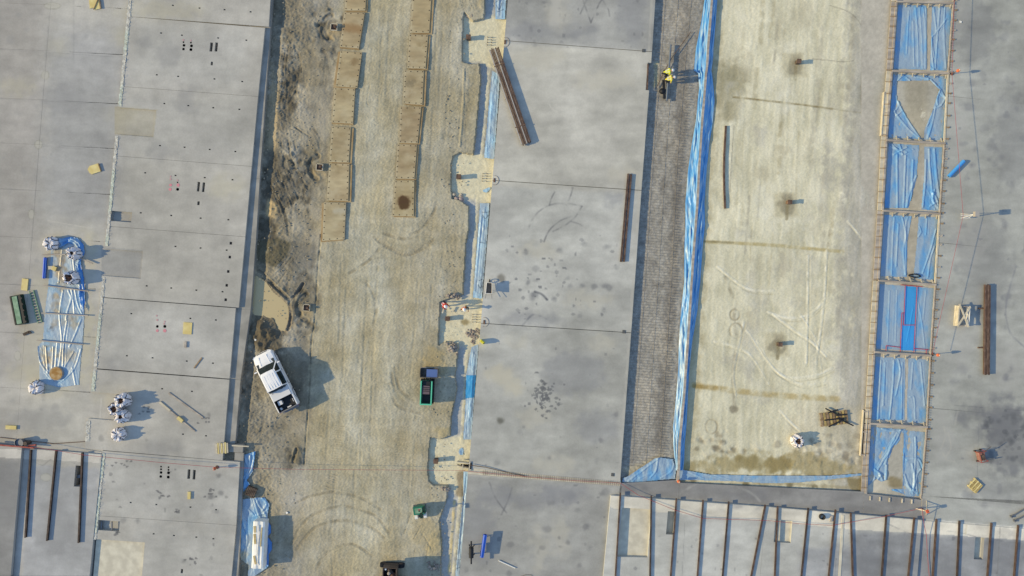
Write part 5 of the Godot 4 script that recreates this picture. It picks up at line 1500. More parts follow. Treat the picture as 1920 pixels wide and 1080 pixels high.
# ---------------------------------------------------------------- loose things
func plates():
	var c = [[663, -54, 0], [665, -5, 0], [664, 56, 0], [653, 131, 1], [644, 197, 0], [639, 272, 2], [635, 342, 2], [627, 415, 0]]
	var names = ["northernmost, cut off by the north edge", "", "third from the north, with a dark oil spot", "fourth from the north, set askew to the east", "fifth from the north", "sixth from the north, on a second plate", "second from the south, on a second plate", "southernmost and shifted west"]
	var q = [
		[[[650, -70], [690, -68], [685, 20], [646, 20]], "steel road plate at the very north of the west row, cut off"],
		[[[645, 23], [684, 23], [673, 91], [637, 88]], "steel road plate with a brown band, second from the north in the west row"],
		[[[638, 95], [679, 98], [670, 165], [629, 162]], "steel road plate with a dark smear, third from the north in the west row"],
		[[[627, 164], [666, 166], [662, 232], [622, 230]], "plain steel road plate in the middle of the west row, fourth from the north"],
		[[[622, 236], [658, 239], [654, 305], [617, 304]], "steel road plate lying on another, fifth from the north in the west row"],
		[[[617, 306], [655, 307], [653, 377], [612, 376]], "steel road plate lying on another, second from the south in the west row"],
		[[[607, 379], [649, 380], [646, 449], [604, 452]], "southernmost steel road plate of the west row, pale at its north end"],
		[[[777, -60], [812, -60], [805, 62], [768, 62]], "steel road plate at the very north of the east row, cut off"],
		[[[767, 64], [803, 65], [798, 129], [763, 128]], "steel road plate second from the north in the east row"],
		[[[758, 131], [795, 132], [792, 197], [755, 194]], "steel road plate with a grey smear, third from the north in the east row"],
		[[[750, 200], [790, 200], [783, 269], [748, 268]], "darker brown steel road plate, fourth from the north in the east row"],
		[[[745, 270], [782, 271], [777, 336], [741, 335]], "plain steel road plate second from the south in the east row"],
		[[[740, 338], [777, 338], [776, 406], [735, 405]], "southernmost steel road plate of the east row with a big dark oil stain"]]
	var under = {1: 0, 2: -4, 4: 5, 5: 5, 3: 0, 7: 5, 8: 4, 9: 5, 10: 4, 6: -3}
	var tints = [c8(168, 142, 98), c8(160, 134, 94), c8(156, 132, 90), c8(170, 148, 106), c8(156, 136, 98), c8(170, 148, 108), c8(166, 148, 110), c8(164, 140, 96), c8(166, 144, 104), c8(160, 140, 102), c8(148, 124, 88), c8(156, 132, 94), c8(160, 138, 94)]
	var GR = "steel road plates on the haul road"
	for k in q.size():
		var p = q[k][0]
		var lv = DIRT + 0.16
		var ctr = W((p[0][0] + p[2][0]) * 0.5, (p[0][1] + p[2][1]) * 0.5, lv)
		var t = thing("road_plate", q[k][1], "steel plate", ctr, 0.0, GR)
		var cv = Canvas.new(p[3][0] - 4, p[0][1] - 3, p[1][0] + 4, p[2][1] + 4, 0.7, tints[k].lerp(c8(165, 154, 126), 0.55))
		cv.noise(500 + k, 40, 0.09, Vector3(0.8, 1, 1.2), 0, 2.0, 1)
		cv.noise(520 + k, 10, 0.06, Vector3.ONE, 0, 3, 1)
		var g = RandomNumberGenerator.new()
		g.seed = 600 + k
		for z in 5:
			cv.blob(g.randf_range(p[3][0], p[1][0]), g.randf_range(p[0][1], p[2][1]), g.randf_range(6, 14), g.randf_range(3, 9), c8(136, 118, 84) if z % 2 else c8(180, 168, 138), 0.4, 0, 0.8, 8)
		# pale dusty rim inside a worn middle
		cv.stroke([lerp2(p[0], p[3], 0.03), lerp2(p[0], p[3], 0.97)], 7, c8(186, 174, 142), 0.6, 0, 0.4)
		cv.stroke([lerp2(p[3], p[2], 0.05), lerp2(p[3], p[2], 0.95)], 6, c8(184, 172, 140), 0.5, 0, 0.4)
		if k == 1: cv.fill([[637, 44], [684, 48], [680, 62], [636, 58]], c8(136, 104, 66), 0.6, 0, 6, 0.4)
		if k == 2: cv.blob(665, 116, 8, 6, c8(120, 98, 66), 0.6, 0, 0.8, 5)
		if k == 6: cv.blob(640, 395, 16, 6, c8(172, 166, 146), 0.7, 0, 0.6, 6)
		if k == 9: cv.blob(770, 156, 10, 6, c8(120, 110, 88), 0.6, 0, 0.8, 6)
		if k == 12: cv.blob(757, 380, 12, 14, c8(74, 52, 30), 0.92, 0, 0.7, 3)
		var mb = MB.new()
		var pl = []
		for v in _poly(p, lv): pl.append([v[0] - ctr.x, v[1] - ctr.z])
		mb.prism(pl, -0.05, -0.004)
		part("edge", mb, M.plate_edge, t)
		# worn top sheet, in the plate's own plane
		var am = cv.mesh(lv, [p])
		var mi = part("top", am, M.plate, t)
		mi.position = -ctr
		mb = MB.new()
		for s in [[0, 3], [1, 2]]:
			for z in 7:
				var a = lerp2(p[s[0]], p[s[1]], 0.04 + z * 0.153)
				var o = 2.6 if s[0] == 0 else -2.6
				var v = W(a[0] + o, a[1], lv) - ctr
				mb.cyl(v + Vector3(0, -0.01, 0), v + Vector3(0, 0.012, 0), 0.045, -1, 8)
		for s in [[0, 1], [3, 2]]:
			for z in 2:
				var a = lerp2(p[s[0]], p[s[1]], 0.33 + z * 0.34)
				var v = W(a[0], a[1] + (2.6 if s[0] == 0 else -2.6), lv) - ctr
				mb.cyl(v + Vector3(0, -0.01, 0), v + Vector3(0, 0.012, 0), 0.045, -1, 8)
		part("rivets", mb, M.hole2, t, "", "stuff")
		# the plate beneath, pushed a little to the east
		var o2 = under.get(k, 3)
		mb = MB.new()
		pl = []
		for v in p: pl.append([v[0] + o2, v[1] + 1.5])
		var pw = []
		for v in _poly(pl, lv): pw.append([v[0] - ctr.x, v[1] - ctr.z])
		mb.prism(pw, -0.2, -0.056)
		part("lower_plate", mb, nmat(c8(150, 124, 86), c8(172, 150, 112), 0.9, 1.2, 9), t)

func steel_bundles():
	# bundle of square tubes
	var a = W(926, 93, 0.0)
	var b = W(987, 271, 0.0)
	var mid = (a + b) * 0.5
	var d = b - a
	var L = d.length()
	var t = thing("tube_bundle", "slanting bundle of rusty square steel tubes tied with two bands", "steel bundle", mid, -atan2(d.z, d.x))
	for k in 8:
		var mb = MB.new()
		var z = -0.39 + k * 0.112
		var e = [0.0, 0.05, -0.03, 0.02, 0.0, -0.06, 0.04, -0.02][k]
		mb.bar(Vector3(-L * 0.5 + e, 0.28, z), Vector3(L * 0.5 + e * 0.5 - absf(k - 4) * 0.02, 0.28, z), 0.085, 0.085)
		mb.bar(Vector3(-L * 0.5 + e, 0.185, z), Vector3(L * 0.5 + e, 0.185, z), 0.08, 0.08)
		part("tube", mb, [M.rust, M.rust2, M.steel_pale][[0, 1, 0, 2, 1, 0, 1, 2][k]], t)
	for x in [-L * 0.5 + 1.5, L * 0.5 - 1.6]:
		var mb = MB.new()
		mb.bar(Vector3(x, 0.34, -0.47), Vector3(x, 0.34, 0.47), 0.07, 0.03)
		part("band", mb, M.rust2, t)
	for x in [-L * 0.36, 0.0, L * 0.36]:
		var mb = MB.new()
		mb.bar(Vector3(x, 0.07, -0.5), Vector3(x, 0.07, 0.5), 0.12, 0.13)
		part("bearer", mb, M.grey_timber, t)
	# pair of beams
	var pr = [[[1178, 326, 1164, 491], "western one of two dark steel beams side by side on the middle floor"], [[1183, 327, 1169.5, 491], "eastern one of two dark steel beams side by side on the middle floor"]]
	for p in pr:
		_hbeam(p[0], 0.0, 0.16, 0.16, M.rust, p[1], "dark steel beams on the middle floor")
	# bundle of beams on bearers
	t = thing("beam_bundle", "bundle of four long brown steel beams beside the white timber trestle", "steel bundle", W(1846.5, 617.5, 0.0), -atan2(1, -0.01))
	L = 168 / PPM
	for k in 4:
		var mb = MB.new()
		var z = -0.2 + k * 0.133
		var e = [0.03, -0.02, 0.04, 0.0][k]
		for s in [0.2, 0.31]: mb.bar(Vector3(-L * 0.5 + e, s, z), Vector3(L * 0.5 + e, s, z), 0.115, 0.02)
		mb.bar(Vector3(-L * 0.5 + e, 0.255, z), Vector3(L * 0.5 + e, 0.255, z), 0.02, 0.11)
		part("beam", mb, [M.rust, M.rust2, M.rust, M.rust2][k], t)
	for x in [-1.78, 1.56]:
		var mb = MB.new()
		mb.bar(Vector3(x, 0.09, -0.3), Vector3(x, 0.09, 0.62), 0.1, 0.16)
		part("bearer", mb, M.rust_dark, t)
	# bent bar on the sand
	var mb2 = MB.new()
	var pts = []
	for p in [[1361, 236], [1360, 255], [1358, 290], [1357.5, 325], [1358, 355], [1359.5, 391]]: pts.append(W(p[0], p[1], SAND + 0.09))
	for k in pts.size() - 1: mb2.bar(pts[k], pts[k + 1], 0.15, 0.14)
	single("steel_bar", mb2, M.rust, "slightly bowed dark steel bar lying alone on the sand bed", "steel bar")

func _hbeam(p, lv, wd, ht, mt, label, group):
	var a = W(p[0], p[1], lv)
	var b = W(p[2], p[3], lv)
	var mid = (a + b) * 0.5
	var d = b - a
	var L = d.length()
	var mb = MB.new()
	var x = Vector3(L * 0.5, 0, 0)
	mb.bar(-x + Vector3(0, ht - 0.01, 0), x + Vector3(0, ht - 0.01, 0), wd, 0.02)
	mb.bar(-x + Vector3(0, 0.012, 0), x + Vector3(0, 0.012, 0), wd, 0.02)
	mb.bar(-x + Vector3(0, ht * 0.5, 0), x + Vector3(0, ht * 0.5, 0), 0.035, ht - 0.03)
	var o = single("steel_rail", mb, mt, label, "steel beam", group)
	o.position = mid + Vector3(0, 0.002, 0)
	o.rotation.y = -atan2(d.z, d.x)
	return o

func rails():
	var GR = "steel rails laid across the south-eastern deck"
	var l = [[1163, 924, 1152, 1110, "west of the square recess"], [1221, 929, 1218, 1110, "right of the square recess"], [1268, 934, 1255, 1110, "right of the dark recess"], [1318, 937, 1305, 1110, "second to the east of the narrow dark recess"], [1366, 940, 1352, 1110, "third to the east of the narrow dark recess"], [1434.5, 946, 1402, 1110, "leaning most, by the pale-floored recess"], [1457.5, 949, 1451, 1110, "crossing the pale-floored recess"], [1515, 952, 1499, 1110, "between the pale-floored recess and the hose coil"], [1566, 955, 1550, 1110, "between the hose coil and the pale strip"], [1594.5, 961, 1599, 1110, "tilted the other way, right of the pale strip"], [1661, 965, 1650, 1110, "middle of the panel between pale strip and step"], [1713.5, 970, 1699, 1110, "just west of the shaded step"], [1755, 973, 1746, 1110, "just east of the shaded step"], [1798, 976, 1792, 1110, "west of the eastern slot recess"], [1858, 980, 1848, 1110, "east of the eastern slot recess"], [1908, 984, 1898, 1110, "easternmost in view"]]
	var k = 0
	for r in l:
		_hbeam(r, 0.2 if r[0] < 1728 else 0.05, 0.115, 0.145, [M.rust, M.rail, M.rust][k % 3], "brown steel rail on the south-eastern deck, " + r[4], GR)
		k += 1
	GR = "steel rails on the south-western deck"
	for r in [[59.5, 843, 49.5, 1007, "western one with a red end"], [107, 844, 90, 1013, "middle one"], [156, 848, 149, 1017, "eastern one beside the dark opening"]]:
		_hbeam(r, 0.06, 0.14, 0.17, M.rail, "dark steel rail on the south-western deck, " + r[4], GR)
	_hbeam([-20, 832.5, 64, 839.5], 0.32, 0.12, 0.08, M.red_steel, "red steel edge rail along the north rim of the south-western deck", "")

func wood(called, label, category, p, ang, size, lv, mt, group = ""):
	# a slab of wood: centre, angle of its long side in plan, size in metres
	var t = MB.new()
	t.box(Vector3(0, size.y * 0.5, 0), size)
	var o = single(called, t, mt, label, category, group)
	o.position = W(p[0], p[1], lv) + Vector3(0, 0.002, 0)
	o.rotation.y = -deg_to_rad(ang)
	return o

func timber_things():
	wood("plywood_sheet", "yellowish plywood offcut lying on the western floor north of the dark green box", "plywood", [47.5, 533.5], 96, Vector3(1.0, 0.09, 0.52), -0.12, M.ply)
	wood("plywood_sheet", "square plywood sheet on the panel with red pipe caps", "plywood", [352, 615.5], 94, Vector3(1.0, 0.05, 0.74), 0.0, M.ply)
	wood("timber_block", "short pale timber block just south of the square plywood sheet", "timber", [348.5, 646], 92, Vector3(0.5, 0.1, 0.18), 0.0, M.grey_timber)
	wood("timber_stick", "short brown stick lying slantwise near the wide dark joint", "timber", [371.5, 680.5], -53, Vector3(1.1, 0.06, 0.1), 0.0, M.brown_timber)
	wood("timber_block", "yellow timber block upright in plan on the panel with eight black pipe holes", "timber", [355.5, 928.5], 92, Vector3(0.62, 0.12, 0.24), 0.0, M.ply)
	wood("timber_block", "yellowish timber block alone near the west edge of the photo", "timber", [22, 801], 2, Vector3(0.9, 0.12, 0.32), -0.12, M.ply)
	wood("plank", "thin weathered plank lying slantwise, the eastern one of two", "timber", [349, 760], 36, Vector3(3.6, 0.06, 0.13), 0.0, M.grey_timber, "two slanting planks")
	var t = thing("levelling_rod", "slanting pole with a yellowish block in its middle, west of a thin plank", "pole", W(333, 781, 0.0) + Vector3(0, 0.002, 0), -deg_to_rad(40))
	var mb = MB.new()
	mb.bar(Vector3(-1.95, 0.05, 0), Vector3(-0.8, 0.05, 0), 0.16, 0.08)
	part("plank", mb, M.cream_timber, t)
	mb = MB.new()
	mb.bar(Vector3(-0.8, 0.04, 0.0), Vector3(1.95, 0.04, 0.0), 0.1, 0.07)
	part("pole", mb, M.grey_timber, t)
	mb = MB.new()
	mb.box(Vector3(0.35, 0.09, 0.0), Vector3(0.55, 0.16, 0.26))
	part("block", mb, M.ply, t)
	# plywood scraps with nailed strips
	t = thing("plywood_board", "broken plywood panel with a diagonal strip at the north edge, far west", "plywood", W(178, 8, -0.12), 0.08)
	mb = MB.new()
	mb.prism([[-0.45, -0.9], [0.3, -0.9], [0.45, 0.42], [0.0, 0.5], [-0.12, 0.3], [-0.42, 0.34]], 0.0, 0.07)
	part("sheet", mb, M.ply, t)
	mb = MB.new()
	mb.bar(Vector3(-0.1, 0.1, 0.5), Vector3(0.36, 0.1, -0.4), 0.05, 0.05)
	mb.bar(Vector3(0.44, 0.08, -0.8), Vector3(0.52, 0.08, 0.45), 0.05, 0.08)
	part("strip", mb, M.brown_timber, t)
	t = thing("plywood_board", "small yellow plywood panel with a dark edge, tilted, on the western floor", "plywood", W(177, 317, -0.12), 0.28)
	mb = MB.new()
	mb.prism([[-0.52, -0.12], [-0.28, -0.34], [0.44, -0.36], [0.48, 0.36], [-0.3, 0.38], [-0.46, 0.2]], 0.0, 0.08)
	part("sheet", mb, M.ply, t)
	mb = MB.new()
	mb.bar(Vector3(0.5, 0.06, -0.34), Vector3(0.53, 0.06, 0.34), 0.06, 0.12)
	part("strip", mb, M.brown_timber, t)
	# cardboard-like scrap on the faded sheet
	t = thing("scrap_bundle", "small tan bundle of scrap beside the blue roll on the faded sheet", "scrap", W(99.5, 502.5, -0.08), -0.15)
	mb = MB.new()
	mb.box(Vector3(-0.16, 0.07, 0), Vector3(0.34, 0.14, 0.28), Basis(Vector3.UP, 0.2))
	part("piece", mb, M.cream_timber, t)
	mb = MB.new()
	mb.box(Vector3(0.16, 0.09, 0.02), Vector3(0.36, 0.12, 0.36), Basis(Vector3.UP, -0.25))
	part("piece", mb, M.ply, t)
	# slat bundle on the ledge
	t = thing("slat_bundle", "bundle of short pale slats beside the ledge, seen end to end", "timber", W(417, 840, 0.0), 0.06)
	for k in 7:
		mb = MB.new()
		mb.bar(Vector3(-0.46 + k * 0.152, 0.05 + (k % 2) * 0.015, -0.42 - (k % 3) * 0.03), Vector3(-0.46 + k * 0.152, 0.05 + (k % 2) * 0.015, 0.42 + (k % 2) * 0.04), 0.11, 0.1)
		part("slat", mb, M.ply if k % 2 else M.cream_timber, t)
	wood("timber_stick", "thin pale stick bridging from the ledge over the clay", "timber", [451, 836], 3, Vector3(1.45, 0.06, 0.1), -0.08, M.cream_timber)
	# dark pallet among the sheets
	pallet("dark weathered pallet lying askew on the clay between two blue sheets", [472, 921], 24, 0.85, 0.8, DIRT + 0.04, M.dark_timber, M.dark_timber, 6, 0.22)
	pallet("yellow-brown slatted pallet on the eastern floor", [1827, 910], 42, 0.95, 0.9, 0.0, M.ply_dark, M.ply, 6, 0.16)
	var pl = pallet("wide weathered pallet of boards strewn with black pipe offcuts on the sand", [1563, 784], -7, 2.4, 1.15, SAND, M.ply_dark, M.brown_timber, 9, 0.14)
	var bp = [[[1548, 766, 1572, 778], "black pipe offcut crossing the pallet's north edge"], [[1553, 774, 1571, 768], "short black pipe offcut forming a cross north of the pallet"], [[1546, 788, 1583, 784], "black pipe offcut lying along the pallet's middle"], [[1554, 800, 1583, 786], "black pipe offcut reaching over the pallet's south edge"], [[1570, 784, 1600, 798], "black pipe offcut reaching out southeast of the pallet"], [[1568, 779, 1588, 777], "short black pipe offcut on the pallet's northeast"]]
	for b in bp:
		mb = MB.new()
		var l = b[0]
		var hh = SAND + 0.22
		mb.cyl(W(l[0], l[1], hh), W(l[2], l[3], hh - 0.01), 0.06, -1, 10)
		single("pipe_offcut", mb, M.black, b[1], "pipe", "black pipe offcuts on the wide pallet")
	# long open timber racks beside the strip
	for r in [[[1656, 215, 82, 1.6, 88], "narrow timber trough leaning on the strip's west side, north one"], [[1617.5, 811, 86, 1.6, 92], "narrow timber trough beside the southernmost bays, south one"]]:
		var q = r[0]
		t = thing("timber_trough", r[1], "trough", W(q[0], q[1], SAND), -deg_to_rad(94), "timber troughs beside the strip")
		var L = q[2] / PPM
		for s in [-0.17, 0.17]:
			mb = MB.new()
			mb.bar(Vector3(-L * 0.5, 0.16, s), Vector3(L * 0.5, 0.16, s), 0.07, 0.26)
			part("side_board", mb, M.cream_timber, t)
		mb = MB.new()
		mb.bar(Vector3(-L * 0.5, 0.03, 0), Vector3(L * 0.5, 0.03, 0), 0.26, 0.04)
		part("bottom_board", mb, M.brown_timber, t)
		for x in [-L * 0.47, -0.1, L * 0.47]:
			mb = MB.new()
			mb.bar(Vector3(x, 0.27, -0.2), Vector3(x, 0.27, 0.2), 0.07, 0.05)
			part("cleat", mb, M.grey_timber, t)
	# white trestle
	t = thing("timber_trestle", "white timber trestle with two crossed planks west of the brown beam bundle", "trestle", W(1800, 592, 0.0), -0.075)
	for c in [[-0.5, -0.98, 0.42, 0.9], [0.46, -0.8, -0.5, 0.92]]:
		mb = MB.new()
		mb.bar(Vector3(c[0], 0.6 if c[0] < 0 else 0.57, c[1]), Vector3(c[2], 0.6 if c[0] < 0 else 0.57, c[3]), 0.13, 0.05)
		part("cross_plank", mb, M.cream_timber, t)
	mb = MB.new()
	mb.box(Vector3(-0.46, 0.28, 0.02), Vector3(0.1, 0.56, 1.72))
	part("side_panel", mb, M.cream_timber, t)
	mb = MB.new()
	mb.box(Vector3(0.46, 0.2, 0.02), Vector3(0.05, 0.26, 1.72))
	mb.box(Vector3(0.46, 0.49, 0.02), Vector3(0.05, 0.12, 1.72))
	mb.box(Vector3(0.46, 0.3, -0.82), Vector3(0.046, 0.54, 0.08))
	part("side_panel", mb, M.white_board, t)
	for z in [-0.8, 0.84]:
		mb = MB.new()
		mb.bar(Vector3(-0.45, 0.5, z), Vector3(0.45, 0.5, z), 0.06, 0.06)
		mb.bar(Vector3(-0.45, 0.1, z), Vector3(0.45, 0.1, z), 0.06, 0.06)
		part("rung", mb, M.grey_timber, t)

func pallet(label, p, ang, L, Wd, lv, m1, m2, n, ht):
	var t = thing("pallet", label, "pallet", W(p[0], p[1], lv), -deg_to_rad(ang))
	for k in n:
		var x = -L * 0.5 + (k + 0.5) * L / n
		var mb = MB.new()
		var jit = rng.randf_range(-0.02, 0.02)
		mb.bar(Vector3(x, ht - 0.015, -Wd * 0.5 + jit), Vector3(x + jit, ht - 0.015, Wd * 0.5 + jit), L / n * 0.7, 0.03)
		part("slat", mb, m1 if k % 2 else m2, t)
	for z in [-0.45, 0.0, 0.45]:
		var mb = MB.new()
		mb.bar(Vector3(-L * 0.5, ht * 0.5, z * Wd), Vector3(L * 0.5, ht * 0.5, z * Wd), 0.1, ht - 0.05)
		part("bearer", mb, m2, t)
	return t

func rolls():
	for r in [[[87, 483, 84.5, 522, 0.14], "deep blue roll of sheeting on the western floor beside the faded sheet", -0.12, M.roll_deep], [[1805, 302.5, 1777, 331, 0.15], "bright blue roll of sheeting lying slantwise on the eastern floor", 0.0, M.roll], [[910, 1001, 903.5, 1043, 0.17], "bright blue roll on a stand beside the black spindle near the south edge", 0.3, M.roll_deep]]:
		var p = r[0]
		var a = W(p[0], p[1], r[2])
		var b = W(p[2], p[3], r[2])
		var mid = (a + b) * 0.5
		var t = thing("sheet_roll", r[1], "roll", Vector3(mid.x, r[2], mid.z), -atan2(b.z - a.z, b.x - a.x))
		var L = (b - a).length()
		var mb = MB.new()
		mb.cyl(Vector3(-L * 0.5, p[4], 0), Vector3(L * 0.5, p[4], 0), p[4], -1, 18)
		part("roll", mb, r[3], t)
		mb = MB.new()
		mb.box(Vector3(0, p[4] * 1.5, -p[4] * 0.72), Vector3(L * 0.98, 0.03, 0.06), Basis(Vector3.RIGHT, 0.7))
		part("flap", mb, M.roll_pale if r[2] != 0.0 else M.roll, t)
		mb = MB.new()
		mb.cyl(Vector3(-L * 0.5 - 0.03, p[4], 0), Vector3(L * 0.5 + 0.03, p[4], 0), 0.045, -1, 10)
		part("core", mb, M.black, t)
		if r[2] == 0.3:
			for x in [-L * 0.36, L * 0.36]:
				mb = MB.new()
				mb.bar(Vector3(x, -0.3, -0.25), Vector3(x, 0.0, -0.02), 0.05, 0.05)
				mb.bar(Vector3(x, -0.3, 0.25), Vector3(x, 0.0, 0.02), 0.05, 0.05)
				part("leg", mb, M.steel, t)
	var t = thing("spindle", "black thick-waisted spindle on the middle floor beside a bright blue roll", "spindle", W(884.5, 1030, 0.0), -PI * 0.5)
	var mb = MB.new()
	mb.cyl(Vector3(-0.95, 0.75, 0), Vector3(0.95, 0.75, 0), 0.07, -1, 12)
	part("shaft", mb, M.black, t)
	mb = MB.new()
	mb.cyl(Vector3(-0.42, 0.75, 0), Vector3(0.42, 0.75, 0), 0.2, -1, 16)
	part("drum", mb, M.black, t)
	for x in [-0.38, 0.38]:
		mb = MB.new()
		mb.bar(Vector3(x, 0, -0.24), Vector3(x, 0.72, -0.03), 0.06, 0.06)
		mb.bar(Vector3(x, 0, 0.24), Vector3(x, 0.72, 0.03), 0.06, 0.06)
		part("leg", mb, M.black, t)
	# long white bundle of timber under film
	t = thing("wrapped_load", "long white film-wrapped load with bare timber showing, on the crumpled blue sheet", "wrapped load", G(484, 1022, DIRT + 0.04, 0.9), -0.045)
	var rings = []
	var L = 4.0
	for s in [[-0.5, 0.9], [-0.49, 1.0], [-0.2, 0.97], [0.1, 1.0], [0.35, 0.98], [0.49, 1.0], [0.5, 0.9]]:
		var r = []
		for q in [[-0.5, 0.0], [-0.53, 0.3], [-0.5, 0.86], [-0.4, 0.93], [-0.12, 0.96], [0.1, 0.91], [0.34, 0.95], [0.49, 0.9], [0.54, 0.4], [0.52, 0.0]]:
			r.append(Vector3(q[0] * s[1], q[1] * (0.97 + 0.03 * sin(s[0] * 20.0 + q[0] * 3.0)), s[0] * L))
		rings.append(r)
	mb = MB.new()
	mb.loft(rings)
	part("film", mb, M.film, t)
	for b in [[-0.34, -1.6, -0.3, -1.05, 0.2], [-0.32, -0.95, -0.22, -0.1, 0.2], [-0.28, 0.9, -0.12, 1.6, 0.17], [0.26, -1.5, 0.22, 0.1, 0.1]]:
		mb = MB.new()
		mb.bar(Vector3(b[0], 0.955, b[1]), Vector3(b[2], 0.955, b[3]), b[4], 0.05)
		part("timber", mb, M.cream_brown, t)
	for b in [[-0.02, -1.7, 0.06, 1.7], [0.1, -1.2, -0.08, 0.9]]:
		mb = MB.new()
		mb.cyl(Vector3(b[0], 0.95, b[1]), Vector3(b[2], 0.955, b[3]), 0.03, -1, 6)
		part("film_fold", mb, M.film, t)

# a bulk bag: soft rounded cube with webbing, filled or open
func bag(label, p, lv, r, ht, open, sd, yaw = 0.3, group = "bulk bags", fillc = null):
	var t = thing("bulk_bag", label, "bag", G(p[0], p[1], lv, ht * 0.75), yaw, group)
	var n1 = FastNoiseLite.new()
	n1.seed = sd
	n1.frequency = 0.9
	var N = 48
	var prof = [[0.82, 0.0], [0.97, 0.1], [1.03, 0.35], [1.0, 0.62], [0.95, 0.82], [0.84, 0.96], [0.66, 1.02], [0.5, 0.98]]
	if open > 0.0:
		prof[6] = [lerpf(0.7, 0.8, open), 1.04]
		prof[7] = [open * 0.7 + 0.06, 0.97]
	else:
		prof += [[0.3, 0.93], [0.1, 0.86], [0.0, 0.85]]
	var st = SurfaceTool.new()
	st.begin(Mesh.PRIMITIVE_TRIANGLES)
	var pos = func(k, j, off = 0.0):
		var a = TAU * j / N
		var q = prof[k]
		var sq = pow(pow(absf(cos(a)), 3.2) + pow(absf(sin(a)), 3.2), -1.0 / 3.2)
		var nz = n1.get_noise_3d(cos(a) * 1.6, q[1] * 2.2, sin(a) * 1.6)
		var n2 = n1.get_noise_3d(cos(a) * 5.0 + 9.0, q[1] * 5.0, sin(a) * 5.0)
		var rr = r * q[0] * lerpf(1.0, sq, 0.6) * (1.0 + nz * 0.28 + n2 * 0.26) + off
		return Vector3(cos(a) * rr, q[1] * ht * (1.0 + nz * 0.3 + n2 * 0.2 * q[1]) + off, sin(a) * rr)
	for k in prof.size():
		for j in N:
			st.set_smooth_group(0)
			st.add_vertex(pos.call(k, j))
	for k in prof.size() - 1:
		for j in N:
			var a = k * N + j
			var b = k * N + (j + 1) % N
			for i in [a, b, a + N, b, b + N, a + N]: st.add_index(i)
	st.generate_normals()
	part("fabric", st.commit(), M.bag, t)
	if open > 0.0:
		var mb = MB.new()
		var c = Vector3(0, ht * 0.86, 0)
		for j in N:
			var a = pos.call(prof.size() - 1, j) * Vector3(1.06, 0.93, 1.06)
			var b = pos.call(prof.size() - 1, (j + 1) % N) * Vector3(1.06, 0.93, 1.06)
			mb.tri(c, a, b, Vector3.UP)
		part("contents", mb, M.bag_fill, t)
	var g = RandomNumberGenerator.new()
	g.seed = sd * 7 + 1
	var K = prof.size() - 1
	for k4 in 4:
		var mb = MB.new()
		var j0 = N * (k4 + g.randf_range(0.1, 0.5)) / 4.0
		var j1 = j0 + N * g.randf_range(0.12, 0.22)
		var kt = g.randf_range(5.2, K - 0.6)
		var prev = null
		for q in 15:
			var u = q / 14.0
			var kk = lerpf(2.0, kt, minf(1.0, (1.0 - absf(u * 2.0 - 1.0)) * 1.25))
			var jj = lerpf(j0, j1, u) + sin(u * 9.0 + sd) * 0.7
			var a = pos.call(int(kk), int(jj + N) % N, 0.015)
			var b = pos.call(mini(int(kk) + 1, K), int(jj + N) % N, 0.015)
			var v = a.lerp(b, kk - int(kk))
			var a2 = pos.call(int(kk), int(jj + N + 1) % N, 0.015)
			v += (a2 - a) * (jj - floor(jj))
			if prev != null and (v - prev).length() > 0.002: mb.bar(prev, v, 0.05, 0.025)
			prev = v
		part("strap", mb, M.strap, t)
	return t

func bags():
	bag("white bag tied with black straps at the west end of the crumpled blue sheet", [93.5, 456], -0.08, 0.52, 0.62, 0.0, 1)
	bag("half-open white bag leaning within the loop of the crumpled blue sheet", [137, 475], -0.06, 0.5, 0.8, 0.32, 2, 0.9)
	bag("wide open white bag showing brown contents above a batten on the faded sheet", [131, 521], -0.06, 0.52, 0.9, 0.72, 3, 0.5)
	bag("closed white bag with black straps alone just south of the faded sheet", [66, 727], -0.12, 0.54, 0.6, 0.0, 4, 0.1)
	bag("northern one of three huddled bags, open and dirty", [228, 751], 0.0, 0.56, 0.95, 0.5, 5, 0.2)
	bag("western one of three huddled bags, filled with scraps", [214.5, 767], -0.1, 0.5, 0.8, 0.66, 6, 0.7)
	bag("southern one of three huddled bags, white side turned up", [227.5, 781], 0.0, 0.52, 0.85, 0.36, 7, 1.2)
	bag("single knotted white bag standing south of three huddled bags", [221, 815], 0.0, 0.52, 0.62, 0.0, 8, 0.4)
	bag("white bag tipped open on the sand near the wide pallet", [1496, 827], SAND, 0.5, 0.7, 0.55, 9, 0.6)

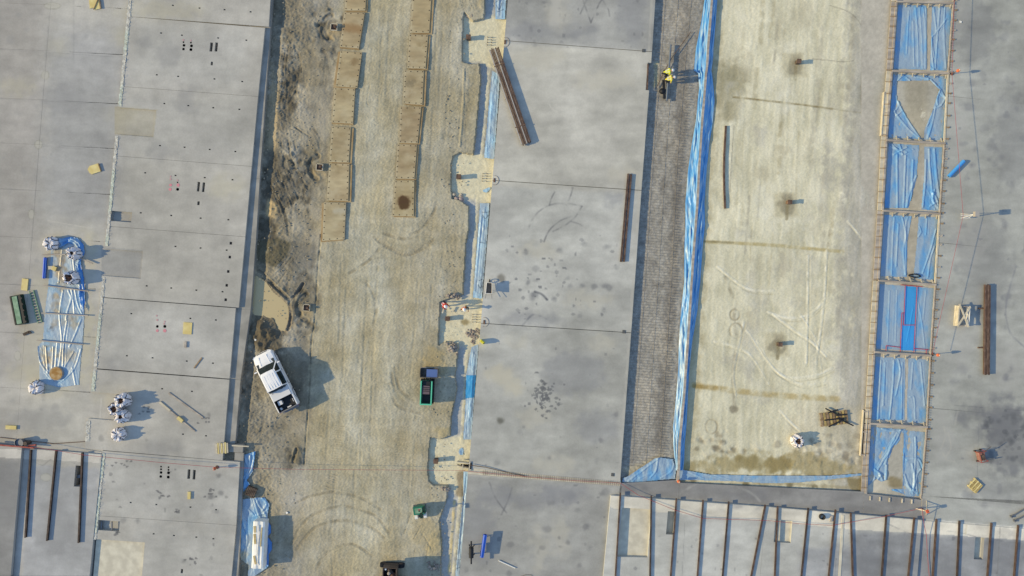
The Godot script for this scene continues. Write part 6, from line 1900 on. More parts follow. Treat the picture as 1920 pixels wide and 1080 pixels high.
func small_things():
	# dark green tray
	var t = thing("tool_chest", "long dark green metal chest with a paler lid strip on the western floor", "chest", W(39.5, 580.5, -0.12), -deg_to_rad(79))
	var mb = MB.new()
	mb.box(Vector3(0, 0.19, 0.0), Vector3(2.5, 0.38, 0.95))
	part("body", mb, M.green_dark, t)
	mb = MB.new()
	mb.box(Vector3(0.02, 0.42, 0.06), Vector3(2.36, 0.07, 0.42))
	part("lid_strip", mb, M.green_pale, t)
	mb = MB.new()
	mb.box(Vector3(0, 0.40, -0.36), Vector3(2.44, 0.09, 0.2))
	mb.box(Vector3(0, 0.40, 0.4), Vector3(2.44, 0.08, 0.12))
	part("lid", mb, M.black, t)
	for x in [-0.9, -0.4, 0.15, 0.7, 1.1]:
		mb = MB.new()
		mb.box(Vector3(x, 0.4, -0.5), Vector3(0.14, 0.1, 0.1))
		part("latch", mb, M.black, t)
	# little ladder
	t = thing("short_ladder", "short pale green ladder lying beside the dark green chest", "ladder", W(68, 575, -0.12), -deg_to_rad(75))
	for s in [-0.17, 0.17]:
		mb = MB.new()
		mb.bar(Vector3(-1.42, 0.06, s), Vector3(1.42, 0.06, s), 0.06, 0.1)
		part("rail", mb, M.green_pale, t)
	for k in 12:
		mb = MB.new()
		mb.bar(Vector3(-1.32 + k * 0.24, 0.08, -0.15), Vector3(-1.32 + k * 0.24, 0.08, 0.15), 0.05, 0.05)
		part("rung", mb, M.cream_timber, t)
	mb = MB.new()
	mb.bar(W(44, 627.5, -0.06), W(55, 622, -0.06), 0.2, 0.1)
	mb.bar(W(54, 621.5, -0.06), W(58, 624.5, -0.06), 0.13, 0.1)
	single("bracket", mb, M.dark_timber, "small dark angled bracket lying south of the dark green chest", "bracket")
	# stakes boxed in the clay and on the pads
	var pits = [[627, 52, DIRT, 0, "boxed stake in the clay at the north, ringed by scraped earth", 0.5], [600, 314, DIRT, 0, "boxed stake in the clay beside the second plate from the south", 0.5], [575.5, 577, DIRT, 0, "boxed stake in the clay east of the muddy pool", 0.3], [881 - 2, 73, PAD, 1, "column stub on the northernmost sand pad", 0.5], [861, 333, PAD, 1, "rusty column stub on the sand pad with stones", 0.6], [840, 597, PAD, 1, "grey column stub on the sand pad where two workers stand", 0.5], [818.5, 862, PAD, 1, "dark column stub on the southernmost sand pad", 0.6], [1494, 118, SAND, 2, "northernmost short stub in the sand bed", 0.5], [1477, 380, SAND, 2, "rust-brown middle stub in the sand bed", 0.5], [1459, 645, SAND, 2, "southernmost short stub in the sand bed", 0.5]]
	for p in pits:
		t = thing("column_stub", p[4], "stub", W(p[0], p[1], p[2]), -0.07, "stubs of future columns")
		if p[3] == 0:
			for s in [[-0.27, 0, 0.05, 0.6], [0.27, 0, 0.05, 0.6], [0, -0.27, 0.6, 0.05], [0, 0.27, 0.6, 0.05]]:
				mb = MB.new()
				mb.box(Vector3(s[0], 0.05, s[1]), Vector3(s[2], 0.3, s[3]))
				part("board", mb, M.cream_timber, t)
			mb = MB.new()
			mb.box(Vector3(0.0, 0.02, 0), Vector3(0.5, 0.05, 0.5))
			part("fill", mb, M.rust_dark, t)
			mb = MB.new()
			mb.box(Vector3(0.12, 0.25, 0), Vector3(0.16, p[5], 0.2))
			part("post", mb, M.rust_dark, t)
		else:
			var sz = 0.34 if p[3] == 1 else 0.3
			mb = MB.new()
			mb.box(Vector3(0, p[5] * 0.5, 0), Vector3(sz, p[5], sz))
			part("post", mb, M.rust2 if p[0] in [1477, 861] else M.dark_timber, t)
			mb = MB.new()
			mb.box(Vector3(0, p[5] + 0.02, 0), Vector3(sz + 0.06, 0.04, sz + 0.06))
			part("cap", mb, M.rust_dark, t)
	# anchor bolts on the pads
	for pd in [[918, 78, "northernmost pad"], [909, 333, "pad with stones"], [890, 597, "pad where two workers stand"]]:
		t = thing("anchor_bolts", "cluster of upright anchor bolts on the sand %s" % pd[2], "bolts", W(pd[0], pd[1], PAD), -0.07, "anchor bolts on sand pads")
		for i in 2:
			for j in 4:
				mb = MB.new()
				mb.cyl(Vector3(i * 0.34 - 0.17, 0, j * 0.22 - 0.33), Vector3(i * 0.34 - 0.17, 0.2, j * 0.22 - 0.33), 0.03, -1, 8)
				part("bolt", mb, M.rust_dark, t)
	# half rings at the slab edge
	for pd in [[947, 79, "northernmost"], [927, 338, "middle"], [908, 604, "third"]]:
		t = thing("edge_ring", "%s of three half-round rusty rings set in the middle floor's west edge" % pd[2], "ring", W(pd[0], pd[1], 0.0), -0.07, "half rings in the slab edge")
		mb = MB.new()
		var arc = []
		for q in 13: arc.append(Vector3(cos(-PI * 0.6 + q * PI * 0.1) * 0.36, 0.02, sin(-PI * 0.6 + q * PI * 0.1) * 0.4))
		mb.tube(arc, 0.022)
		part("ring", mb, M.grey_timber, t)
		mb = MB.new()
		mb.box(Vector3(0, 0.01, 0), Vector3(0.16, 0.04, 0.34))
		part("plate", mb, M.rust_dark, t)
	# ladder-framed pit at the southern pad
	t = thing("formwork_box", "small wedge-shaped timber box with a ladder frame at the southern pad's slab edge", "formwork", W(878, 872, -0.2), -0.07)
	mb = MB.new()
	mb.bar(Vector3(-0.95, 0.0, -0.25), Vector3(0.3, 0.0, -0.18), 0.05, 0.5)
	mb.bar(Vector3(-0.95, 0.0, 0.05), Vector3(0.3, 0.0, 0.28), 0.05, 0.5)
	part("side_board", mb, M.cream_timber, t)
	mb = MB.new()
	mb.bar(Vector3(0.12, 0.28, -0.35), Vector3(0.12, 0.28, 0.42), 0.08, 0.06)
	mb.bar(Vector3(-0.45, 0.28, -0.1), Vector3(-0.45, 0.28, 0.42), 0.07, 0.06)
	part("rung", mb, M.cream_timber, t)
	mb = MB.new()
	mb.box(Vector3(0.24, 0.24, 0.0), Vector3(0.12, 0.03, 0.5))
	mb.box(Vector3(-0.2, -0.2, 0.12), Vector3(0.9, 0.04, 0.22))
	part("dark_bottom", mb, M.black, t)
	# stones on the second pad
	var sl = [[851, 365, 0.22, "pale, westernmost of four stones on the sand pad"], [864.5, 366, 0.18, "pale, northeastern of four stones on the sand pad"], [855.5, 373, 0.24, "pinkish, southwestern of four stones on the sand pad"], [864.5, 374, 0.26, "pinkish, largest and southeastern of four stones on the sand pad"]]
	var k = 0
	for s in sl:
		single("stone", rock(s[2], 40 + k), nmat(c8(196, 184, 160), c8(150, 138, 124), 0.9, 0.4, 3) if k < 2 else nmat(c8(176, 158, 150), c8(140, 126, 120), 0.9, 0.4, 4), "rough stone, " + s[3], "stone", "stones on the sand pad").position = W(s[0], s[1], PAD + 0.08)
		k += 1
	# rubble heaps of broken clods
	for h in [[848, 553, 17, 8, 0.34, "rubble heap of grey clods north of the worker in red", 26], [848, 652, 13, 14, 0.4, "rubble heap of pinkish clods south of the two workers", 40], [888, 626, 14, 14, 0.1, "thin scatter of grey clods on the sand pad north of the yellow can", 40], [812, 1062, 17, 10, 0.34, "rubble heap of dark clods beside the machine at the south edge", 30], [886, 30, 14, 6, 0.28, "rubble heap of clods at the rim of the northernmost pad", 24], [836, 916, 12, 5, 0.2, "rubble heap of small clods at the rim of the southernmost pad", 24]]:
		var st = MB.new()
		var g = RandomNumberGenerator.new()
		g.seed = int(h[0])
		for j in h[6]:
			var m = rock(g.randf_range(0.05, 0.17), 100 + j % 7)
			var lv = PAD if h[0] > 870 else DIRT - 0.04
			var q = Vector2(g.randfn(0, 0.42), g.randfn(0, 0.42))
			st.st.append_from(m, 0, Transform3D(Basis(Vector3(0.3, 1, 0.2).normalized(), g.randf() * TAU), W(h[0] + q.x * h[2], h[1] + q.y * h[3], lv) + Vector3(0, g.randf_range(0.0, h[4]) * exp(-q.length_squared() * 3.0), 0)))
		single("rubble_heap", st, nmat(c8(172, 162, 148), c8(122, 112, 104), 0.95, 0.5, 6), h[5], "rubble", "", "stuff")
	# pebbles strewn on the clay
	var st2 = MB.new()
	var g2 = RandomNumberGenerator.new()
	g2.seed = 77
	var rk = []
	for j in 5: rk.append(rock(0.06, 200 + j))
	for j in 700:
		var y = g2.randf_range(-20, 1090)
		var x = g2.randf_range(505 - y * 0.06, 610 - y * 0.06) if j % 3 else g2.randf_range(840 - y * 0.04, 885 - y * 0.05)
		if x < 486 and y > 500 and y < 640: continue
		st2.st.append_from(rk[j % 5], 0, Transform3D(Basis(Vector3.UP, g2.randf() * TAU).scaled(Vector3.ONE * g2.randf_range(0.4, 1.3)), W(x, y, DIRT + 0.0)))
	single("pebbles", st2, nmat(c8(168, 158, 136), c8(118, 110, 94), 0.95, 0.5, 7), "loose pebbles and clods strewn over the clay", "pebbles", "", "stuff")
	# wheelbarrow
	t = thing("wheelbarrow", "grey wheelbarrow standing on the middle floor beside a dark wet spot", "wheelbarrow", W(917.5, 541, 0.0), PI * 0.5 - 0.05)
	mb = MB.new()
	mb.loft([[Vector3(-0.28, 0.34, -0.18), Vector3(0.34, 0.34, -0.18), Vector3(0.34, 0.34, 0.18), Vector3(-0.28, 0.34, 0.18)], [Vector3(-0.42, 0.62, -0.27), Vector3(0.5, 0.62, -0.22), Vector3(0.5, 0.62, 0.22), Vector3(-0.42, 0.62, 0.27)]], false)
	mb.quad(Vector3(-0.28, 0.35, -0.18), Vector3(0.34, 0.35, -0.18), Vector3(0.34, 0.35, 0.18), Vector3(-0.28, 0.35, 0.18), Vector3.UP)
	part("tray", mb, nmat(c8(120, 108, 96), c8(146, 132, 112), 0.8, 0.4, 5), t)
	mb = MB.new()
	for e in [[-0.42, -0.27, 0.5, -0.22], [-0.42, 0.27, 0.5, 0.22], [-0.42, -0.27, -0.42, 0.27], [0.5, -0.22, 0.5, 0.22]]:
		mb.cyl(Vector3(e[0], 0.625, e[1]), Vector3(e[2], 0.625, e[3]), 0.022, -1, 8)
	part("rim", mb, M.white_board, t)
	for s in [-1, 1]:
		mb = MB.new()
		mb.tube([Vector3(0.6, 0.22, 0.06 * s), Vector3(-0.2, 0.36, 0.2 * s), Vector3(-0.85, 0.56, 0.28 * s)], 0.02)
		part("handle", mb, M.steel, t)
		mb = MB.new()
		mb.tube([Vector3(-0.2, 0.36, 0.2 * s), Vector3(-0.34, 0.0, 0.22 * s)], 0.018)
		part("leg", mb, M.steel, t)
	mb = MB.new()
	mb.torus(Vector3(0.62, 0.19, 0), 0.11, 0.19, Basis(Vector3.RIGHT, PI * 0.5))
	part("wheel", mb, M.black, t)
	# yellow can
	t = thing("canister", "small yellow canister on the middle floor's west edge below the workers", "canister", W(904.5, 640.5, 0.0), -0.7)
	mb = MB.new()
	mb.box(Vector3(0, 0.24, 0), Vector3(0.42, 0.48, 0.2))
	mb.box(Vector3(-0.02, 0.5, 0), Vector3(0.3, 0.06, 0.16))
	part("body", mb, M.yellow, t)
	mb = MB.new()
	mb.tube([Vector3(-0.14, 0.52, 0), Vector3(-0.1, 0.6, 0), Vector3(0.1, 0.6, 0), Vector3(0.14, 0.52, 0)], 0.02)
	part("handle", mb, M.yellow, t)
	mb = MB.new()
	mb.cyl(Vector3(0.17, 0.48, 0), Vector3(0.2, 0.58, 0), 0.035, -1, 10)
	part("cap", mb, M.black, t)
	# red motor crate on the east floor
	t = thing("power_pack", "rusty red boxy motor unit on the dark stain of the eastern floor", "motor", W(1834, 853, 0.0), 0.25)
	mb = MB.new()
	mb.box(Vector3(0, 0.35, 0), Vector3(0.48, 0.46, 0.7))
	part("body", mb, nmat(c8(128, 88, 76), c8(160, 128, 118), 0.7, 0.5, 12), t)
	mb = MB.new()
	mb.box(Vector3(-0.05, 0.64, 0.05), Vector3(0.3, 0.12, 0.4))
	part("engine", mb, M.dark_timber, t)
	mb = MB.new()
	for s in [-1, 1]:
		mb.tube([Vector3(-0.3, 0.08, 0.42 * s), Vector3(-0.3, 0.75, 0.42 * s), Vector3(0.3, 0.75, 0.42 * s), Vector3(0.3, 0.08, 0.42 * s)], 0.025)
	mb.tube([Vector3(-0.3, 0.75, -0.42), Vector3(-0.3, 0.75, 0.42)], 0.025)
	part("frame", mb, M.red_steel, t)
	for s in [[-0.24, -0.44], [-0.24, 0.44], [0.24, -0.44], [0.24, 0.44]]:
		mb = MB.new()
		mb.cyl(Vector3(s[0], 0.1, s[1] - 0.04), Vector3(s[0], 0.1, s[1] + 0.04), 0.1, -1, 14)
		part("wheel", mb, M.black, t)
	mb = MB.new()
	mb.tube([Vector3(0.0, 0.72, -0.4), Vector3(0.35, 0.8, -0.55), Vector3(0.75, 0.85, -0.75)], 0.02)
	part("handle", mb, M.dark_timber, t)
	# hose and cable coils
	t = thing("hose_coil", "black coil of hose standing on the pale rim of the south-eastern deck", "hose", W(1540, 968, 0.2), 0.0)
	for j in 4:
		mb = MB.new()
		mb.torus(Vector3(0.01 * j, 0.05 + 0.05 * j, 0.01 * (j % 2)), 0.15 + 0.01 * (j % 2), 0.24, Basis(Vector3(0.3, 0, 1).normalized(), 0.08 * j), 24)
		part("loop", mb, M.black, t)
	wood("timber_block", "small grey block beside the black hose coil", "timber", [1558, 972], 100, Vector3(0.5, 0.1, 0.16), 0.2, M.grey_timber)
	mb = MB.new()
	for j in 3:
		var pp = []
		for q in 15:
			var a = TAU * q / 14.0
			pp.append(W(1715 + cos(a) * (11.5 - j), 517 + sin(a) * (2.6 + j * 0.4) + cos(a) * 0.8, BAYF + 0.12 + j * 0.03))
		mb.tube(pp, 0.035)
	single("cable_coil", mb, M.black, "black coil of cable lying at the south end of the fifth bay", "cable")
	# steel props at the east edge
	for pr in [[[1897, 968, 1922, 953], "northern one of two steel props at the east edge of the photo"], [[1903, 976, 1926, 964], "southern one of two steel props at the east edge of the photo"]]:
		var p = pr[0]
		var a = W(p[0], p[1], 0.08)
		var b = W(p[2], p[3], 0.08)
		t = thing("steel_prop", pr[1], "prop", (a + b) * 0.5 - Vector3(0, 0.08, 0), -atan2(b.z - a.z, b.x - a.x), "steel props")
		var L = (b - a).length()
		mb = MB.new()
		mb.cyl(Vector3(-L * 0.5, 0.1, 0), Vector3(L * 0.5, 0.1, 0), 0.055, -1, 10)
		part("tube", mb, M.steel, t)
		mb = MB.new()
		mb.torus(Vector3(-L * 0.5 + 0.1, 0.1, 0), 0.07, 0.14, Basis(Vector3.RIGHT, 0.4))
		part("ring", mb, M.steel, t)
		mb = MB.new()
		mb.box(Vector3(-L * 0.5 - 0.08, 0.1, 0), Vector3(0.04, 0.2, 0.2))
		part("foot_plate", mb, M.steel, t)
	# a grey bucket and pegs by the south-western rim
	t = thing("bucket", "grey bucket by the north rim of the south-western deck", "bucket", W(43, 828, -0.12))
	mb = MB.new()
	mb.cyl(Vector3(0, 0, 0), Vector3(0, 0.5, 0), 0.27, 0.36, 20, false)
	mb.cyl(Vector3(0, 0.4, 0), Vector3(0, 0.42, 0), 0.33, -1, 20)
	part("body", mb, M.steel, t)
	mb = MB.new()
	mb.torus(Vector3(0, 0.5, 0), 0.33, 0.38)
	part("rim", mb, M.steel, t)
	t = thing("nail_keg", "small dark keg with a red bar east of the grey bucket", "keg", W(56, 829, -0.12))
	mb = MB.new()
	mb.cyl(Vector3(0, 0, 0), Vector3(0, 0.62, 0), 0.17, -1, 14)
	part("body", mb, M.dark_timber, t)
	mb = MB.new()
	mb.bar(Vector3(0.1, 0.3, 0.25), Vector3(0.75, 0.34, 0.15), 0.12, 0.12)
	part("bar", mb, M.red_steel, t)
	# white scraps
	for s in [[1801, 41, 0.0, "small white scrap of paper on the eastern floor near the north edge"], [479, 637, DIRT + 0.02, "small white scrap on the clay north of the pickup"], [538, 961, DIRT + 0.02, "small white scrap on the haul road east of the sheets"]]:
		mb = MB.new()
		mb.prism([[-0.08, -0.1], [0.1, -0.02], [0.05, 0.1], [-0.07, 0.08]], 0.0, 0.04)
		single("paper_scrap", mb, M.film, s[3], "scrap", "white scraps").position = W(s[0], s[1], s[2] + 0.01)
	mb = MB.new()
	mb.cyl(W(935, 1051, 0.04), W(966, 1065, 0.04), 0.045, -1, 8)
	single("plastic_pipe", mb, M.film, "thin white pipe lying near the south edge of the middle floor", "pipe")
	mb = MB.new()
	mb.tube([W(968, 1083, 0.02), W(985, 1078, 0.02), W(996, 1078, 0.02), W(1000, 1085, 0.02)], 0.015)
	single("wire_loop", mb, M.rust_dark, "thin dark wire loop at the south edge of the middle floor", "wire")
	mb = MB.new()
	mb.bar(W(1215, 120, 0.02), W(1213.5, 168, 0.02), 0.12, 0.05)
	single("steel_angle", mb, M.rust_dark, "dark steel angle set in the notch of the middle floor's east edge", "steel angle")

func rock(r, sd) -> ArrayMesh:
	var g = RandomNumberGenerator.new()
	g.seed = sd
	var mb = MB.new()
	var rings = []
	for k in 4:
		var a = [0.55, 1.0, 0.85, 0.4][k]
		var ring = []
		for j in 7:
			var q = TAU * j / 7.0
			var rr = r * a * g.randf_range(0.75, 1.15)
			ring.append(Vector3(cos(q) * rr, r * [-0.5, -0.1, 0.4, 0.75][k] * g.randf_range(0.85, 1.1), sin(q) * rr))
		rings.append(ring)
	mb.loft(rings)
	return mb.done()

func lines_and_posts():
	# posts carrying the red lines
	var ps = [[1785, 138, 0.0, 1.0, "orange-topped post by the north end of the timber frame"], [1748, 664, 0.0, 1.0, "orange-topped post halfway down the timber frame"], [1271, 901, -0.02, 0.5, "orange-topped post at the corner of reinforcement and sand bed"], [407, 876, 0.0, 0.7, "red-topped post on the panel with eight black pipe holes"]]
	for p in ps:
		var t = thing("line_post", p[4], "post", W(p[0], p[1], p[2]), 0.0, "posts of the red lines")
		var mb = MB.new()
		mb.cyl(Vector3(0, 0, 0), Vector3(0, p[3], 0), 0.03, -1, 10)
		part("pole", mb, M.rust2, t)
		mb = MB.new()
		mb.cyl(Vector3(0, 0, 0), Vector3(0, 0.06, 0), 0.16, 0.12, 14)
		part("base", mb, M.rust_dark, t)
		mb = MB.new()
		mb.cyl(Vector3(0, p[3] - 0.22, 0), Vector3(0, p[3], 0), 0.14, 0.1, 14)
		part("collar", mb, mat(c8(206, 110, 70), 0.7), t)
		mb = MB.new()
		mb.ball(Vector3(0, p[3] + 0.04, 0), 0.06)
		part("knob", mb, M.cream_timber, t)
	# corner tripod of timber
	var t = thing("corner_profile", "timber corner profile with orange clamp south of the timber frame", "profile board", W(1728, 953, 0.0), 0.0)
	for b in [[0.1, -0.2, 0.45, -0.62, 0.42], [0.0, 0.0, -0.5, 0.02, 0.4], [0.08, 0.05, 0.4, 0.55, 0.3]]:
		var mb = MB.new()
		mb.bar(Vector3(b[0] * 0.2, 0.75, b[1] * 0.2), Vector3(b[2], 0.02, b[3]), 0.1, 0.05)
		part("board", mb, M.cream_timber, t)
	var mb0 = MB.new()
	mb0.cyl(Vector3(0, 0, 0), Vector3(0, 0.95, 0), 0.04, -1, 10)
	part("stake", mb0, M.rust2, t)
	mb0 = MB.new()
	mb0.box(Vector3(0, 0.85, 0), Vector3(0.22, 0.14, 0.24), Basis(Vector3.UP, 0.4))
	part("clamp", mb0, mat(c8(200, 92, 60), 0.7), t)
	# survey stand
	t = thing("survey_stand", "white metal stand with a flat head on the eastern floor, under the red line", "stand", W(1808, 405, 0.0), 0.0)
	for a in 4:
		var mb = MB.new()
		var q = PI * 0.25 + a * PI * 0.5
		mb.tube([Vector3(cos(q) * 0.42, 0, sin(q) * 0.26), Vector3(0.0, 1.3, 0)], 0.022)
		part("leg", mb, M.white_board, t)
	var mb1 = MB.new()
	mb1.cyl(Vector3(0, 1.2, 0), Vector3(0, 1.5, 0), 0.05, -1, 10)
	part("column", mb1, M.steel, t)
	mb1 = MB.new()
	mb1.box(Vector3(0, 1.55, 0), Vector3(0.34, 0.3, 0.42))
	part("head", mb1, M.steel_pale, t)
	mb1 = MB.new()
	mb1.box(Vector3(-0.1, 0.35, 0), Vector3(0.8, 0.03, 0.05))
	mb1.box(Vector3(-0.1, 0.35, 0.2), Vector3(0.8, 0.03, 0.05))
	part("brace", mb1, M.white_board, t)
	# the lines
	var ls = [[[[1794, -160, 1.0], [1785, 138, 0.95], [1806, 404, 1.1], [1748, 664, 0.95]], "thin red line strung down the east side of the timber frame over posts"], [[[1728, 953, 0.8], [1660, 968, 0.55], [1560, 985, 0.4], [1500, 982, 0.4], [1440, 976, 0.42]], "red line sagging over the south-eastern rails from the corner profile"], [[[1729, 954, 0.8], [1733, 985, 0.5], [1737, 1003, 0.25], [1739, 1040, 0.15], [1745, 1110, 0.12]], "red line dropping along the shaded step of the south-eastern deck"], [[[870, 883, 0.06], [990, 894, 0.05], [1080, 901, 0.06], [1164, 906, 0.08]], "red line along the stirrup joint of the middle floor"], [[[1164, 906, 0.1], [1196, 928, 0.3], [1262, 955, 0.4], [1318, 972, 0.38], [1440, 976, 0.42]], "red line slanting over the western rails of the south-eastern deck"], [[[64, 838, 0.5], [157, 853, 0.45], [300, 867, 0.5], [405, 876, 0.62]], "red line from the south-western deck to the red-topped post"], [[[407, 876, 0.62], [560, 880, 0.4], [720, 881, 0.25], [872, 882, 0.12]], "thin dark red line crossing the haul road"]]
	for l in ls:
		var mb = MB.new()
		var pp = []
		for p in l[0]: pp.append(W(p[0], p[1], p[2]))
		mb.tube(pp, 0.018 if l[1].begins_with("red") else 0.013, 5)
		single("string_line", mb, M.red_line, l[1], "line", "red lines")
	for l in [[[[880, 872, 0.2], [910, 876, 0.12], [960, 888, 0.05], [985, 893, 0.04]], "dark rod slanting from the ladder-framed pit onto the middle floor"], [[[1295, 60, -0.16], [1260, 108, -0.14], [1245, 135, -0.14], [1231, 164, -0.2]], "dark cable lying slantwise across the reinforcement by the workers in yellow"], [[[0, 820, -0.08], [100, 832, -0.08], [160, 828, -0.06]], "thin dark cable lying north of the south-western deck"]]:
		var mb = MB.new()
		var pp = []
		for p in l[0]: pp.append(W(p[0], p[1], p[2]))
		mb.tube(pp, 0.03, 6)
		single("cable", mb, M.rust_dark, l[1], "cable", "")

# a point on the ground below something seen at plan px,py when it is h above level lv
func G(px, py, lv, h) -> Vector3:
	var v = W(px, py, lv + h)
	v.y = lv
	return v

# ---------------------------------------------------------------- machines
func pickup():
	var t = thing("pickup_truck", "white double-cab pickup truck with a partly covered black load bed, parked on the clay", "pickup truck", G(515.5, 714.5, DIRT, 0.95), -atan2(-106.0, -53.0))
	var sec = func(x, w, y0, y1, crown): return [Vector3(x, y0, -w), Vector3(x, y0 + 0.18, -w - 0.02), Vector3(x, y1 - 0.16, -w), Vector3(x, y1 - 0.03, -w + 0.09), Vector3(x, y1 + crown, -w * 0.5), Vector3(x, y1 + crown * 1.3, 0), Vector3(x, y1 + crown, w * 0.5), Vector3(x, y1 - 0.03, w - 0.09), Vector3(x, y1 - 0.16, w), Vector3(x, y0 + 0.18, w + 0.02), Vector3(x, y0, w)]
	var mb = MB.new()
	mb.loft([sec.call(2.62, 0.6, 0.45, 0.82, 0.0), sec.call(2.55, 0.76, 0.42, 0.92, 0.0), sec.call(2.42, 0.86, 0.4, 1.0, 0.01), sec.call(2.1, 0.91, 0.4, 1.05, 0.03), sec.call(1.8, 0.92, 0.4, 1.08, 0.04), sec.call(1.51, 0.92, 0.4, 1.1, 0.03), sec.call(1.5, 0.92, 0.4, 0.95, 0.0), sec.call(-0.62, 0.92, 0.4, 0.95, 0.0)])
	var body = part("body", mb, M.car_white, t)
	mb = MB.new()
	for s in [-1, 1]:
		mb.bar(Vector3(2.36, 1.06, 0.34 * s), Vector3(1.62, 1.14, 0.4 * s), 0.06, 0.03)
	part("hood_crease", mb, M.car_white, body)
	# door skins and belt line up to the windows
	for s in [-1, 1]:
		for d in [[1.46, 0.5], [0.46, -0.6]]:
			mb = MB.new()
			mb.box(Vector3((d[0] + d[1]) * 0.5, 0.8, 0.915 * s), Vector3(d[0] - d[1], 0.58, 0.05))
			var door = part("door", mb, M.car_white, t)
			mb = MB.new()
			mb.box(Vector3(d[1] + 0.14, 0.95, 0.95 * s), Vector3(0.18, 0.04, 0.03))
			part("handle", mb, M.black, door)
	# cab: roof on pillars
	mb = MB.new()
	mb.loft([[Vector3(0.970, 1.70, -0.6), Vector3(0.970, 1.75, -0.5), Vector3(0.984, 1.77, 0.0), Vector3(0.970, 1.75, 0.5), Vector3(0.970, 1.70, 0.6)], [Vector3(0.755, 1.72, -0.68), Vector3(0.755, 1.79, -0.58), Vector3(0.779, 1.81, 0), Vector3(0.755, 1.79, 0.58), Vector3(0.755, 1.72, 0.68)], [Vector3(0.038, 1.74, -0.69), Vector3(0.038, 1.81, -0.6), Vector3(0.038, 1.83, 0), Vector3(0.038, 1.81, 0.6), Vector3(0.038, 1.74, 0.69)], [Vector3(-0.620, 1.70, -0.66), Vector3(-0.620, 1.77, -0.58), Vector3(-0.640, 1.79, 0), Vector3(-0.620, 1.77, 0.58), Vector3(-0.620, 1.70, 0.66)]])
	var roof = part("roof", mb, M.car_white, t)
	for z in [-0.36, -0.12, 0.12, 0.36]:
		mb = MB.new()
		mb.bar(Vector3(0.695, 1.805, z), Vector3(-0.500, 1.815, z), 0.035, 0.03)
		part("rib", mb, M.car_white, roof)
	mb = MB.new()
	for s in [-1, 1]:
		mb.bar(Vector3(1.500, 1.08, 0.88 * s), Vector3(0.922, 1.73, 0.63 * s), 0.08, 0.07)
		mb.bar(Vector3(0.659, 1.0, 0.9 * s), Vector3(0.635, 1.74, 0.67 * s), 0.05, 0.1)
		mb.bar(Vector3(-0.620, 1.0, 0.9 * s), Vector3(-0.584, 1.73, 0.66 * s), 0.08, 0.12)
		mb.bar(Vector3(0.946, 1.72, 0.64 * s), Vector3(-0.608, 1.72, 0.67 * s), 0.07, 0.06)
		mb.bar(Vector3(1.500, 1.08, 0.89 * s), Vector3(-0.620, 1.06, 0.9 * s), 0.06, 0.06)
	mb.bar(Vector3(-0.640, 1.04, -0.9), Vector3(-0.640, 1.04, 0.9), 0.06, 0.14)
	part("pillars", mb, M.car_white, t)
	mb = MB.new()
	mb.loft([[Vector3(1.500, 1.1, -0.82), Vector3(1.555, 1.12, 0), Vector3(1.500, 1.1, 0.82)], [Vector3(0.970, 1.725, -0.58), Vector3(0.998, 1.765, 0), Vector3(0.970, 1.725, 0.58)]], false)
	mb = MB.new()
	for s in [-1, 1]:
		mb.quad(Vector3(1.500, 1.1, 0.83 * s), Vector3(1.555, 1.12, 0), Vector3(0.991, 1.755, 0), Vector3(0.958, 1.72, 0.6 * s), Vector3(0.6, 1, 0))
	part("windscreen", mb, M.car_glass, t)
	mb = MB.new()
	mb.quad(Vector3(-0.650, 1.08, -0.84), Vector3(-0.650, 1.08, 0.84), Vector3(-0.620, 1.72, 0.6), Vector3(-0.620, 1.72, -0.6), Vector3(-0.670, 0.2, 0))
	part("rear_window", mb, M.car_glass, t)
	for s in [-1, 1]:
		mb = MB.new()
		mb.quad(Vector3(1.437, 1.08, 0.9 * s), Vector3(0.707, 1.07, 0.91 * s), Vector3(0.695, 1.71, 0.68 * s), Vector3(0.946, 1.71, 0.66 * s), Vector3(0.516, 0.2, s))
		part("side_window", mb, M.car_glass, t)
		mb = MB.new()
		mb.quad(Vector3(0.599, 1.07, 0.91 * s), Vector3(-0.524, 1.06, 0.91 * s), Vector3(-0.512, 1.71, 0.675 * s), Vector3(0.587, 1.71, 0.685 * s), Vector3(0.516, 0.2, s))
		part("side_window", mb, M.car_glass, t)
	mb = MB.new()
	for s in [-1, 1]:
		mb.box(Vector3(0.815, 1.05, 0.4 * s), Vector3(1.054, 0.2, 0.5))
		mb.box(Vector3(0.516, 1.28, 0.4 * s), Vector3(0.683, 0.55, 0.48))
	mb.box(Vector3(-0.202, 1.05, 0), Vector3(1.054, 0.2, 1.4))
	mb.box(Vector3(-0.465, 1.25, 0), Vector3(0.683, 0.5, 1.4))
	mb.box(Vector3(1.367, 1.03, 0), Vector3(0.946, 0.14, 1.6))
	part("seats", mb, M.interior, t)
	# load bed
	for s in [-1, 1]:
		mb = MB.new()
		mb.loft([[Vector3(-0.66, 0.45, 0.84 * s), Vector3(-0.66, 0.45, 0.93 * s), Vector3(-0.66, 1.0, 0.93 * s), Vector3(-0.66, 1.07, 0.89 * s), Vector3(-0.66, 1.07, 0.82 * s)], [Vector3(-2.5, 0.45, 0.82 * s), Vector3(-2.5, 0.45, 0.92 * s), Vector3(-2.5, 1.0, 0.92 * s), Vector3(-2.5, 1.07, 0.88 * s), Vector3(-2.5, 1.07, 0.81 * s)], [Vector3(-2.62, 0.5, 0.78 * s), Vector3(-2.62, 0.5, 0.86 * s), Vector3(-2.62, 1.0, 0.86 * s), Vector3(-2.62, 1.05, 0.83 * s), Vector3(-2.62, 1.05, 0.77 * s)]])
		part("bed_wall", mb, M.car_white, t)
	mb = MB.new()
	mb.box(Vector3(-1.64, 0.62, 0), Vector3(1.94, 0.06, 1.66))
	mb.box(Vector3(-0.69, 0.85, 0), Vector3(0.05, 0.44, 1.66))
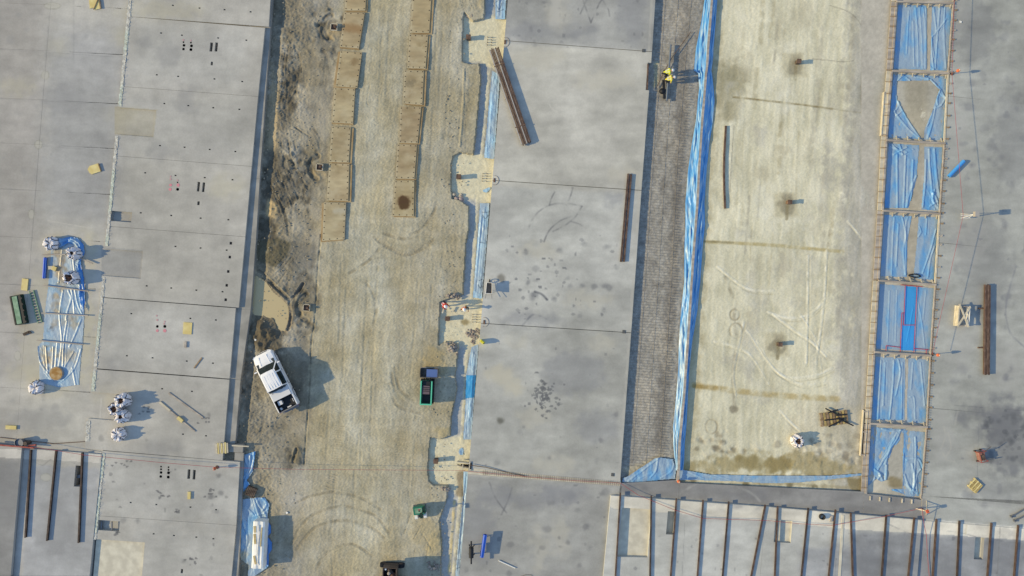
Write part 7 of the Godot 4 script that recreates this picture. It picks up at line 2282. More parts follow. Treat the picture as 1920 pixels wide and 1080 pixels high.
	for s in [-1, 1]: mb.box(Vector3(-1.64, 0.85, 0.8 * s), Vector3(1.92, 0.44, 0.04))
	part("bed_liner", mb, M.black, t)
	mb = MB.new()
	mb.box(Vector3(-2.6, 0.78, 0), Vector3(0.06, 0.52, 1.6))
	part("tailgate", mb, M.car_grey, t)
	mb = MB.new()
	mb.box(Vector3(-1.13, 1.11, 0), Vector3(0.84, 0.05, 1.62))
	part("bed_cover", mb, M.panel_grey, t, "light grey panel over the front of the bed")
	mb = MB.new()
	mb.box(Vector3(-0.8, 1.14, 0.3), Vector3(0.08, 0.04, 0.2))
	mb.box(Vector3(-0.9, 1.14, -0.6), Vector3(0.05, 0.03, 0.06))
	part("fitting", mb, M.black, t)
	for b in [[-1.85, -0.45, 0.36, 0.36, 0.28, 0.0], [-2.35, -0.62, 0.22, 0.14, 0.2, 0.3], [-2.46, 0.1, 0.1, 0.36, 0.2, 0.0], [-2.1, 0.62, 0.3, 0.05, 0.2, 0.0]]:
		mb = MB.new()
		mb.box(Vector3(b[0], 0.65 + b[4] * 0.5, b[1]), Vector3(b[2], b[4], b[3]), Basis(Vector3.UP, b[5]))
		var o = single("carton", mb, M.panel_grey, ["square pale box in the pickup's load bed", "small pale box by the tailgate of the pickup, west side", "pale strip-shaped box by the tailgate of the pickup, middle", "thin pale strip along the east wall of the pickup's bed"][[-1.85, -2.35, -2.46, -2.1].find(b[0])], "box", "boxes in the pickup bed")
		o.transform = t.transform
	# wheels, bumpers, lamps, mirrors
	for x in [1.78, -1.58]:
		for s in [-1, 1]:
			mb = MB.new()
			mb.torus(Vector3(x, 0.37, 0.8 * s), 0.2, 0.38, Basis(Vector3.RIGHT, PI * 0.5).scaled(Vector3(1, 1, 1.3)), 24)
			var wh = part("wheel", mb, M.tyre, t)
			mb = MB.new()
			mb.cyl(Vector3(x, 0.37, 0.74 * s), Vector3(x, 0.37, 0.88 * s), 0.22, -1, 16)
			part("rim", mb, M.steel_pale, wh)
			mb = MB.new()
			var prev = null
			for k in 9:
				var a = PI * k / 8.0
				var v = Vector3(x + cos(a) * 0.46, 0.38 + sin(a) * 0.46, 0.935 * s)
				if prev != null: mb.bar(prev, v, 0.07, 0.05)
				prev = v
			part("arch", mb, M.car_grey, t)
	mb = MB.new()
	mb.loft([[Vector3(2.68, 0.42, -0.55), Vector3(2.68, 0.62, -0.55), Vector3(2.55, 0.62, -0.8), Vector3(2.55, 0.42, -0.8)], [Vector3(2.72, 0.42, 0), Vector3(2.72, 0.64, 0), Vector3(2.5, 0.64, 0), Vector3(2.5, 0.42, 0)], [Vector3(2.68, 0.42, 0.55), Vector3(2.68, 0.62, 0.55), Vector3(2.55, 0.62, 0.8), Vector3(2.55, 0.42, 0.8)]])
	part("front_bumper", mb, M.car_white, t)
	mb = MB.new()
	mb.box(Vector3(2.63, 0.78, 0), Vector3(0.06, 0.16, 0.9))
	part("grille", mb, M.black, t)
	mb = MB.new()
	mb.box(Vector3(-2.74, 0.5, 0), Vector3(0.16, 0.12, 1.5))
	mb.box(Vector3(-2.82, 0.52, 0.1), Vector3(0.16, 0.06, 0.06))
	part("rear_bumper", mb, M.car_grey, t)
	for s in [-1, 1]:
		mb = MB.new()
		mb.bar(Vector3(2.56, 0.84, 0.68 * s), Vector3(2.4, 0.9, 0.86 * s), 0.1, 0.13)
		part("headlight", mb, M.lamp, t)
		mb = MB.new()
		mb.box(Vector3(-2.63, 0.82, 0.8 * s), Vector3(0.05, 0.26, 0.1))
		part("tail_light", mb, M.red_tape, t)
		mb = MB.new()
		mb.box(Vector3(1.32, 1.16, 1.05 * s), Vector3(0.1, 0.18, 0.24))
		mb.bar(Vector3(1.32, 1.1, 0.9 * s), Vector3(1.32, 1.12, 1.0 * s), 0.05, 0.05)
		part("mirror", mb, M.car_white, t)

func track_unit(t, z, L, wd, ht, y0 = 0.0):
	var mb = MB.new()
	var ring = []
	var r = ht * 0.5
	for k in 9: ring.append(Vector2(L * 0.5 - r + sin(PI * k / 8.0) * r, r - cos(PI * k / 8.0) * r))
	for k in 9: ring.append(Vector2(-L * 0.5 + r - sin(PI * k / 8.0) * r, r + cos(PI * k / 8.0) * r))
	var a = []
	var b = []
	for p in ring:
		a.append(Vector3(p.x, p.y + y0, z - wd * 0.5))
		b.append(Vector3(p.x, p.y + y0, z + wd * 0.5))
	mb.loft([a, b])
	var o = part("track", mb, M.tyre, t)
	mb = MB.new()
	for k in ring.size():
		var p = ring[k]
		var n = Vector2(p.x - clampf(p.x, -L * 0.5 + r, L * 0.5 - r), p.y - r)
		n = n.normalized() * 0.02
		mb.box(Vector3(p.x + n.x, p.y + n.y + y0, z), Vector3(0.07, 0.05, wd * 0.98))
	for k in 8:
		var x = -L * 0.5 + r + (L - ht) * k / 7.0
		mb.box(Vector3(x, ht + 0.01 + y0, z), Vector3(0.07, 0.04, wd * 0.98))
	part("grouser", mb, M.black, o)
	for x in [-L * 0.5 + r, L * 0.5 - r]:
		mb = MB.new()
		mb.cyl(Vector3(x, r + y0, z - wd * 0.52), Vector3(x, r + y0, z + wd * 0.52), r * 0.6, -1, 12)
		part("sprocket", mb, M.dark_timber, o)

func dumper():
	var t = thing("crawler_loader", "small green tracked loader with an open dark bed and a blue-grey bucket", "crawler loader", G(799.5, 735, DIRT, 0.8), PI * 0.5 - 0.04)
	track_unit(t, -0.44, 2.0, 0.24, 0.5)
	track_unit(t, 0.46, 2.0, 0.26, 0.5)
	var mb = MB.new()
	mb.box(Vector3(0, 0.45, 0), Vector3(1.9, 0.34, 0.86))
	part("chassis", mb, M.green, t)
	mb = MB.new()
	mb.box(Vector3(-0.6, 0.64, 0), Vector3(0.75, 0.04, 0.66))
	part("bed_floor", mb, M.black, t)
	for s in [-1, 1]:
		mb = MB.new()
		mb.box(Vector3(-0.05, 0.82, 0.45 * s), Vector3(1.95, 0.4, 0.09))
		var sw = part("side_wall", mb, M.green, t)
		mb = MB.new()
		mb.bar(Vector3(-1.02, 1.04, 0.45 * s), Vector3(0.95, 1.04, 0.45 * s), 0.1, 0.05)
		part("top_rail", mb, M.green_light, sw)
	mb = MB.new()
	mb.box(Vector3(-1.02, 0.78, 0), Vector3(0.09, 0.46, 0.98))
	mb.bar(Vector3(-1.02, 1.05, -0.5), Vector3(-1.02, 1.05, 0.5), 0.1, 0.05)
	part("rear_wall", mb, M.green_light, t)
	mb = MB.new()
	mb.loft([[Vector3(-0.2, 0.62, -0.36), Vector3(0.6, 0.62, -0.36), Vector3(0.6, 0.62, 0.32), Vector3(-0.2, 0.62, 0.32)], [Vector3(-0.16, 1.0, -0.32), Vector3(0.55, 0.98, -0.32), Vector3(0.55, 0.98, 0.28), Vector3(-0.16, 1.0, 0.28)]])
	part("engine_cover", mb, mat(c8(98, 84, 88), 0.6), t)
	for x in [0.1, 0.25, 0.4]:
		mb = MB.new()
		mb.bar(Vector3(x, 1.0, -0.26), Vector3(x, 1.0, 0.22), 0.05, 0.03)
		part("louvre", mb, M.black, t)
	mb = MB.new()
	mb.box(Vector3(0.75, 0.75, 0), Vector3(0.3, 0.3, 0.6))
	for s in [-1, 1]:
		mb.tube([Vector3(0.7, 0.85, 0.26 * s), Vector3(0.95, 0.7, 0.26 * s), Vector3(1.25, 0.4, 0.26 * s)], 0.05, 8)
	part("arms", mb, M.black, t)
	# bucket
	mb = MB.new()
	var zc = 0.14
	mb.box(Vector3(1.62, 0.2, zc), Vector3(0.74, 0.05, 1.5))
	mb.box(Vector3(1.22, 0.48, zc), Vector3(0.06, 0.56, 1.5))
	for s in [-1, 1]: mb.box(Vector3(1.58, 0.46, zc + 0.74 * s), Vector3(0.72, 0.54, 0.04))
	var bk = part("bucket", mb, M.bucket_steel, t)
	mb = MB.new()
	mb.box(Vector3(1.98, 0.19, zc), Vector3(0.08, 0.05, 1.54))
	part("cutting_edge", mb, M.steel_pale, bk)
	mb = MB.new()
	mb.quad(Vector3(1.25, 0.72, zc - 0.2), Vector3(1.25, 0.72, zc + 0.72), Vector3(1.92, 0.62, zc + 0.72), Vector3(1.92, 0.62, zc - 0.2), Vector3.UP)
	mb.box(Vector3(1.58, 0.66, zc + 0.26), Vector3(0.68, 0.03, 0.94))
	part("bucket_lid", mb, mat(c8(96, 116, 160), 0.35, 0.3), bk)

func green_unit():
	var t = thing("roller_machine", "small green engine machine on two white rollers with an upright pole", "roller", G(786.5, 961, DIRT, 0.75), 0.14)
	var mb = MB.new()
	mb.box(Vector3(0, 0.5, -0.18), Vector3(0.98, 0.66, 0.66))
	part("housing", mb, M.green, t)
	mb = MB.new()
	mb.box(Vector3(-0.04, 0.85, -0.2), Vector3(0.62, 0.06, 0.44))
	part("top_plate", mb, M.green_pale, t)
	mb = MB.new()
	mb.box(Vector3(0.44, 0.86, -0.2), Vector3(0.16, 0.08, 0.6))
	mb.box(Vector3(0.02, 0.88, -0.16), Vector3(0.12, 0.06, 0.1))
	part("cap", mb, M.green_dark, t)
	mb = MB.new()
	mb.box(Vector3(0.02, 0.9, -0.28), Vector3(0.12, 0.05, 0.07))
	part("badge", mb, M.red_tape, t)
	for s in [-1, 1]:
		mb = MB.new()
		mb.cyl(Vector3(0.38 * s - 0.12, 0.25, 0.42), Vector3(0.38 * s + 0.12, 0.25, 0.42), 0.25, -1, 18)
		part("roller", mb, M.white_board, t)
		mb = MB.new()
		mb.cyl(Vector3(0.38 * s - 0.14, 0.25, -0.3), Vector3(0.38 * s + 0.14, 0.25, -0.3), 0.25, -1, 18)
		part("roller", mb, M.steel, t)
	mb = MB.new()
	mb.box(Vector3(0.03, 0.45, 0.28), Vector3(0.3, 0.5, 0.24))
	part("engine", mb, M.black, t)
	mb = MB.new()
	mb.cyl(Vector3(0.3, 0.8, -0.1), Vector3(0.34, 2.0, -0.1), 0.045, -1, 10)
	mb.box(Vector3(0.34, 1.98, -0.1), Vector3(0.2, 0.3, 0.4))
	part("pole", mb, M.green_dark, t)

func south_machine():
	var t = thing("dump_box", "dark open machine body full of pale debris, cut off at the south edge", "dumper", G(731, 1078, DIRT, 1.4), -0.04)
	var mb = MB.new()
	track_unit(t, -0.4, 2.0, 0.3, 0.55)
	track_unit(t, 0.9, 2.0, 0.3, 0.55)
	mb.box(Vector3(0, 0.6, 0.25), Vector3(1.1, 0.3, 1.5))
	part("chassis", mb, M.black, t)
	for w in [[0, -0.68, 1.14, 0.06], [0, 1.3, 1.14, 0.06], [-0.56, 0.3, 0.06, 1.96], [0.56, 0.3, 0.06, 1.96]]:
		mb = MB.new()
		mb.box(Vector3(w[0], 1.2, w[1]), Vector3(w[2], 0.95, w[3]))
		part("wall", mb, M.dark_timber, t)
	mb = MB.new()
	mb.box(Vector3(0, 0.82, 0.3), Vector3(1.06, 0.1, 1.9))
	part("floor", mb, M.black, t)
	var g = RandomNumberGenerator.new()
	g.seed = 19
	for k in 26:
		var r = g.randf_range(0.1, 0.24)
		var o = part("debris", rock(r, 300 + k), [M.film, M.steel, M.dark_timber, M.bag_fill, M.grey_timber][k % 5], t)
		o.position = Vector3(g.randf_range(-0.42, 0.42), 1.3 + g.randf_range(0, 0.3), g.randf_range(-0.55, 1.15))

# ---------------------------------------------------------------- people
func nets(bones, cell, kk, V: PackedVector3Array, N: PackedVector3Array, C: PackedColorArray, I: PackedInt32Array):
	var lo = Vector3.ONE * 1e9
	var hi = -lo
	for b in bones:
		var r = maxf(b[2], b[3]) + cell * 3.0
		for q in [b[0], b[1]]:
			lo = lo.min(q - Vector3.ONE * r)
			hi = hi.max(q + Vector3.ONE * r)
	var n = Vector3i(((hi - lo) / cell).ceil()) + Vector3i.ONE
	var sx: int = 1
	var sy: int = n.x
	var sz: int = n.x * n.y
	var S = PackedFloat32Array()
	S.resize(n.x * n.y * n.z)
	var D = PackedFloat32Array()
	D.resize(S.size())
	D.fill(1e9)
	var T = PackedInt32Array()
	T.resize(S.size())
	for bi in bones.size():
		var b = bones[bi]
		var pa: Vector3 = b[0]
		var ab: Vector3 = b[1] - b[0]
		var l2: float = maxf(ab.length_squared(), 1e-9)
		var ra: float = b[2]
		var rb: float = b[3]
		var pad: float = maxf(ra, rb) + maxf(cell * 2.2, 2.5 / kk)
		var q0 = Vector3i(((b[0].min(b[1]) - Vector3.ONE * pad - lo) / cell).floor()).max(Vector3i.ZERO)
		var q1 = Vector3i(((b[0].max(b[1]) + Vector3.ONE * pad - lo) / cell).ceil()).min(n - Vector3i.ONE)
		for z in range(q0.z, q1.z + 1):
			for y in range(q0.y, q1.y + 1):
				var i: int = z * sz + y * sy + q0.x
				for x in range(q0.x, q1.x + 1):
					var p = lo + Vector3(x, y, z) * cell - pa
					var t: float = clampf(p.dot(ab) / l2, 0.0, 1.0)
					var d: float = (p - ab * t).length() - (ra + (rb - ra) * t)
					S[i] += exp(-kk * d)
					if d < D[i]:
						D[i] = d
						T[i] = bi
					i += 1
	for i in S.size():
		S[i] = -log(S[i]) / kk if S[i] > 1e-12 else 1.0
	var idx = {}
	for z in n.z - 1:
		for y in n.y - 1:
			for x in n.x - 1:
				var i: int = z * sz + y * sy + x
				var neg: int = 0
				for o in [0, 1, sy, sy + 1, sz, sz + 1, sz + sy, sz + sy + 1]:
					if S[i + o] < 0.0: neg += 1
				if neg == 0 or neg == 8: continue
				var acc = Vector3.ZERO
				var cnt: int = 0
				for e in [[0, 0, 0, 1, 0, 0], [0, 1, 0, 1, 1, 0], [0, 0, 1, 1, 0, 1], [0, 1, 1, 1, 1, 1], [0, 0, 0, 0, 1, 0], [1, 0, 0, 1, 1, 0], [0, 0, 1, 0, 1, 1], [1, 0, 1, 1, 1, 1], [0, 0, 0, 0, 0, 1], [1, 0, 0, 1, 0, 1], [0, 1, 0, 0, 1, 1], [1, 1, 0, 1, 1, 1]]:
					var f0: float = S[i + e[0] + e[1] * sy + e[2] * sz]
					var f1: float = S[i + e[3] + e[4] * sy + e[5] * sz]
					if (f0 < 0.0) != (f1 < 0.0):
						var t: float = f0 / (f0 - f1)
						acc += Vector3(e[0] + (e[3] - e[0]) * t, e[1] + (e[4] - e[1]) * t, e[2] + (e[5] - e[2]) * t)
						cnt += 1
				idx[i] = V.size()
				V.append(lo + (Vector3(x, y, z) + acc / cnt) * cell)
				var g = Vector3(S[i + 1] - S[i] + S[i + 1 + sy + sz] - S[i + sy + sz], S[i + sy] - S[i] + S[i + 1 + sy + sz] - S[i + 1 + sz], S[i + sz] - S[i] + S[i + 1 + sy + sz] - S[i + 1 + sy])
				N.append(g.normalized())
				C.append(bones[T[i]][4].srgb_to_linear())
	for z in range(1, n.z - 1):
		for y in range(1, n.y - 1):
			for x in range(1, n.x - 1):
				var i: int = z * sz + y * sy + x
				var s0: bool = S[i] < 0.0
				for ax in 3:
					var st: int = [sx, sy, sz][ax]
					if (S[i + st] < 0.0) != s0:
						var u: int = [sy, sz, sx][ax]
						var v: int = [sz, sx, sy][ax]
						var a = idx.get(i, -1)
						var b = idx.get(i - u, -1)
						var c = idx.get(i - u - v, -1)
						var d = idx.get(i - v, -1)
						if a < 0 or b < 0 or c < 0 or d < 0: continue
						if s0:
							for k in [a, c, b, a, d, c]: I.append(k)
						else:
							for k in [a, b, c, a, c, d]: I.append(k)

func person(label, at, yaw, bend, hands, top, vest, legs, helmet, stride = 0.12, group = ""):
	var t = thing("person", label, "person", at, yaw, group)
	var skin = c8(186, 140, 112)
	var boot = c8(52, 46, 42)
	var pel = Vector3(-0.1 * sin(bend), 0.93 - 0.1 * sin(bend), 0)
	var up = func(y, z, x = 0.0): return pel + Vector3(sin(bend) * y + cos(bend) * x, cos(bend) * y - sin(bend) * x, z)
	var B = []
	B.append([pel + Vector3(0, 0, -0.07), pel + Vector3(0, 0, 0.07), 0.115, 0.115, legs])
	B.append([up.call(0.02, 0.0), up.call(0.2, 0.0), 0.13, 0.135, vest])
	B.append([up.call(0.2, -0.05), up.call(0.42, -0.09), 0.12, 0.1, vest])
	B.append([up.call(0.2, 0.05), up.call(0.42, 0.09), 0.12, 0.1, vest])
	B.append([up.call(0.42, -0.12), up.call(0.42, 0.12), 0.085, 0.085, vest])
	B.append([up.call(0.46, 0.0), up.call(0.6, 0.0, 0.02), 0.062, 0.056, skin])
	for s in [-1, 1]:
		var hip = pel + Vector3(0, -0.03, 0.1 * s)
		var an = Vector3(stride * s, 0.1, 0.13 * s)
		var kn = (hip + an) * 0.5 + Vector3(0.05 + 0.1 * sin(bend), 0.03, 0.01 * s)
		B.append([hip, kn, 0.095, 0.066, legs])
		B.append([kn, an, 0.066, 0.048, legs])
		B.append([an + Vector3(-0.03, -0.05, 0), an + Vector3(0.17, -0.065, 0.02 * s), 0.05, 0.038, boot])
		var sh = up.call(0.42, 0.19 * s)
		var wr: Vector3 = hands[0 if s < 0 else 1]
		var d = wr - sh
		var L = 0.56
		if d.length() > L * 0.985: wr = sh + d.normalized() * L * 0.985
		d = wr - sh
		var hgt = sqrt(maxf(0.0, 0.28 * 0.28 - d.length_squared() * 0.25))
		var el = (sh + wr) * 0.5 + (Vector3(-0.5, -0.5, 0.8 * s)).normalized() * hgt
		B.append([sh, el, 0.056, 0.045, top])
		B.append([el, wr, 0.045, 0.032, top])
	var V = PackedVector3Array()
	var N = PackedVector3Array()
	var C = PackedColorArray()
	var I = PackedInt32Array()
	nets(B, 0.024, 42.0, V, N, C, I)
	# head
	var hc = up.call(0.68, 0.0, 0.03)
	var f = Vector3(cos(bend * 0.55), -sin(bend * 0.55), 0)
	var u = Vector3(-f.y, f.x, 0)
	var z = Vector3(0, 0, 1)
	var H = [[hc + u * 0.03 - f * 0.02, hc + u * 0.03 + f * 0.03, 0.088, 0.085, skin], [hc - u * 0.05 + f * 0.03, hc - u * 0.075 + f * 0.055, 0.062, 0.042, skin], [hc + u * 0.005 + f * 0.1, hc - u * 0.025 + f * 0.12, 0.012, 0.017, skin], [hc - u * 0.055 + f * 0.098 - z * 0.02, hc - u * 0.055 + f * 0.098 + z * 0.02, 0.009, 0.009, c8(150, 90, 80)], [hc - u * 0.14, hc - u * 0.05, 0.056, 0.058, skin]]
	for s in [-1, 1]:
		H.append([hc + f * 0.1 + u * 0.012 + z * 0.032 * s, hc + f * 0.102 + u * 0.012 + z * 0.036 * s, 0.011, 0.011, c8(40, 34, 30)])
		H.append([hc + z * 0.088 * s + u * 0.02, hc + z * 0.09 * s - u * 0.03, 0.017, 0.012, skin])
	nets(H, 0.011, 110.0, V, N, C, I)
	# hands: palm, four fingers curled, thumb from the side
	for s in [-1, 1]:
		var q = B[B.size() - 1] if s > 0 else B[B.size() - 6]
		var wr: Vector3 = q[1]
		var fw = (q[1] - q[0]).normalized()
		var sd = (z - fw * fw.dot(z)).normalized()
		var nr = fw.cross(sd) * s
		var K = []
		for m in 3:
			K.append([wr + fw * 0.01 + sd * (m - 1) * 0.018, wr + fw * 0.085 + sd * (m - 1) * 0.027, 0.016, 0.013, skin])
		for m in 4:
			var a = wr + fw * 0.085 + sd * (m - 1.5) * 0.023
			var ln = [0.036, 0.044, 0.04, 0.031][m]
			var d1 = (fw * 0.85 + nr * 0.5).normalized()
			var d2 = (fw * 0.25 + nr * 0.95).normalized()
			K.append([a, a + d1 * ln, 0.0095, 0.009, skin])
			K.append([a + d1 * ln, a + d1 * ln + d2 * ln * 0.8, 0.009, 0.008, skin])
		var tb = wr + fw * 0.03 - sd * 0.024
		K.append([tb, tb + (fw * 0.6 - sd * 0.7 + nr * 0.4).normalized() * 0.04, 0.012, 0.01, skin])
		K.append([tb + (fw * 0.6 - sd * 0.7 + nr * 0.4).normalized() * 0.04, tb + (fw * 0.6 - sd * 0.7 + nr * 0.4).normalized() * 0.04 + (fw * 0.7 + nr * 0.6).normalized() * 0.03, 0.01, 0.0085, skin])
		nets(K, 0.007, 220.0, V, N, C, I)
	var arr = []
	arr.resize(Mesh.ARRAY_MAX)
	arr[Mesh.ARRAY_VERTEX] = V
	arr[Mesh.ARRAY_NORMAL] = N
	arr[Mesh.ARRAY_COLOR] = C
	arr[Mesh.ARRAY_INDEX] = I
	var am = ArrayMesh.new()
	am.add_surface_from_arrays(Mesh.PRIMITIVE_TRIANGLES, arr)
	part("body", am, M.cloth, t)
	var hb = Basis(f, u, f.cross(u))
	var mb = MB.new()
	var rings = []
	for k in 6:
		var a = PI * 0.5 * k / 5.0
		var rg = []
		for j in 20:
			var w = TAU * j / 20.0
			rg.append(hc + hb * Vector3(cos(w) * cos(a) * 0.135 - 0.005, 0.03 + sin(a) * 0.125, sin(w) * cos(a) * 0.118))
		rings.append(rg)
	mb.loft(rings)
	var he = part("helmet", mb, mat(helmet, 0.4), t)
	mb = MB.new()
	var r0 = []
	var r1 = []
	for j in 20:
		var w = TAU * j / 20.0
		var e = 0.015 + 0.04 * maxf(0.0, cos(w))
		r0.append(hc + hb * Vector3(cos(w) * (0.135 + e), 0.03, sin(w) * (0.118 + 0.015)))
		r1.append(hc + hb * Vector3(cos(w) * 0.13, 0.045, sin(w) * 0.114))
	mb.loft([r0, r1])
	part("brim", mb, mat(helmet, 0.4), he)
	# reflective bands of the vest
	mb = MB.new()
	for s in [-1, 1]:
		mb.bar(up.call(0.16, 0.085 * s, -0.155), up.call(0.44, 0.1 * s, -0.115), 0.045, 0.012)
		mb.bar(up.call(0.44, 0.1 * s, -0.11), up.call(0.5, 0.1 * s, 0.0), 0.045, 0.012)
	mb.bar(up.call(0.15, -0.12, -0.145), up.call(0.15, 0.12, -0.145), 0.05, 0.012)
	part("vest_bands", mb, M.band, t)

func people():
	var hv = c8(206, 206, 60)
	var lv = -0.21
	person("person in yellow hi-vis and helmet bending over the pipe, northern of two", G(1247.5, 136, lv, 0.7), 0.12, 1.12, [Vector3(0.42, 0.24, -0.24), Vector3(0.4, 0.24, 0.2)], hv, hv, c8(50, 52, 58), c8(196, 200, 204), 0.1, "")
	person("person in yellow hi-vis bending over the pipe, southern of two", G(1250.5, 149.5, lv, 0.7), 0.2, 1.2, [Vector3(0.4, 0.24, -0.2), Vector3(0.38, 0.24, 0.26)], c8(222, 206, 76), c8(222, 206, 76), c8(50, 50, 56), c8(204, 200, 196), 0.14, "")
	person("person in a red jacket and white helmet in the excavation beside the rubble", G(831, 570.5, PAD, 1.2), -0.7, 0.45, [Vector3(0.45, 0.8, -0.15), Vector3(0.45, 0.75, 0.2)], c8(190, 66, 54), c8(190, 66, 54), c8(56, 58, 66), c8(232, 226, 222), 0.12)
	person("person in an orange vest and white helmet standing on the sand pad", G(869.5, 578, PAD, 1.5), -1.2, 0.12, [Vector3(0.3, 0.95, -0.25), Vector3(0.05, 0.75, 0.26)], c8(52, 46, 44), c8(206, 112, 60), c8(196, 150, 96), c8(236, 232, 226), 0.1)
	# pipe in the hands of the two
	var mb = MB.new()
	mb.cyl(W(1257.5, 84, -0.05), W(1249.8, 189, -0.05), 0.085, -1, 14)
	single("steel_pipe", mb, M.pipe_grey, "long grey pipe carried by the two people in yellow", "pipe")
	mb = MB.new()
	mb.bar(W(1244, 150, -0.1), W(1246, 185, -0.1), 0.2, 0.16)
	mb.ball(W(1241.5, 171, -0.08), 0.26, Vector3(1, 0.6, 1))
	single("tool_bag", mb, M.black, "black bag and bar lying on the reinforcement behind the people in yellow", "bag")
	mb = MB.new()
	mb.bar(W(829.5, 587, PAD + 0.5), W(832, 578, PAD + 0.55), 0.12, 0.08)
	single("spade", mb, M.cream_timber, "pale tool shaft held low by the person in red", "tool")

# ----------------------------------------------------------------
func materials():
	M.hole = mat(c8(34, 34, 36), 0.95)
	M.hole2 = mat(c8(62, 50, 38), 0.9)
	M.pale = nmat(c8(186, 179, 160), c8(206, 199, 178), 0.95, 0.9, 21)
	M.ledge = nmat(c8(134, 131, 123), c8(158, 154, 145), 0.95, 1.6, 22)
	M.steel = mat(c8(110, 112, 116), 0.5, 0.4)
	M.steel_pale = mat(c8(176, 168, 156), 0.5, 0.3)
	M.rust = nmat(c8(76, 60, 52), c8(102, 84, 72), 0.8, 0.6, 23)
	M.rust2 = nmat(c8(94, 74, 62), c8(122, 100, 84), 0.8, 0.6, 24)
	M.rail = nmat(c8(62, 52, 47), c8(86, 72, 64), 0.8, 0.6, 43)
	M.rust_dark = nmat(c8(84, 68, 58), c8(116, 92, 76), 0.85, 0.4, 25)
	M.rebar = mat(c8(136, 129, 119), 0.8)
	M.red_steel = nmat(c8(134, 58, 52), c8(156, 84, 74), 0.7, 0.5, 26)
	M.red_tape = mat(c8(176, 40, 70), 0.6)
	M.red_line = mat(c8(156, 66, 74), 0.8)
	M.grey_timber = nmat(c8(148, 138, 126), c8(178, 168, 154), 0.9, 0.5, 27, 4.0)
	M.cream_timber = nmat(c8(180, 170, 146), c8(200, 190, 168), 0.9, 0.5, 28, 4.0)
	M.cream_brown = nmat(c8(176, 156, 110), c8(196, 178, 136), 0.9, 0.5, 33, 4.0)
	M.brown_timber = nmat(c8(124, 104, 80), c8(156, 134, 106), 0.9, 0.5, 29, 4.0)
	M.dark_timber = nmat(c8(72, 62, 54), c8(104, 90, 78), 0.9, 0.5, 30, 4.0)
	M.ply = nmat(c8(198, 178, 116), c8(214, 198, 140), 0.85, 0.9, 31)
	M.ply_dark = nmat(c8(150, 130, 84), c8(184, 164, 108), 0.9, 0.6, 32)
	M.sheet = vmat(0.42, 0.5)
	M.plate = vmat(0.75, 0.4)
	M.plate_edge = mat(c8(146, 132, 104), 0.8)
	M.roll = mat(c8(70, 146, 210), 0.4)
	M.roll_deep = mat(c8(36, 82, 178), 0.4)
	M.roll_pale = mat(c8(150, 186, 232), 0.4)
	M.film = nmat(c8(222, 218, 206), c8(238, 234, 224), 0.5, 0.8, 34)
	M.bag = nmat(c8(206, 200, 200), c8(228, 224, 222), 0.8, 0.4, 35)
	M.bag_fill = nmat(c8(66, 46, 38), c8(104, 80, 64), 0.95, 0.3, 36)
	M.strap = mat(c8(44, 42, 48), 0.8)
	M.black = mat(c8(32, 33, 36), 0.6)
	M.tyre = mat(c8(38, 38, 40), 0.9)
	M.green = nmat(c8(16, 104, 78), c8(30, 124, 94), 0.45, 0.8, 37, 1.0, 0.5)
	M.green_light = mat(c8(92, 186, 150), 0.45)
	M.green_pale = nmat(c8(104, 136, 108), c8(134, 160, 134), 0.6, 0.5, 38)
	M.green_dark = nmat(c8(24, 44, 36), c8(38, 60, 48), 0.5, 0.5, 39)
	M.car_white = mat(c8(232, 229, 224), 0.28, 0.0, 0.5)
	M.car_white.clearcoat_enabled = true
	M.car_white.clearcoat = 0.6
	M.car_grey = mat(c8(120, 120, 122), 0.5)
	M.panel_grey = mat(c8(206, 205, 203), 0.6)
	M.interior = mat(c8(60, 66, 68), 0.8)
	M.car_glass = mat(Color(0.07, 0.13, 0.13, 0.74), 0.05, 0.0, 0.5)
	M.car_glass.transparency = BaseMaterial3D.TRANSPARENCY_ALPHA
	M.lamp = mat(c8(214, 216, 220), 0.15)
	M.bucket_steel = nmat(c8(70, 68, 66), c8(110, 104, 98), 0.6, 0.6, 40)
	M.white_board = nmat(c8(214, 210, 200), c8(230, 227, 218), 0.7, 0.6, 41)
	M.yellow = mat(c8(214, 206, 64), 0.5)
	M.band = mat(c8(200, 204, 206), 0.4)
	M.pipe_grey = mat(c8(104, 112, 120), 0.45, 0.3)
	M.cloth = vmat(0.9, 0.2)

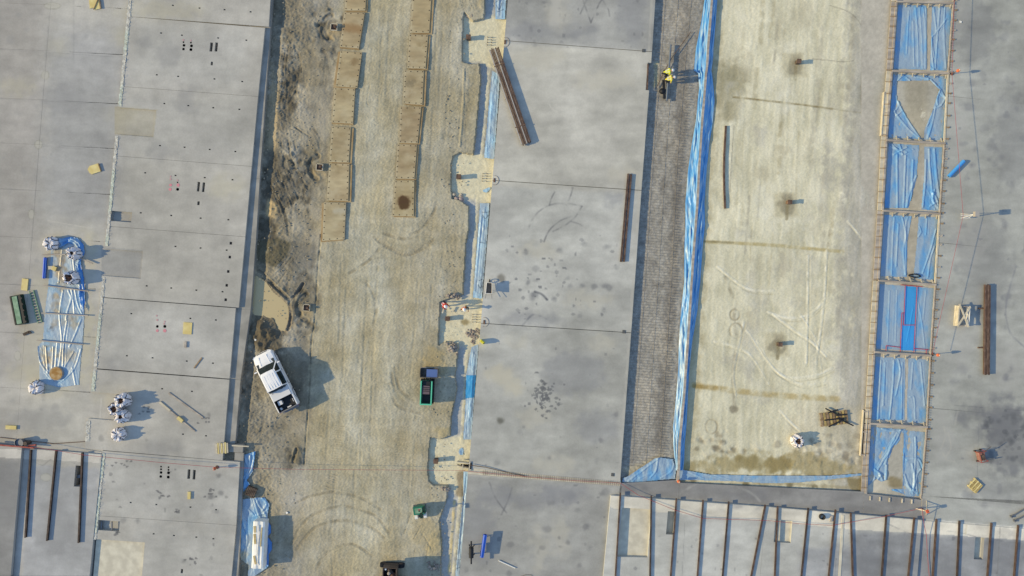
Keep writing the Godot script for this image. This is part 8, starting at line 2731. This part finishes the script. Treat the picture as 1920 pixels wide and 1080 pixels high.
func _ready():
	# camera, sky, sun, exposure
	var cam = Camera3D.new()
	cam.name = "camera"
	add_child(cam)
	cam.position = Vector3(0, CAM_H, 0)
	cam.rotation = Vector3(-PI * 0.5, 0, 0)
	cam.fov = rad_to_deg(2.0 * atan(540.0 / PPM / CAM_H))
	cam.near = 0.5
	cam.far = 2000.0
	cam.current = true
	var env = Environment.new()
	env.background_mode = Environment.BG_SKY
	var sky = Sky.new()
	var sm = ProceduralSkyMaterial.new()
	sm.sky_top_color = Color(0.42, 0.53, 0.68)
	sm.sky_horizon_color = Color(0.74, 0.78, 0.82)
	sm.sky_curve = 0.2
	sm.ground_horizon_color = Color(0.66, 0.64, 0.58)
	sm.ground_bottom_color = Color(0.36, 0.34, 0.3)
	sm.sky_energy_multiplier = 1.26
	sky.sky_material = sm
	env.sky = sky
	env.ambient_light_source = Environment.AMBIENT_SOURCE_SKY
	env.tonemap_mode = Environment.TONE_MAPPER_LINEAR
	env.tonemap_exposure = 1.02
	env.sdfgi_enabled = true
	env.ssao_enabled = true
	env.ssil_enabled = true
	var we = WorldEnvironment.new()
	we.name = "world_environment"
	we.environment = env
	add_child(we)
	var sun = DirectionalLight3D.new()
	sun.name = "sun"
	add_child(sun)
	var el = deg_to_rad(24.0)
	var az = deg_to_rad(5.5)
	sun.look_at_from_position(Vector3.ZERO, Vector3(cos(el) * cos(az), -sin(el), -cos(el) * sin(az)), Vector3.UP)
	sun.light_energy = 1.6
	sun.light_color = Color(1.0, 0.915, 0.72)
	sun.light_angular_distance = 1.0
	sun.shadow_enabled = true
	rng.seed = 4
	materials()
	# the wide earth around the site
	var gm = MB.new()
	gm.quad(Vector3(-700, -1.4, -700), Vector3(700, -1.4, -700), Vector3(700, -1.4, 700), Vector3(-700, -1.4, 700), Vector3.UP)
	single("ground", gm, nmat(c8(150, 140, 114), c8(176, 165, 136), 0.95, 12.0, 50), "bare earth around the concrete floors", "ground", "", "structure")
	left_floor()
	middle_floor()
	east_floor()
	dirt_track()
	trench()
	sand_bed()
	rebar_zone()
	drape()
	strip_formwork()
	slab_edge_sheets()
	west_sheets()
	plates()
	steel_bundles()
	rails()
	timber_things()
	rolls()
	bags()
	lines_and_posts()
	small_things()
	pickup()
	dumper()
	green_unit()
	south_machine()
	people()
